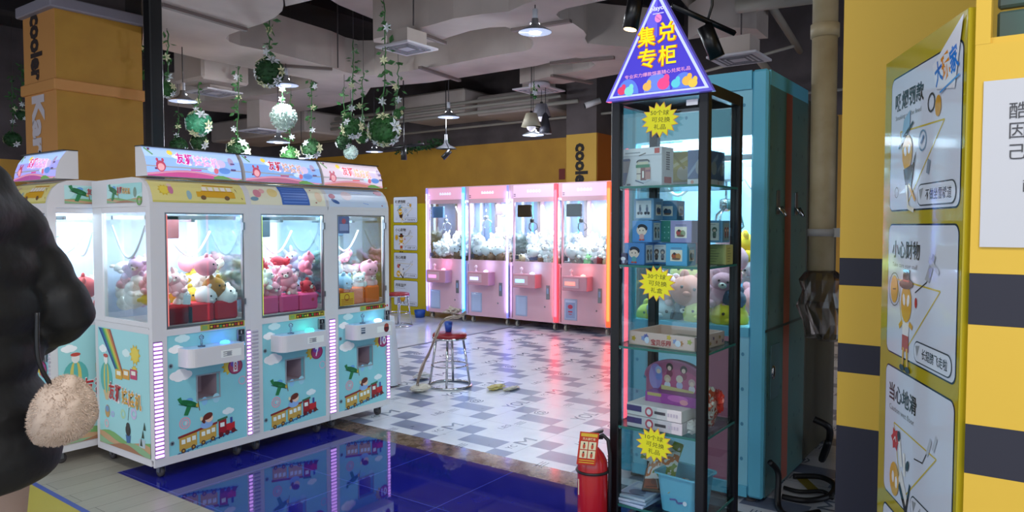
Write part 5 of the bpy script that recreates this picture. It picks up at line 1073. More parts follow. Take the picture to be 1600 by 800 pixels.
# bottom shelf
Z0 = SHZ[0] + .001
def pillow_bag(name, c, sx, sy, th, rotz, tilt, m, label, seed):
    mb = MB(); n, k = 12, 10; vs = []; fs = []; rr = random.Random(seed)
    for s in (1, -1):
        for j in range(k + 1):
            for i in range(n + 1):
                u_, v_ = i / n, j / k; e = (math.sin(PI * u_) ** .6) * (math.sin(PI * v_) ** .45); vs.append(((u_ - .5) * sx, (v_ - .5) * sy, s * th * e * (1 + rr.uniform(-.15, .15))))
    B0 = (n + 1) * (k + 1)
    for s in (0, 1):
        for j in range(k):
            for i in range(n): a0 = s * B0 + j * (n + 1) + i; fs.append((a0, a0 + 1, a0 + n + 2, a0 + n + 1))
    mb.add(vs, fs, 0, True); o = mb.build(name, m, None, c, (tilt[0], tilt[1], rotz)); return tag(o, label, 'snack bag')
pillow_bag('snack_bag', W(.155, .23, Z0 + .205), .17, .13, .022, -PI / 2 + .2, (1.1, .25, 0), print_noise('green_white_foil', ['#d6d8d2', '#8a9a4a', '#cfd2d2', '#b9b06a'], 10), 'white and green crisp bag, upper of the bags in the bottom of the showcase', 2)
pillow_bag('snack_bag', W(.185, .17, Z0 + .16), .17, .13, .022, -PI / 2 - .2, (.9, -.25, 0), print_noise('orange_white_foil', ['#dcd9d6', '#c9784a', '#d9d4d0', '#7a8a3a', '#e0ddd8'], 11), 'white crisp bag with an orange corner, lower and nearer in the bottom of the showcase', 4)
for k_, (x, y, r, c1, c2, lb) in enumerate(((.10, .11, -.1, '#a8bcd8', '#7f96c0', 'pale blue booklet pack, lowest of the pile in the bottom of the showcase'), (.095, .115, .05, '#b4c4da', '#8aa0c4', 'pale blue booklet pack, second from below in the showcase pile'), (.10, .12, -.05, '#c0ccdc', '#9aacc8', 'pale booklet pack with grey drawings on top of the blue pile'), (.15, .22, .35, '#4a3a30', '#a8563a', 'dark brown booklet with a red picture leaning behind the blue pile'), (.20, .24, .55, '#3c322c', '#6a5a3a', 'second dark brown booklet beside the leaning red one'))):
    o = MB().box((-.075, -.10, 0), (.075, .10, .012), 0, .002).build('booklet', mat('book_' + c1[1:], c1, .35), None, W(x, y, Z0 + .014 * k_ + (0 if k_ < 3 else .02)), (0 if k_ < 3 else .18, 0, -PI / 2 + r)); tag(o, lb, 'booklet')
    a = Art(); a.rect(-.068, -.09, .068, .09, c2, 0); a.rect(-.05, .02, .05, .075, c1, 1); a.ell(.0, -.03, .04, .035, '#8a4a3a' if k_ > 2 else '#5a6a80', 1); a.line([(-.06, -.08), (.05, -.06)], .006, '#2c2a30', 2); a.build('cover_print', plane((0, 0, .012), (1, 0, 0), (0, 1, 0)), PRINT, o)
t = thing('basket', 'light blue plastic basket with a rounded rim in the bottom of the showcase', 'basket', W(.315, .125, Z0), -PI / 2 - .12)
BK = mat('light_blue_plastic', '#6fbcd8', .35)
mb = MB(); n = 40
def rr_pt(hx, hy, r, q):
    P_ = rrect(-hx, -hy, hx, hy, r, 9); return P_
rings = [(.085, .075, .0), (.10, .09, .17), (.112, .10, .172), (.112, .10, .165), (.103, .093, .163)]; vs = []; m_ = None
for hx, hy, z in rings: P_ = rrect(-hx, -hy, hx, hy, .03, 9); m_ = len(P_); vs += [(q[0], q[1], z) for q in P_]
fs = []
for i in range(len(rings) - 1):
    for j in range(m_): fs.append((i * m_ + j, i * m_ + (j + 1) % m_, (i + 1) * m_ + (j + 1) % m_, (i + 1) * m_ + j))
rin = [(.097, .087, .165), (.082, .072, .004)]; b0 = len(vs)
for hx, hy, z in rin: vs += [(q[0], q[1], z) for q in rrect(-hx, -hy, hx, hy, .028, 9)]
for j in range(m_): fs.append((b0 + j, b0 + (j + 1) % m_, b0 + m_ + (j + 1) % m_, b0 + m_ + j)); fs.append((4 * m_ + j, 4 * m_ + (j + 1) % m_, b0 + (j + 1) % m_, b0 + j))
fs.append(tuple(range(m_))[::-1]); fs.append(tuple(b0 + m_ + j for j in range(m_)))
mb.add(vs, fs, 0, False); mb.build('basket_body', BK, t); MB().box((.02, .094, .135), (.06, .099, .148)).build('handle_slot', mat('slot_dark', '#3a6a78', .5), t)
a = Art(); a.text('Sweet', 0, .06, .022, '#4a4a8a', 0, .03, .08, 0, False, True) if False else a.line([(-.03, .06), (.0, .065), (.01, .052), (.04, .06)], .008, '#5a5a9a', 0); a.ell(.045, .058, .010, .010, '#e6e6f0', 1)
a.build('small_print', plane((0, -.088, 0), (1, 0, 0), (0, .09, 1)), PRINT, t)
for k_, (x, y, z, rx, ry, c, lb) in enumerate(((.28, .11, .10, .9, .3, '#6a3aa8', 'purple candy bar standing highest in the blue basket'), (.30, .13, .085, .7, -.3, '#8a5ac0', 'lilac candy bar leaning across the purple one in the blue basket'), (.33, .15, .10, .8, .1, '#c06a3a', 'orange and brown candy bar at the back of the blue basket'), (.265, .10, .07, .5, .6, '#c9a84a', 'golden candy bar at the left wall of the blue basket'), (.345, .11, .07, .3, -.5, '#7a4a9a', 'dark violet candy bar lying right in the blue basket'), (.31, .09, .06, .2, .2, '#d9c8d6', 'pale candy bar lying in front in the blue basket'))):
    o = MB().box((-.015, -.05, -.007), (.015, .05, .007), 0, .004).box((-.013, -.06, -.001), (.013, -.05, .001)).box((-.013, .05, -.001), (.013, .06, .001)).build('candy_bar', print_noise('wrap' + c[1:], [c, '#e6dfe6', c, c], 22), None, W(x, y, Z0 + z), (rx, ry, k_ * .7)); tag(o, lb, 'candy')

# ================================================================ FIRE EXTINGUISHER
p = at_d(926, 700, 3.28); t = thing('fire_extinguisher', 'red fire extinguisher standing on the floor left of the glass showcase', 'fire extinguisher', (p.x, p.y, 0), math.radians(-54))
REDP = mat('extinguisher_red', '#b01a20', .25, coat=.3)
MB().lathe([(.0, .0), (.060, .0), (.068, .01), (.068, .42), (.064, .45), (.050, .48), (.028, .505), (.02, .51), (.0, .51)], n=28).build('cylinder', REDP, t)
MB().lathe([(.018, .505), (.018, .54), (.024, .54), (.024, .555), (.0, .56)], n=16).build('valve', STEEL, t)
b = MB(); b.prism([(-.02, .555), (.045, .575), (.048, .587), (-.02, .57)], 'y', -.010, .010); b.prism([(-.02, .545), (.045, .545), (.048, .555), (-.02, .553)], 'y', -.009, .009); b.build('handle', BLKPLASTIC, t)
MB().tube([(.02, 0, .55), (.045, -.01, .565), (.066, -.02, .545), (.074, -.025, .48), (.074, -.03, .40), (.074, -.02, .30), (.074, -.01, .15)], .009, 8).build('hose', mat('hose_black', '#17151a', .5), t)
MB().tube([(.071 * math.cos(2 * PI * q / 24), .071 * math.sin(2 * PI * q / 24), .405) for q in range(24)], .006, 6, closed=True).build('strap', BLKPLASTIC, t)
MB().lathe([(.0, -.008), (.012, -.008), (.012, .008), (.0, .008)], n=14, M=Matrix.Translation((-.03, -.012, .53)) @ Matrix.Rotation(PI / 2, 4, 'X')).build('gauge', STEEL, t)
tg = MB().box((-.042, -.002, -.075), (.042, .0, .075), 0, .001).build('inspection_card', mat('tag_red', '#c43420', .45), t, (-.030, -.080, .525), (.08, .10, 0))
a = Art(); a.rect(-.036, .055, .036, .070, '#e0b83a', 0); a.text('灭火器使用', 0, .045, .012, '#f2dfae', 1, .03, .055, 0, False, True)
for i in range(2):
    for j in range(2): x, y = -.018 + .036 * i, .015 - .040 * j; a.rect(x - .016, y - .018, x + .016, y + .018, '#e9e0b8', 1); a.ell(x, y - .004, .006, .012, '#c9543a', 2, 10); a.ell(x, y + .009, .004, .004, '#3a2a2a', 3, 8)
for q in range(2): a.rect(-.034, -.055 - .010 * q, .034, -.051 - .010 * q, '#e0b83a', 1)
a.build('card_print', plane((0, -.002, 0), (1, 0, 0), (0, 0, 1)), PRINT, tg)
MB().box((-.066, -.025, .30), (-.058, .0, .37)).build('side_label', mat('cream_label', '#d9d0b0', .5), t)

# ================================================================ STOOLS
def stool(x, y, label, rot=0):
    t = thing('bar_stool', label, 'stool', (x, y, 0), rot, 'red stools with chrome legs'); CH = CHROME
    MB().lathe([(.0, .455), (.15, .455), (.158, .465), (.160, .482), (.150, .497), (.10, .506), (.0, .508)], n=32).build('seat', mat('red_vinyl', '#8f1c24', .35), t)
    MB().lathe([(.150, .445), (.161, .445), (.161, .462), (.150, .462)], n=32).build('seat_band', CH, t)
    for k in range(4): q = 2 * PI * k / 4 + .35; MB().tube([(.125 * math.cos(q), .125 * math.sin(q), .452), (.190 * math.cos(q), .190 * math.sin(q), .012)], .011, 10).build('leg', CH, t)
    MB().tube([(.168 * math.cos(2 * PI * q / 28), .168 * math.sin(2 * PI * q / 28), .20) for q in range(28)], .007, 8, closed=True).build('foot_ring', CH, t)
    MB().tube([(.200 * math.cos(2 * PI * q / 32), .200 * math.sin(2 * PI * q / 32), .011) for q in range(32)], .011, 8, closed=True).build('base_ring', CH, t)
stool(5.15, 4.46, 'round red-topped chrome stool standing alone on the checked floor', .2); stool(7.80, 7.75, 'red-topped chrome stool far back beside the yellow notice board', .5)
p = Vector((5.15, 4.46, .508)) + FW * .0
t = tag(MB().lathe([(.028, 0), (.040, .095), (.037, .095), (.026, .003), (.0, .003)], n=20).build('paper_cup', mat('blue_cup', '#2b4fa8', .35), None, (5.145, 4.47, .508)), 'small blue cup standing on the nearer stool', 'cup')
rr = random.Random(4)
def spl(P, n=8):
    out = []
    for i in range(len(P) - 1):
        p0, p1, p2, p3 = [Vector(P[max(0, min(len(P) - 1, i + k_))]) for k_ in (-1, 0, 1, 2)]
        for j in range(n): t_ = j / n; out.append(.5 * ((2 * p1) + (-p0 + p2) * t_ + (2 * p0 - 5 * p1 + 4 * p2 - p3) * t_ ** 2 + (-p0 + 3 * p1 - 3 * p2 + p3) * t_ ** 3))
    return out + [Vector(P[-1])]
def ribbon(name, pts, w_, m, label, cat, seed=0, n=6):
    r = random.Random(seed); vs = []; fs = []; pts = [Vector(q) for q in pts]
    for i, q in enumerate(pts):
        t_ = (pts[min(i + 1, len(pts) - 1)] - pts[max(i - 1, 0)]).normalized(); s_ = t_.cross(Vector((FW.x, FW.y, .15))).normalized(); o_ = t_.cross(s_)
        for j in range(n + 1): u_ = j / n - .5; vs.append(q + s_ * u_ * w_ * (1 + r.uniform(-.3, .3)) + o_ * (.014 * math.sin(j * 2.2 + i * .8) + r.uniform(-.006, .006)))
    for i in range(len(pts) - 1):
        for j in range(n): a0 = i * (n + 1) + j; fs.append((a0, a0 + 1, a0 + n + 2, a0 + n + 1))
    o = MB().add(vs, fs, 0, False).build(name, m, None); s_ = o.modifiers.new('thickness', 'SOLIDIFY'); s_.thickness = .002; return tag(o, label, cat)
LACE = mat('cream_lace', '#b9a69c', .85, bump=(90, .6)); ds = FW.dot(Vector((5.15, 4.46, .5)))
key = [(728, 487, 6.75), (718, 494, 6.7), (706, 496, 6.65), (694, 500, 6.62), (686, 512, 6.58), (680, 528, 6.55), (672, 548, 6.52), (663, 567, 6.5), (655, 588, 6.48), (652, 603, 6.46)]
ribbon('lace_scarf', spl([at_d(*q) for q in key], 3), .026, LACE, 'cream lace scarf trailing from the stool top down to the floor', 'scarf', 3)
c = at_d(708, 496, 6.72); crumple('lace_bow', (c.x, c.y, c.z + .02), .055, LACE, 'crumpled cream lace bow on top of the blue cup', 'cloth', 6, .4, (1.6, 1.0, .55), freq=2.2)
c = at_z(657, 612, 0); crumple('knitted_slipper', (c.x, c.y, 0), .10, mat('cream_knit', '#d8cfc2', .9, bump=(60, .8)), 'cream knitted bundle lying on the checked floor left of the stool', 'cloth', 9, .12, (1.1, .8, .32))
c = at_z(668, 596, 0); crumple('plastic_scrap', (c.x + .05, c.y + .12, 0), .07, mat('pale_scrap', '#c9c9cc', .6), 'pale scrap of cloth behind the knitted bundle beside the stool', 'cloth', 12, .3, (1.2, 1, .4))
for x, y, r, sq, c_, lb in ((775, 608, .075, (1.5, .7, .22), '#cdbf7a', 'crumpled yellowish wrapper on the checked floor right of the stool'), (800, 609, .06, (1.7, .6, .2), '#c7c3b4', 'whitish strip of wrapper lying beside the yellowish one')):
    c = at_z(x, y, 0); o = crumple('wrapper', (c.x, c.y, 0), r, mat('wr' + c_[1:], c_, .5), lb, 'litter', x, .35, sq)
# white draped cloth right of machine ten
c = at_z(614, 603, 0); t = thing('cloth_stand', 'small stand draped in white cloth at the right end behind machine ten', 'draped stand', (4.80, 4.98, 0))
mb = MB(); n = 28; vs = []; fs = []
for i in range(7):
    z = .02 + i * .105; r = .16 - .055 * (i / 6)
    for j in range(n): q = 2 * PI * j / n; k_ = 1 + .07 * math.sin(7 * q + .3 * i) * (1 - i / 8); vs.append((r * k_ * math.cos(q), r * k_ * math.sin(q), z))
for i in range(6):
    for j in range(n): fs.append((i * n + j, i * n + (j + 1) % n, (i + 1) * n + (j + 1) % n, (i + 1) * n + j))
fs.append(tuple(6 * n + j for j in range(n))); mb.add(vs, fs, 0, True).build('white_cloth', mat('white_cloth', '#d5dbe8', .8), t); MB().lathe([(.08, 0), (.08, .02), (.02, .025), (.02, .62), (.09, .63)], n=14).build('stand', STEEL, t)
# small blue bin and board of notices at the back
def poster_panel(a, x, z, w_, h, head, sub, fig, note, small=False):
    a.poly([(x + q[0], z + q[1]) for q in rrect(0, 0, w_, h, .03)], '#23303c', 1); a.poly([(x + q[0], z + q[1]) for q in rrect(.005, .005, w_ - .005, h - .005, .026)], '#d3dae6', 2)
    a.text(head, x + .045, z + h * .74, h * .135, '#3c3226', 4, .05, w_ * .44)
    if sub: a.text(sub, x + .05, z + h * .665, h * .042, '#8a8a86', 4, 0, w_ * .40)
    cx_, cz_ = x + w_ * .33, z + h * .30; Y_, K_ = '#d9a62a', '#2c2620'
    if fig == 'no_smoke' or fig == 'care' or fig == 'floor': a.line([(x + w_ * .17, z + h * .58), (x + w_ * .80, z + h * .56), (x + w_ * .32, z + h * .06), (x + w_ * .17, z + h * .58)], .005, '#cdb84a', 3)
    if fig == 'no_smoke':
        a.ell(cx_ - .02, cz_ + .05, .045, .055, Y_, 5); a.ell(cx_ - .035, cz_ + .055, .012, .016, '#f2efe6', 6, 8, .4); a.ell(cx_ + .0, cz_ + .06, .012, .016, '#f2efe6', 6, 8, -.4); a.poly([(cx_ - .075, cz_ + .10), (cx_ - .0, cz_ + .13), (cx_ + .0, cz_ + .18), (cx_ - .055, cz_ + .155)], '#8fb4cc', 6); a.line([(cx_ - .10, cz_ + .07), (cx_ + .03, cz_ + .14)], .008, K_, 7)
        a.poly([(cx_ - .05, cz_ + .0), (cx_ + .03, cz_ + .01), (cx_ + .06, cz_ + .05), (cx_ + .02, cz_ - .06), (cx_ - .03, cz_ - .05)], '#4a3020', 6); a.line([(cx_ - .02, cz_ - .05), (cx_ + .0, cz_ - .12), (cx_ + .05, cz_ - .13)], .014, '#e6dfc8', 6); a.line([(cx_ + .0, cz_ - .05), (cx_ + .06, cz_ - .10)], .012, Y_, 6)
        a.ring(x + w_ * .52, z + h * .47, .032, .005, '#7a9ab4', 5); a.line([(x + w_ * .50, z + h * .45), (x + w_ * .54, z + h * .50)], .01, '#6a8ab0', 6); a.line([(x + w_ * .62, z + h * .33), (x + w_ * .6, z + h * .24)], .022, '#8a98a8', 5); a.ell(x + w_ * .72, z + h * .66, .022, .03, '#cf9a3a', 5); a.ring(x + w_ * .63, z + h * .70, .028, .006, '#4a4a4a', 5); a.ring(x + w_ * .13, z + h * .14, .018, .003, '#8a8a8a', 4)
    elif fig == 'care':
        a.ell(cx_, cz_ + .05, .048, .06, Y_, 5); a.ell(cx_ - .018, cz_ + .06, .012, .02, '#f2efe6', 6, 8, .3); a.ell(cx_ + .02, cz_ + .06, .012, .02, '#f2efe6', 6, 8, -.3); a.ell(cx_, cz_ + .11, .062, .016, K_, 7, 14, .05); a.poly([(cx_ - .03, cz_ + .115), (cx_ + .03, cz_ + .115), (cx_ + .026, cz_ + .155), (cx_ - .028, cz_ + .155)], K_, 7); a.rect(cx_ - .03, cz_ + .117, cx_ + .03, cz_ + .123, '#a83a2a', 8)
        a.poly([(cx_ - .032, cz_ - .01), (cx_ + .032, cz_ - .01), (cx_ + .026, cz_ - .06), (cx_ - .026, cz_ - .06)], '#f0ede6', 5); a.line([(cx_ - .03, cz_ - .01), (cx_ - .06, cz_ - .03)], .016, Y_, 5); a.line([(cx_ + .03, cz_ - .01), (cx_ + .06, cz_ - .02)], .016, Y_, 5); a.poly([(cx_ - .028, cz_ - .05), (cx_ + .028, cz_ - .05), (cx_ + .03, cz_ - .10), (cx_ - .03, cz_ - .10)], '#b8482c', 6)
        for s in (-1, 1): a.line([(cx_ + s * .015, cz_ - .09), (cx_ + s * .022, cz_ - .15)], .014, Y_ if s < 0 else '#e0b43a', 6); a.ell(cx_ + s * .025, cz_ - .155, .022, .010, K_, 7, 10)
        a.ring(x + w_ * .13, z + h * .50, .055, .003, '#5a5a5a', 4); a.ell(x + w_ * .13, z + h * .50, .036, .045, Y_, 5); a.line([(x + w_ * .11, z + h * .50), (x + w_ * .16, z + h * .505)], .003, K_, 6); a.ell(cx_ + .085, cz_ + .06, .010, .016, '#b8342c', 5)
        a.line([(cx_ + .075, cz_ + .09), (x + w_ * .62, z + h * .60), (x + w_ * .70, z + h * .74)], .004, '#4a4a4a', 4); a.poly([(x + w_ * .60, z + h * .62), (x + w_ * .66, z + h * .60), (x + w_ * .74, z + h * .78), (x + w_ * .70, z + h * .80)], '#a8acb0', 5); a.poly([(x + w_ * .64, z + h * .74), (x + w_ * .78, z + h * .66), (x + w_ * .79, z + h * .69), (x + w_ * .66, z + h * .78)], '#c2c6cc', 6)
    elif fig == 'floor':
        a.ell(cx_ - .075, cz_ - .06, .045, .055, Y_, 5); a.ell(cx_ - .085, cz_ - .055, .012, .02, '#f2efe6', 6, 8); a.ell(cx_ - .055, cz_ - .065, .012, .02, '#f2efe6', 6, 8); a.star(cx_ - .075, cz_ + .07, .04, .026, 6, '#c2342a', 5); a.line([(cx_ - .085, cz_ + .065), (cx_ - .07, cz_ + .08), (cx_ - .06, cz_ + .065)], .005, '#f0e4dc', 7)
        a.poly([(cx_ - .04, cz_ - .05), (cx_ + .03, cz_ - .12), (cx_ + .055, cz_ - .09), (cx_ - .01, cz_ - .01)], '#e6e2da', 5); a.poly([(cx_ - .03, cz_ - .07), (cx_ + .04, cz_ - .14), (cx_ + .05, cz_ - .12), (cx_ - .02, cz_ - .05)], K_, 6)
        a.line([(cx_ - .01, cz_ + .0), (cx_ - .035, cz_ + .08)], .022, '#ece8e0', 5); a.line([(cx_ + .02, cz_ - .02), (cx_ + .01, cz_ + .05)], .018, '#ece8e0', 5); a.ell(cx_ - .038, cz_ + .09, .013, .018, K_, 6, 8); a.ell(cx_ + .045, cz_ + .02, .012, .02, K_, 6, 8, -.5); a.line([(cx_ + .04, cz_ - .12), (cx_ + .07, cz_ - .03)], .012, K_, 6)
        a.line([(x + w_ * .50, z + h * .44), (x + w_ * .62, z + h * .46), (x + w_ * .72, z + h * .62)], .004, '#4a4a4a', 4); a.line([(x + w_ * .68, z + h * .54), (x + w_ * .73, z + h * .66)], .016, '#b9bec6', 5); a.line([(x + w_ * .76, z + h * .60), (x + w_ * .80, z + h * .70)], .016, '#b9bec6', 5)
    else:
        a.ell(cx_ + .02, cz_ + .02, .07, .085, '#c9942c', 5); a.ell(cx_ + .02, cz_ + .03, .05, .065, Y_, 6); a.ell(cx_, cz_ + .04, .012, .018, '#f2efe6', 7, 8); a.ell(cx_ + .04, cz_ + .04, .012, .018, '#f2efe6', 7, 8); a.line([(cx_ - .01, cz_ - .05), (cx_ - .02, cz_ - .10)], .016, K_, 6); a.line([(cx_ + .05, cz_ - .05), (cx_ + .06, cz_ - .10)], .016, K_, 6)
    a.poly([(x + w_ * .46 + q[0], z + .012 + q[1]) for q in rrect(0, 0, w_ * .50, h * .15, .03)], '#4a5058', 4); a.poly([(x + w_ * .46 + q[0], z + .012 + q[1]) for q in rrect(.004, .004, w_ * .50 - .004, h * .15 - .004, .027)], '#d9e0ea', 5)
    a.text(note, x + w_ * .58, z + .028, h * .075, '#3a3a3c', 6, .02, w_ * .33); a.poly([(x + w_ * .49, z + .06), (x + w_ * .55, z + .065), (x + w_ * .515, z + .03)], '#9aa0a4', 6)
def board(name, p0, p1, h, label, logo=True, bg='#b5a41e'):
    u_ = (p1 - p0); wd = u_.length; u_.normalize(); rz = math.atan2(u_.y, u_.x); t = thing(name, label, 'notice board', (p0.x, p0.y, 0), rz)
    MB().box((0, 0, 0), (wd, .022, h), 0, .003).build('board_panel', mat('board_yellow', bg, .25), t); s = wd / .69; a = Art(); hh = h / 2.05
    a.rect(.002, .002, wd - .002, h - .002, bg, 0)
    for i, (z0, z1, hd, sb, fg, nt) in enumerate(((1.545, 1.98, '吸烟罚款', 'Smoking will be fined', 'no_smoke', '不做坐雪橇道'), (1.08, 1.505, '小心财物', 'Take care your stuff', 'care', '长翅膀飞走啦'), (.61, 1.04, '当心地滑', 'Caution wet floor', 'floor', '小心变成滑板'), (.14, .57, '内有监控', 'Monitoring area', 'cam', '请保持微笑呀'))):
        if s < .95: poster_panel(a, .07 * s, z0 * hh, .575 * s, (z1 - z0) * hh, hd, sb, fg, nt)
        else: poster_panel(a, .07, z0, .575, z1 - z0, hd, sb, fg, nt)
    if logo: a.poly([(.44, 1.95), (.645, 2.04), (.60, 1.86), (.47, 1.88)], '#dfe3ea', 7); a.text('大', .47, 1.88, .07, '#3a6fc0', 8, .08, .055, .3); a.text('玩', .52, 1.885, .075, '#d98a2a', 8, .08, .055, .3); a.text('家', .575, 1.895, .075, '#2f7fd8', 8, .08, .055, .3); a.line([(.50, 1.865), (.63, 1.89)], .006, '#5a9ad8', 9)
    a.build('board_print', plane((0, 0, 0), (1, 0, 0), (0, 0, 1)), attr_mat('glossy_board_print', .06), t); return t
P0 = at_d(1380, 350, 2.52); P1 = at_d(1515, 350, 1.87); P0.z = P1.z = 0; P0 -= FW * .0; P1 = P1 + RT * -.016
board('notice_board', P0, P1, 2.05, 'tall yellow notice board of white cartoon panels leaning by the striped pillars')
Q0 = at_x(611, 400, 8.93); Q1 = at_x(669, 400, 8.90); Q0.z = Q1.z = 0; board('notice_board', Q0, Q1, 1.86, 'small distant yellow notice board beside the pink machines', False)
c = at_x(660, 494, 8.80); tag(MB().lathe([(.0, 0), (.075, 0), (.095, .12), (.088, .12), (.07, .006), (.0, .006)], n=20).build('waste_bin', mat('blue_bin', '#1f4fa0', .4), None, (8.74, c.y + .0, 0)), 'small blue bin on the floor before the distant notice board', 'bin')
c = at_x(612, 340, 8.93)
# notice sheet on the near partition
A0 = at_x(1537, 127, 2.17); A1 = at_x(1537, 386, 2.17); y0_, z1_, z0_ = A0.y, A0.z, A1.z
t = thing('notice_sheet', 'white paper notice with black characters taped to the yellow partition', 'notice', (2.174, y0_, z0_), -PI / 2)
MB().box((0, 0, 0), (.42, .002, z1_ - z0_)).build('paper', mat('notice_paper', '#c9cad0', .6), t); a = Art()
def on(px_, py_): q = at_x(px_, py_, 2.172); return (y0_ - q.y, q.z - z0_)
for (x, y), s_ in (((1577, 178), '酷玩家卡丁车'), ((1577, 209), '因场地升级改造'), ((1577, 242), '己暂停营业中')):
    q = on(x, y); a.text(s_, q[0], q[1] - .012, .040, '#4a4a4e', 1, .0, .038 * len(s_))
a.build('notice_print', plane((0, 0, 0), (1, 0, 0), (0, 0, 1)), MATTEPRINT, t); a = Art(); q = on(1598, 300); a.text('酷玩家', q[0], q[1], .030, '#4a4a4e', 1, 0, .09); a.build('notice_print', plane((0, 0, 0), (1, 0, 0), (0, 0, 1)), MATTEPRINT, t)
tag(MB().box((-.003, -.06, -.09), (.003, .06, .09), 0, .002).build('wall_plate', mat('dull_red', '#7a2a24', .6), None, at_x(878, 272, 10.39)), 'small dark red plate on the back wall left of the lettered column', 'plate')
# cables on the dark floor
CB = mat('black_cable', '#121014', .5)
def cable(pts, r, label): c = Vector(pts[0]); tag(MB().tube([Vector(q) - c for q in pts], r, 8).build('floor_cable', CB, None, c), label, 'cable', 'black floor cables')
f = lambda x, y: tuple(at_z(x, y, .02))
cable(spl([tuple(at_y(1203, 722, 1.15)), tuple(at_y(1216, 740, 1.12)), f(1216, 790), f(1235, 806), f(1280, 800)]), .016, 'thick black cable dropping from the side of the teal machine to the floor')
cable(spl([f(1222, 776), f(1260, 782), f(1295, 775), f(1303, 757), f(1280, 745), f(1240, 744)]), .016, 'thick black cable looping across the dark floor beside the teal machine')
cable(spl([f(1225, 762), f(1250, 768), f(1285, 768), f(1300, 778)]), .012, 'thinner black cable between the looped one and the teal machine')
cable(spl([tuple(at_z(1272, 655, .35)), tuple(at_z(1296, 670, .3)), tuple(at_z(1292, 700, .12)), tuple(at_z(1284, 718, .05)), tuple(at_z(1294, 690, .2))]), .02, 'black cable hanging in a loop left of the striped pillar')
tag(MB().box((-.12, -.03, 0), (.12, .03, .004)).build('debris', mat('yellow_scrap', '#8a7a2a', .6), None, at_z(1262, 757, .0), (0, 0, .6)), 'yellow scrap on the dark floor between the cables', 'litter')

# ================================================================ PENDANT LAMPS
LAMP_IN = mat('lamp_inner_white', '#e6ecff', .3, emis=.7, ecol='#cfdcff'); ALU = mat('lamp_aluminium', '#8d9096', .3, .6)
BULB = mat('bulb_glow', '#ffffff', .3, emis=30, ecol='#eaf0ff')
def pendant(px_, py_, dia, label, power=6, style='dish', d=None, top=4.6, lit=True, colr=None):
    wpx, R_ = dia, .14
    d = d or .28 * F / wpx; p = at_d(px_, py_, d); t = thing('pendant_lamp', label, 'pendant lamp', p, 0, None)
    if style == 'dish':
        MB().lathe([(.140, -.004), (.141, .0), (.10, .024), (.055, .045), (.030, .075), (.028, .11), (.0, .115)], n=28).lathe([(.139, -.004), (.098, .016), (.052, .036), (.0, .04)], n=28, mi=1).build('shade', [ALU if lit else mat('dull_lamp', '#5f6066', .4), LAMP_IN if lit else mat('off_inner', '#8f9298', .4)], t, recalc=False)
        MB().tube([(0, 0, .10), (0, 0, .19)], .022, 12).build('socket', mat('lamp_socket', '#b9bcc6', .3), t)
        if lit:
            for s in (-1, 1): MB().ball((s * .03 * RT.x - .0, s * .03 * RT.y, .062), .012, 8, 6).build('glow_hole', BULB, t)
            MB().lathe([(.0, -.012), (.05, -.010), (.06, .012), (.0, .014)], n=18).build('bulb', mat('bulb_disc', '#ffffff', .3, emis=6, ecol='#dfe9ff'), t)
    elif style == 'cone':
        m_ = mat('cone_' + colr[1:], colr, .6); MB().lathe([(.13, 0), (.07, .17), (.065, .17), (.125, .0)], n=24).build('shade', m_, t); MB().ball((0, 0, .0), .06, 14, 10).build('bulb', mat('bulb_matt', '#dcd9e6', .4, emis=.35), t)
        MB().lathe([(.02, .165), (.02, .20), (.0, .20)], n=10).build('socket', BLKPLASTIC, t)
    else:
        m_ = mat('cone_' + colr[1:], colr, .5); MB().lathe([(.085, 0), (.07, .08), (.035, .24), (.012, .27), (.0, .27)], n=22).build('shade', m_, t); MB().lathe([(.0, .0), (.082, .0), (.0, .02)], n=18).build('bulb', mat('bulb_matt', '#dcd9e6', .4, emis=.35), t)
    MB().tube([(0, 0, .15), (0, 0, top_at(p) - p.z)], .005, 6).build('cord', mat('lamp_cord', '#2c2a30', .5), t)
    if lit and power: point_light('lamp_light', (0, 0, -.04), power * 2.4, (.85, .91, 1.0), .05, t)
pendant(286, 158, 42, 'lit dish pendant lamp left, above the nearest header, beside the black post', 14)
pendant(435, 222, 36, 'brightly lit dish pendant lamp hanging low above machine seven', 20)
pendant(836, 50, 52, 'largest lit dish pendant lamp, high under the long duct', 13)
pendant(701, 183, 34, 'lit dish pendant lamp over the pink machines, above a dull one', 16)
pendant(697, 232, 32, 'dull grey pendant lamp just under a lit one, over the pink machines', 0, lit=False)
pendant(585, 237, 22, 'small distant lit pendant lamp beside the small white flower ball', 5, d=12.0)
pendant(447, 133, 36, 'lit dish pendant lamp half hidden by the dark green leaf ball', 12, d=8.4)
pendant(471, 247, 22, 'tiny distant lit pendant lamp just above the header of machine ten', 4, d=12.5)
pendant(833, 211, 26, 'small lit dish lamp lowest in the shaded lamp cluster', 5, d=9.6)
pendant(846, 183, 26, 'grey cone-shaded lamp in the lamp cluster above the pink machines', 3, 'cone', d=9.7, colr='#77757e')
pendant(830, 198, 26, 'cream cone-shaded lamp in the lamp cluster above the pink machines', 3, 'cone', d=9.4, colr='#b5ad98')
pendant(852, 209, 16, 'narrow dark bell lamp in the lamp cluster above the pink machines', 2, 'bell', d=9.5, colr='#33323c')
p = at_d(843, 134, 9.5); p.z = min(p.z, top_at(p) - .071); tag(MB().lathe([(.0, 0), (.12, 0), (.14, .02), (.14, .05), (.12, .07), (.0, .07)], n=28).build('lamp_canopy', mat('canopy_white', '#b9b3bd', .4), None, p), 'round white ceiling rose above the shaded lamp cluster', 'ceiling rose')
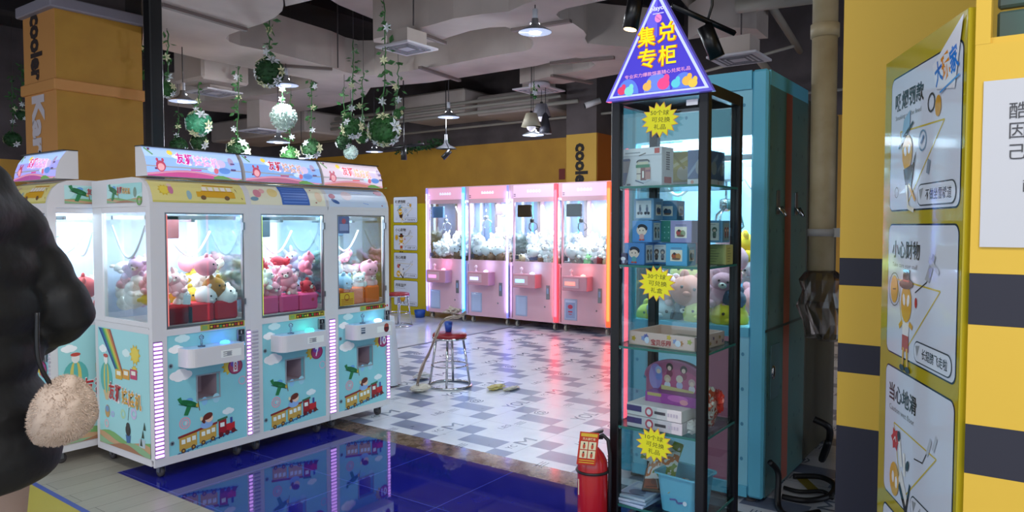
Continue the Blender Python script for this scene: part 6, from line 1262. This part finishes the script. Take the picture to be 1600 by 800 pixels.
# spotlights, track, camera
def spot(p, label, rx=.25, s=1.0, lit=True):
    t = thing('spotlight', label, 'spotlight', p, AZ - PI / 2); M = Matrix.Rotation(rx, 4, 'Y')
    MB().tube([M @ Vector((0, 0, .10 * s)), M @ Vector((0, 0, -.08 * s))], .042 * s, 18).build('lamp_body', BLACK, t); MB().tube([M @ Vector((0, 0, .09 * s)), (0, 0, .20 * s), (0, 0, top_at(p) - p.z)], .008 * s, 6).build('bracket', BLACK, t)
    if lit: MB().tube([M @ Vector((0, 0, -.081 * s)), M @ Vector((0, 0, -.085 * s))], .034 * s, 18).build('lens', mat('warm_lens', '#ffcf90', .3, emis=3), t)
spot(at_d(989, 22, 3.9), 'black cylinder spotlight glowing warm left of the triangular sign', .18); spot(at_d(1112, 68, 4.3), 'unlit black spotlight right of the triangular sign', -.4, 1.1, False)
spot(at_d(631, 241, 9.4), 'small black spotlight under the track left of the dull lamp', 0, .9, False); spot(at_d(697, 242, 9.5), 'small black spotlight directly below the dull pendant lamp', .8, .8, False)
def track(a0, b0, label): c = Vector(a0); d = Vector(b0) - c; tag(MB().tube([(0, 0, 0), d], .018, 4).build('light_track', BLACK, None, c), label, 'light track', 'light tracks')
track(at_d(1050, 8, 4.2), at_d(1148, 52, 4.35), 'black light track slanting behind the triangular sign'); track(at_d(600, 233, 9.6), at_d(662, 225, 9.4), 'thin black light track in front of the yellow back wall')
t = thing('security_camera', 'white bullet camera on the back wall right of the lettered column', 'security camera', at_x(926, 161, 9.62), AZ - PI / 2)
M = Matrix.Rotation(-.35, 4, 'Y') @ Matrix.Rotation(PI / 2, 4, 'Y'); MB().tube([M @ Vector((0, 0, -.12)), M @ Vector((0, 0, .12))], .045, 14).build('camera_body', mat('cam_white', '#c9c6c8', .4), t); MB().tube([M @ Vector((0, 0, -.13)), M @ Vector((0, 0, -.12))], .04, 14).build('lens_ring', BLACK, t); MB().tube([(.05, 0, 0), (.06, .03, .05), (.06, .08, .05)], .012, 6).build('bracket', mat('cam_white', '#c9c6c8', .4), t)
p = at_d(941, 180, 10.2); tag(MB().box((-.10, -.12, -.12), (.10, .12, .14), 0, .01).build('junction_box', mat('box_grey', '#8a868c', .5), None, (10.28, p.y, p.z)), 'pale grey box on the wall below the security camera', 'box')
# air vents
def vent(px_, py_, d, s, label, z=None):
    p = at_d(px_, py_, d); t = thing('ceiling_vent', label, 'air vent', p); VM = mat('vent_white', '#c3bfc6', .5); h = s / 2
    MB().box((-h, -h, 0), (h, h, .02), 0, .004).build('vent_frame', VM, t); MB().box((-h * .62, -h * .62, .02), (h * .62, h * .62, top_at(p) - p.z if top_at(p) < 4 else .16)).build('vent_neck', DUCT, t)
    for k in range(3):
        q = h * (.75 - .18 * k); w2 = .012; b = MB()
        for a0, a1 in (((-q, -q), (q, -q + w2)), ((-q, q - w2), (q, q)), ((-q, -q), (-q + w2, q)), ((q - w2, -q), (q, q))): b.box((a0[0], a0[1], -.004), (a1[0], a1[1], -.0))
        b.build('louvre', mat('louvre_grey', '#77747c', .6), t)  # louvres in a plain darker grey than the frame
vent(636, 77, 6.9, .42, 'square white ceiling vent under the end of the upper duct'); vent(842, 142, 9.9, .52, 'square white ceiling vent above the shaded lamp cluster')
vent(335, 146, 9.4, .5, 'square white ceiling vent right of the leftmost lit pendant lamp'); vent(1155, 94, 5.6, .38, 'square vent above the teal machine'); vent(410, 206, 11, .5, 'distant square vent just left of the bright low pendant lamp')

# ================================================================ HANGING GARLANDS
LEAF = mat('leaf_green', '#2d5a2c', .6, noise=(25, '#3f7a3c')); LEAFD = mat('leaf_dark', '#1c3d1e', .7, noise=(25, '#2b5a2e')); LITLEAF = mat('leaf_lit_green', '#3f8a66', .5, noise=(25, '#58b08a'))  # last variant has the nearby lamp's light put into the leaf colour
PET = mat('petal_cream', '#d6d6ac', .6); PETW = mat('petal_white', '#d9dce0', .6); WBALL = mat('white_flower_ball', '#a9c2b8', .7, noise=(30, '#c6d8cf'))
def leaf_mesh(mb, c, d, s, mi=0, rr=random):
    d = d.normalized(); a0 = d.cross(Vector((rr.uniform(-1, 1), rr.uniform(-1, 1), rr.uniform(-1, 1)))).normalized(); n = d.cross(a0)
    vs = [c, c + d * s * .5 + a0 * s * .28 + n * s * .06, c + d * s, c + d * s * .5 - a0 * s * .28 + n * s * .06, c + d * s * .55 - n * s * .04]
    mb.add(vs, [(0, 1, 4), (1, 2, 4), (2, 3, 4), (3, 0, 4)], mi)
def flower_mesh(mb, c, n, s, mi=0):
    n = n.normalized(); a0 = n.orthogonal().normalized(); b0 = n.cross(a0)
    for k in range(6):
        q = 2 * PI * k / 6; d = a0 * math.cos(q) + b0 * math.sin(q); e = -a0 * math.sin(q) + b0 * math.cos(q)
        mb.add([c, c + d * s * .5 + e * s * .23 + n * s * .26, c + d * s + n * s * .22, c + d * s * .5 - e * s * .23 + n * s * .26], [(0, 1, 2, 3)], mi)
    mb.ball(c + n * s * .15, s * .10, 6, 4, mi)
def garland(px_, py_, rpx, label, kind='green', d=None, flowers=5, up=1.0, seed=0, leafm=None, fl='cream'):
    d = d or .3 * F / (2 * rpx); R_ = rpx * d / F; p = at_d(px_, py_, d); rr = random.Random(seed + 100); lm = leafm or LEAF
    t = thing('hanging_garland', label, 'hanging garland', p, 0, None); mb = MB()
    if R_ > .02:
        mb.ball((0, 0, 0), R_ * .9, 16, 10)
        for k in range(420):
            z = rr.uniform(-1, 1); q = rr.uniform(0, 2 * PI); n = Vector((math.sqrt(1 - z * z) * math.cos(q), math.sqrt(1 - z * z) * math.sin(q), z)); dd = (n + Vector((rr.uniform(-.6, .6), rr.uniform(-.6, .6), rr.uniform(-.6, .6)))).normalized()
            leaf_mesh(mb, n * R_ * .86, dd, R_ * .24, 0, rr)
        mb.build('leaf_ball' if kind == 'green' else 'flower_ball', lm if kind == 'green' else WBALL, t)
    if kind == 'green':
        toC = (CO - p).normalized()
        for k in range(flowers):
            q = 2 * PI * k / flowers + rr.uniform(-.3, .3) - .6; n = (RT * math.cos(q) + UPV * math.sin(q) * (.8) + toC * rr.uniform(.2, .7) - UPV * .25).normalized()
            f = MB(); flower_mesh(f, n * R_ * .92, n, R_ * rr.uniform(.45, .62)); f.build('flower', PET if (fl == 'cream' and k % 2) else PETW, t)
    # vine up to the ceiling
    L_ = min(up, max(.1, top_at(p) - p.z - R_ * .8 - .02)); P = [Vector((.02 * math.sin(3 * z_ / 1.0) + rr.uniform(-.012, .012), .02 * math.cos(2.3 * z_) + rr.uniform(-.012, .012), R_ * .8 + z_)) for z_ in [L_ * i / 14 for i in range(15)]]
    v = MB(); v.tube(P, .006, 5)
    for k in range(int(34 * L_ / .8)):
        q = P[rr.randrange(len(P))] + Vector((rr.uniform(-.04, .04), rr.uniform(-.04, .04), rr.uniform(-.04, .04))); leaf_mesh(v, q, Vector((rr.uniform(-1, 1), rr.uniform(-1, 1), rr.uniform(-.9, .4))), rr.uniform(.05, .09), 0, rr)
    v.build('vine', LEAF if kind == 'green' else LEAFD, t)
    tz = top_at(p) - p.z; MB().tube([P[-1], (P[-1].x, P[-1].y, max(tz, P[-1].z + .02))], .003, 5).build('hanging_wire', ROD, t)
    for k in range(max(2, int(3 * L_))):
        q = P[min(14, 2 + k * 4 + rr.randrange(2))]; f = MB(); flower_mesh(f, q + Vector((rr.uniform(-.03, .03), rr.uniform(-.03, .03), 0)), (CO - p) + Vector((rr.uniform(-2, 2), rr.uniform(-2, 2), rr.uniform(-2, 2))), .045); f.build('flower', PET if k % 2 else PETW, t)
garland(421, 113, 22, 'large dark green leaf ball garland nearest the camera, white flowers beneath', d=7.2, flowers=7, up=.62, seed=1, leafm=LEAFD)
garland(311, 193, 19, 'brightly lit blue-green leaf ball with cream flowers, beside the leftmost lit lamp', seed=2, leafm=LITLEAF, up=.9, flowers=7)
garland(443, 183, 20, 'big white flower ball hanging above the bright low lamp', 'white', seed=3, up=.42)
garland(487, 232, 15, 'small green leaf ball right of the bright low lamp', d=9.6, seed=4, up=1.0, leafm=LEAFD)
garland(551, 200, 16, 'green leaf ball with a large yellow flower, left of the biggest flowered ball', d=8.4, seed=5, up=.9, flowers=5)
garland(600, 203, 24, 'biggest flowered green ball under the long vine below the square vent', d=6.8, seed=6, up=1.05, flowers=8)
garland(548, 238, 11, 'small white flower ball low above the header of machine ten', 'white', d=10.0, seed=7, up=.3)
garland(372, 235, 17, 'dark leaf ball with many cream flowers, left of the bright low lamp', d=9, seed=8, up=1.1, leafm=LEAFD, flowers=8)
garland(453, 243, 14, 'small green ball just above the joint of the headers of machines eight and seven', d=9.5, seed=9, up=.7)
garland(312, 222, 13, 'small dark leaf ball under the brightly lit blue-green one', d=9.3, seed=10, up=.25, leafm=LEAFD, flowers=6)
garland(279, 228, 13, 'very dark leaf ball beside the black post above the nearest header', d=10, seed=11, up=.35, leafm=LEAFD, flowers=1)
garland(537, 222, 12, 'dark leaf cluster left of the small white flower ball', d=9, seed=12, up=.6, leafm=LEAFD, flowers=3)
garland(566, 214, 10, 'small leaf cluster between the flowered ball and the biggest one', d=8.6, seed=13, up=.7, flowers=4)
garland(262, 140, 12, 'flowered vine close right of the black post', d=6.9, seed=14, up=.5, flowers=5)
garland(622, 178, 8, 'thin flowered vine right of the biggest flowered ball', d=8, seed=15, up=.5, flowers=4)
garland(836, 152, 3, 'thin vine with a single white flower beside the shaded lamp cluster', d=9.2, seed=16, up=.18, flowers=1)
garland(228, 118, 8, 'small flowered vine peeking out between the ochre column and the black post', d=8, seed=17, up=.5, flowers=3)
garland(20, 218, 12, 'dark leaf cluster far back left of the ochre column', d=11.5, seed=18, up=.9, leafm=LEAFD, flowers=2)
garland(34, 180, 8, 'flowered vine far back just left of the ochre column', d=11, seed=19, up=.7, leafm=LEAFD, flowers=3)
# ivy along the back track
iv = MB(); rr = random.Random(8); A0, B0 = at_x(620, 236, 9.7), at_x(700, 222, 9.7)
for k in range(160): q = A0.lerp(B0, rr.random()) + Vector((rr.uniform(-.05, .05), 0, rr.uniform(-.06, .08))); leaf_mesh(iv, q - A0, Vector((rr.uniform(-1, 1), rr.uniform(-1, 1), rr.uniform(-1, .5))), .09, 0, rr)
iv.tube([(0, 0, 0), B0 - A0], .01, 5); tag(iv.build('ivy_strand', LEAFD, None, A0), 'dark ivy strand along the top of the yellow back wall', 'ivy')

# ================================================================ PERSON AT THE LEFT EDGE
pp = at_d(800, 350, 2.0) + RT * (-1.55); pp.z = 0
fd = (-RT * .86 + Vector((FW.x, FW.y, 0)).normalized() * .45).normalized(); rz = math.atan2(fd.y, fd.x) - PI / 2     # local +Y = facing
t = thing('person', 'person in a black puffer jacket standing at the left edge, seen from behind', 'person', (pp.x, pp.y, 0), rz)
SKIN = mat('skin', '#d9ab90', .5); b = MB()
S_ = 1.0
b.tube([(0, 0, .92), (0, -.01, 1.10), (0, -.01, 1.30), (0, -.02, 1.44), (0, -.01, 1.50)], [.15, .135, .155, .14, .07], 16)
b.tube([(0, -.01, 1.48), (0, .01, 1.60)], .055, 14); b.ball((0, .03, 1.70), (.077, .095, .115), 20, 14); b.ball((0, .075, 1.65), (.05, .05, .05), 12, 8)
b.ball((0, .128, 1.69), (.013, .02, .02), 10, 8); 
for s in (-1, 1):
    b.ball((s * .078, .02, 1.70), (.010, .02, .03), 8, 6); b.ball((s * .028, .118, 1.722), (.012, .01, .008), 8, 6)
    b.tube([(s * .10, 0, .95), (s * .10, .02 + s * .02, .52), (s * .10, -.03 + s * .09, .10)], [.095, .062, .042], 14)
    b.tube([(s * .10, -.05 + s * .09, .06), (s * .10, .10 + s * .09, .035)], [.045, .035], 10)
    el = (s * .27, -.09, 1.22); ha = (s * .20, .17, 1.08)
    b.tube([(s * .17, -.01, 1.43), el], [.055, .042], 12); b.tube([el, ha], [.042, .028], 12)
    pc = Vector(ha); dv = Vector((-s * .25, .9, -.15)).normalized(); sd_ = Vector((0, 0, 1)); b.tube([pc, pc + dv * .05, pc + dv * .09], [.028, .036, .032], 10)
    for i in range(4):
        o_ = sd_ * (.026 - .0175 * i); L_ = (.062, .072, .068, .052)[i]; q0 = pc + dv * .085 + o_; q1 = q0 + dv * L_ * .5; q2 = q1 + (dv * .7 + Vector((-s * .7, 0, 0))).normalized() * L_ * .5; b.tube([q0, q1, q2], [.0095, .009, .0075], 8)
    b.tube([pc + dv * .025 + sd_ * .025, pc + dv * .05 + sd_ * .055, pc + dv * .08 + sd_ * .07], [.012, .011, .009], 8)
bo = b.build('body', SKIN, t); r_ = bo.modifiers.new('remesh', 'REMESH'); r_.mode = 'VOXEL'; r_.voxel_size = .009; r_.use_smooth_shade = True
# face details and hair
f = MB()
for s in (-1, 1): f.ball((s * .030, .112, 1.712), (.013, .010, .008), 10, 8)
f.build('eye', mat('eye_white', '#e6e2de', .2), t)
f = MB()
for s in (-1, 1): f.ball((s * .030, .121, 1.712), (.005, .003, .006), 8, 6); f.tube([(s * .015, .118, 1.735), (s * .045, .108, 1.735)], .003, 5)
f.build('pupil', mat('pupil_dark', '#1c1614', .2), t); MB().ball((0, .118, 1.648), (.022, .006, .006), 10, 6).build('mouth', mat('lip', '#b0645c', .4), t)
h = MB(); h.ball((0, .005, 1.725), (.092, .105, .115), 20, 14); h.ball((0, -.06, 1.63), (.085, .055, .12), 16, 10); hr = h.build('hair', mat('black_hair', '#15110f', .5, bump=(80, .5)), t)
# puffer jacket: quilted rings
JK = mat('black_puffer', '#0b0b0d', .6, bump=(22, .35)); j = MB()
P = []; R1 = []
zz = [.78, .80, .86, .92, .935, .99, 1.05, 1.065, 1.12, 1.18, 1.195, 1.25, 1.31, 1.325, 1.38, 1.43, 1.47, 1.53]
rrd = [.20, .225, .238, .222, .20, .218, .19, .172, .20, .19, .172, .205, .195, .18, .20, .185, .165, .11]
n = 28; vs = []; fs = []
for i, z in enumerate(zz):
    for k in range(n): q = 2 * PI * k / n; vs.append((rrd[i] * 1.12 * math.cos(q), rrd[i] * 1.02 * math.sin(q) - .015, z))
for i in range(len(zz) - 1):
    for k in range(n): fs.append((i * n + k, i * n + (k + 1) % n, (i + 1) * n + (k + 1) % n, (i + 1) * n + k))
fs.append(tuple(range(n - 1, -1, -1))); fs.append(tuple((len(zz) - 1) * n + k for k in range(n))); j.add(vs, fs, 0, True)
for s in (-1, 1):
    A = Vector((s * .15, -.03, 1.475)); E = Vector((s * .265, -.10, 1.235)); Hd = Vector((s * .205, .13, 1.10)); pts = []; rs = []
    for i in range(11): u_ = i / 10; pts.append(A.lerp(E, u_)); rs.append((.098 - .014 * u_) * (1 - (.13 if i in (3, 7) else 0)))
    for i in range(1, 10): u_ = i / 9; pts.append(E.lerp(Hd, u_)); rs.append((.086 - .026 * u_) * (1 - (.12 if i in (3, 6) else 0)))
    j.tube(pts, rs, 18)
j.tube([(.09, -.02, 1.50), (.10, -.10, 1.53), (.0, -.175, 1.53), (-.10, -.10, 1.53), (-.09, -.02, 1.50)], [.05, .075, .09, .075, .05], 14); j.ball((0, -.10, 1.585), (.13, .10, .11), 16, 10); j.ball((-.12, -.06, 1.49), (.11, .12, .09), 14, 10); j.ball((.12, -.06, 1.49), (.11, .12, .09), 14, 10)
jo = j.build('puffer_jacket', JK, t); r_ = jo.modifiers.new('remesh', 'REMESH'); r_.mode = 'VOXEL'; r_.voxel_size = .013; r_.use_smooth_shade = True
s2 = jo.modifiers.new('soft', 'SMOOTH'); s2.factor = .5; s2.iterations = 8
tr = MB()
for s in (-1, 1): tr.tube([(s * .10, 0, .95), (s * .10, .02 + s * .02, .52), (s * .10, -.03 + s * .09, .09)], [.115, .088, .07], 16); tr.ball((s * .06, 0, .9), (.12, .13, .12), 14, 10)
to = tr.build('trousers', mat('beige_trousers', '#b59a8c', .8), t); r_ = to.modifiers.new('remesh', 'REMESH'); r_.mode = 'VOXEL'; r_.voxel_size = .014; r_.use_smooth_shade = True
for s in (-1, 1): MB().tube([(s * .10, -.075 + s * .09, .05), (s * .10, .03 + s * .09, .045), (s * .10, .135 + s * .09, .035)], [.05, .052, .034], 14).box((s * .10 - .045, -.12 + s * .09, 0), (s * .10 + .045, .165 + s * .09, .02), 0, .008).build('shoe', mat('shoe_white', '#cfcac6', .6), t)
# cream fluffy bag at the hip
pb = at_d(100, 645, 1.98); from mathutils import noise as NZ
fb = MB(); fb.ball((0, 0, 0), 1, 36, 24); rr = random.Random(6)
for i, v in enumerate(fb.v): k = 1 + .10 * NZ.noise(v * 2.2) + rr.uniform(-.03, .03); fb.v[i] = Vector((v.x * .078 * k, v.y * .078 * k, v.z * .095 * k * (1 - .25 * v.x)))
for k in range(5000):
    z = rr.uniform(-1, 1); q = rr.uniform(0, 2 * PI); n_2 = Vector((math.sqrt(1 - z * z) * math.cos(q), math.sqrt(1 - z * z) * math.sin(q), z)); c = Vector((n_2.x * .078, n_2.y * .078, n_2.z * .095 * (1 - .25 * n_2.x))); dd = (n_2 + Vector((rr.uniform(-.7, .7), rr.uniform(-.7, .7), rr.uniform(-1.0, .2)))).normalized(); sdv = dd.orthogonal().normalized() * .0012
    fb.add([c - sdv, c + sdv, c + dd * rr.uniform(.004, .009)], [(0, 1, 2)], 0, False)
t2 = thing('fluffy_bag', 'cream fluffy bag hanging at the hip of the person in black', 'bag', pb)
fb.build('bag_body', mat('cream_fur', '#c4ae9c', .9), t2, rot=(0, .45, AZ - PI / 2), recalc=False)
e_ = at_d(60, 560, 1.92) - pb; MB().tube(spl([(-.02, 0, .06), (e_ * .5), e_, e_ + Vector((0, 0, .12))]), .006, 6).build('bag_strap', BLKPLASTIC, t2)
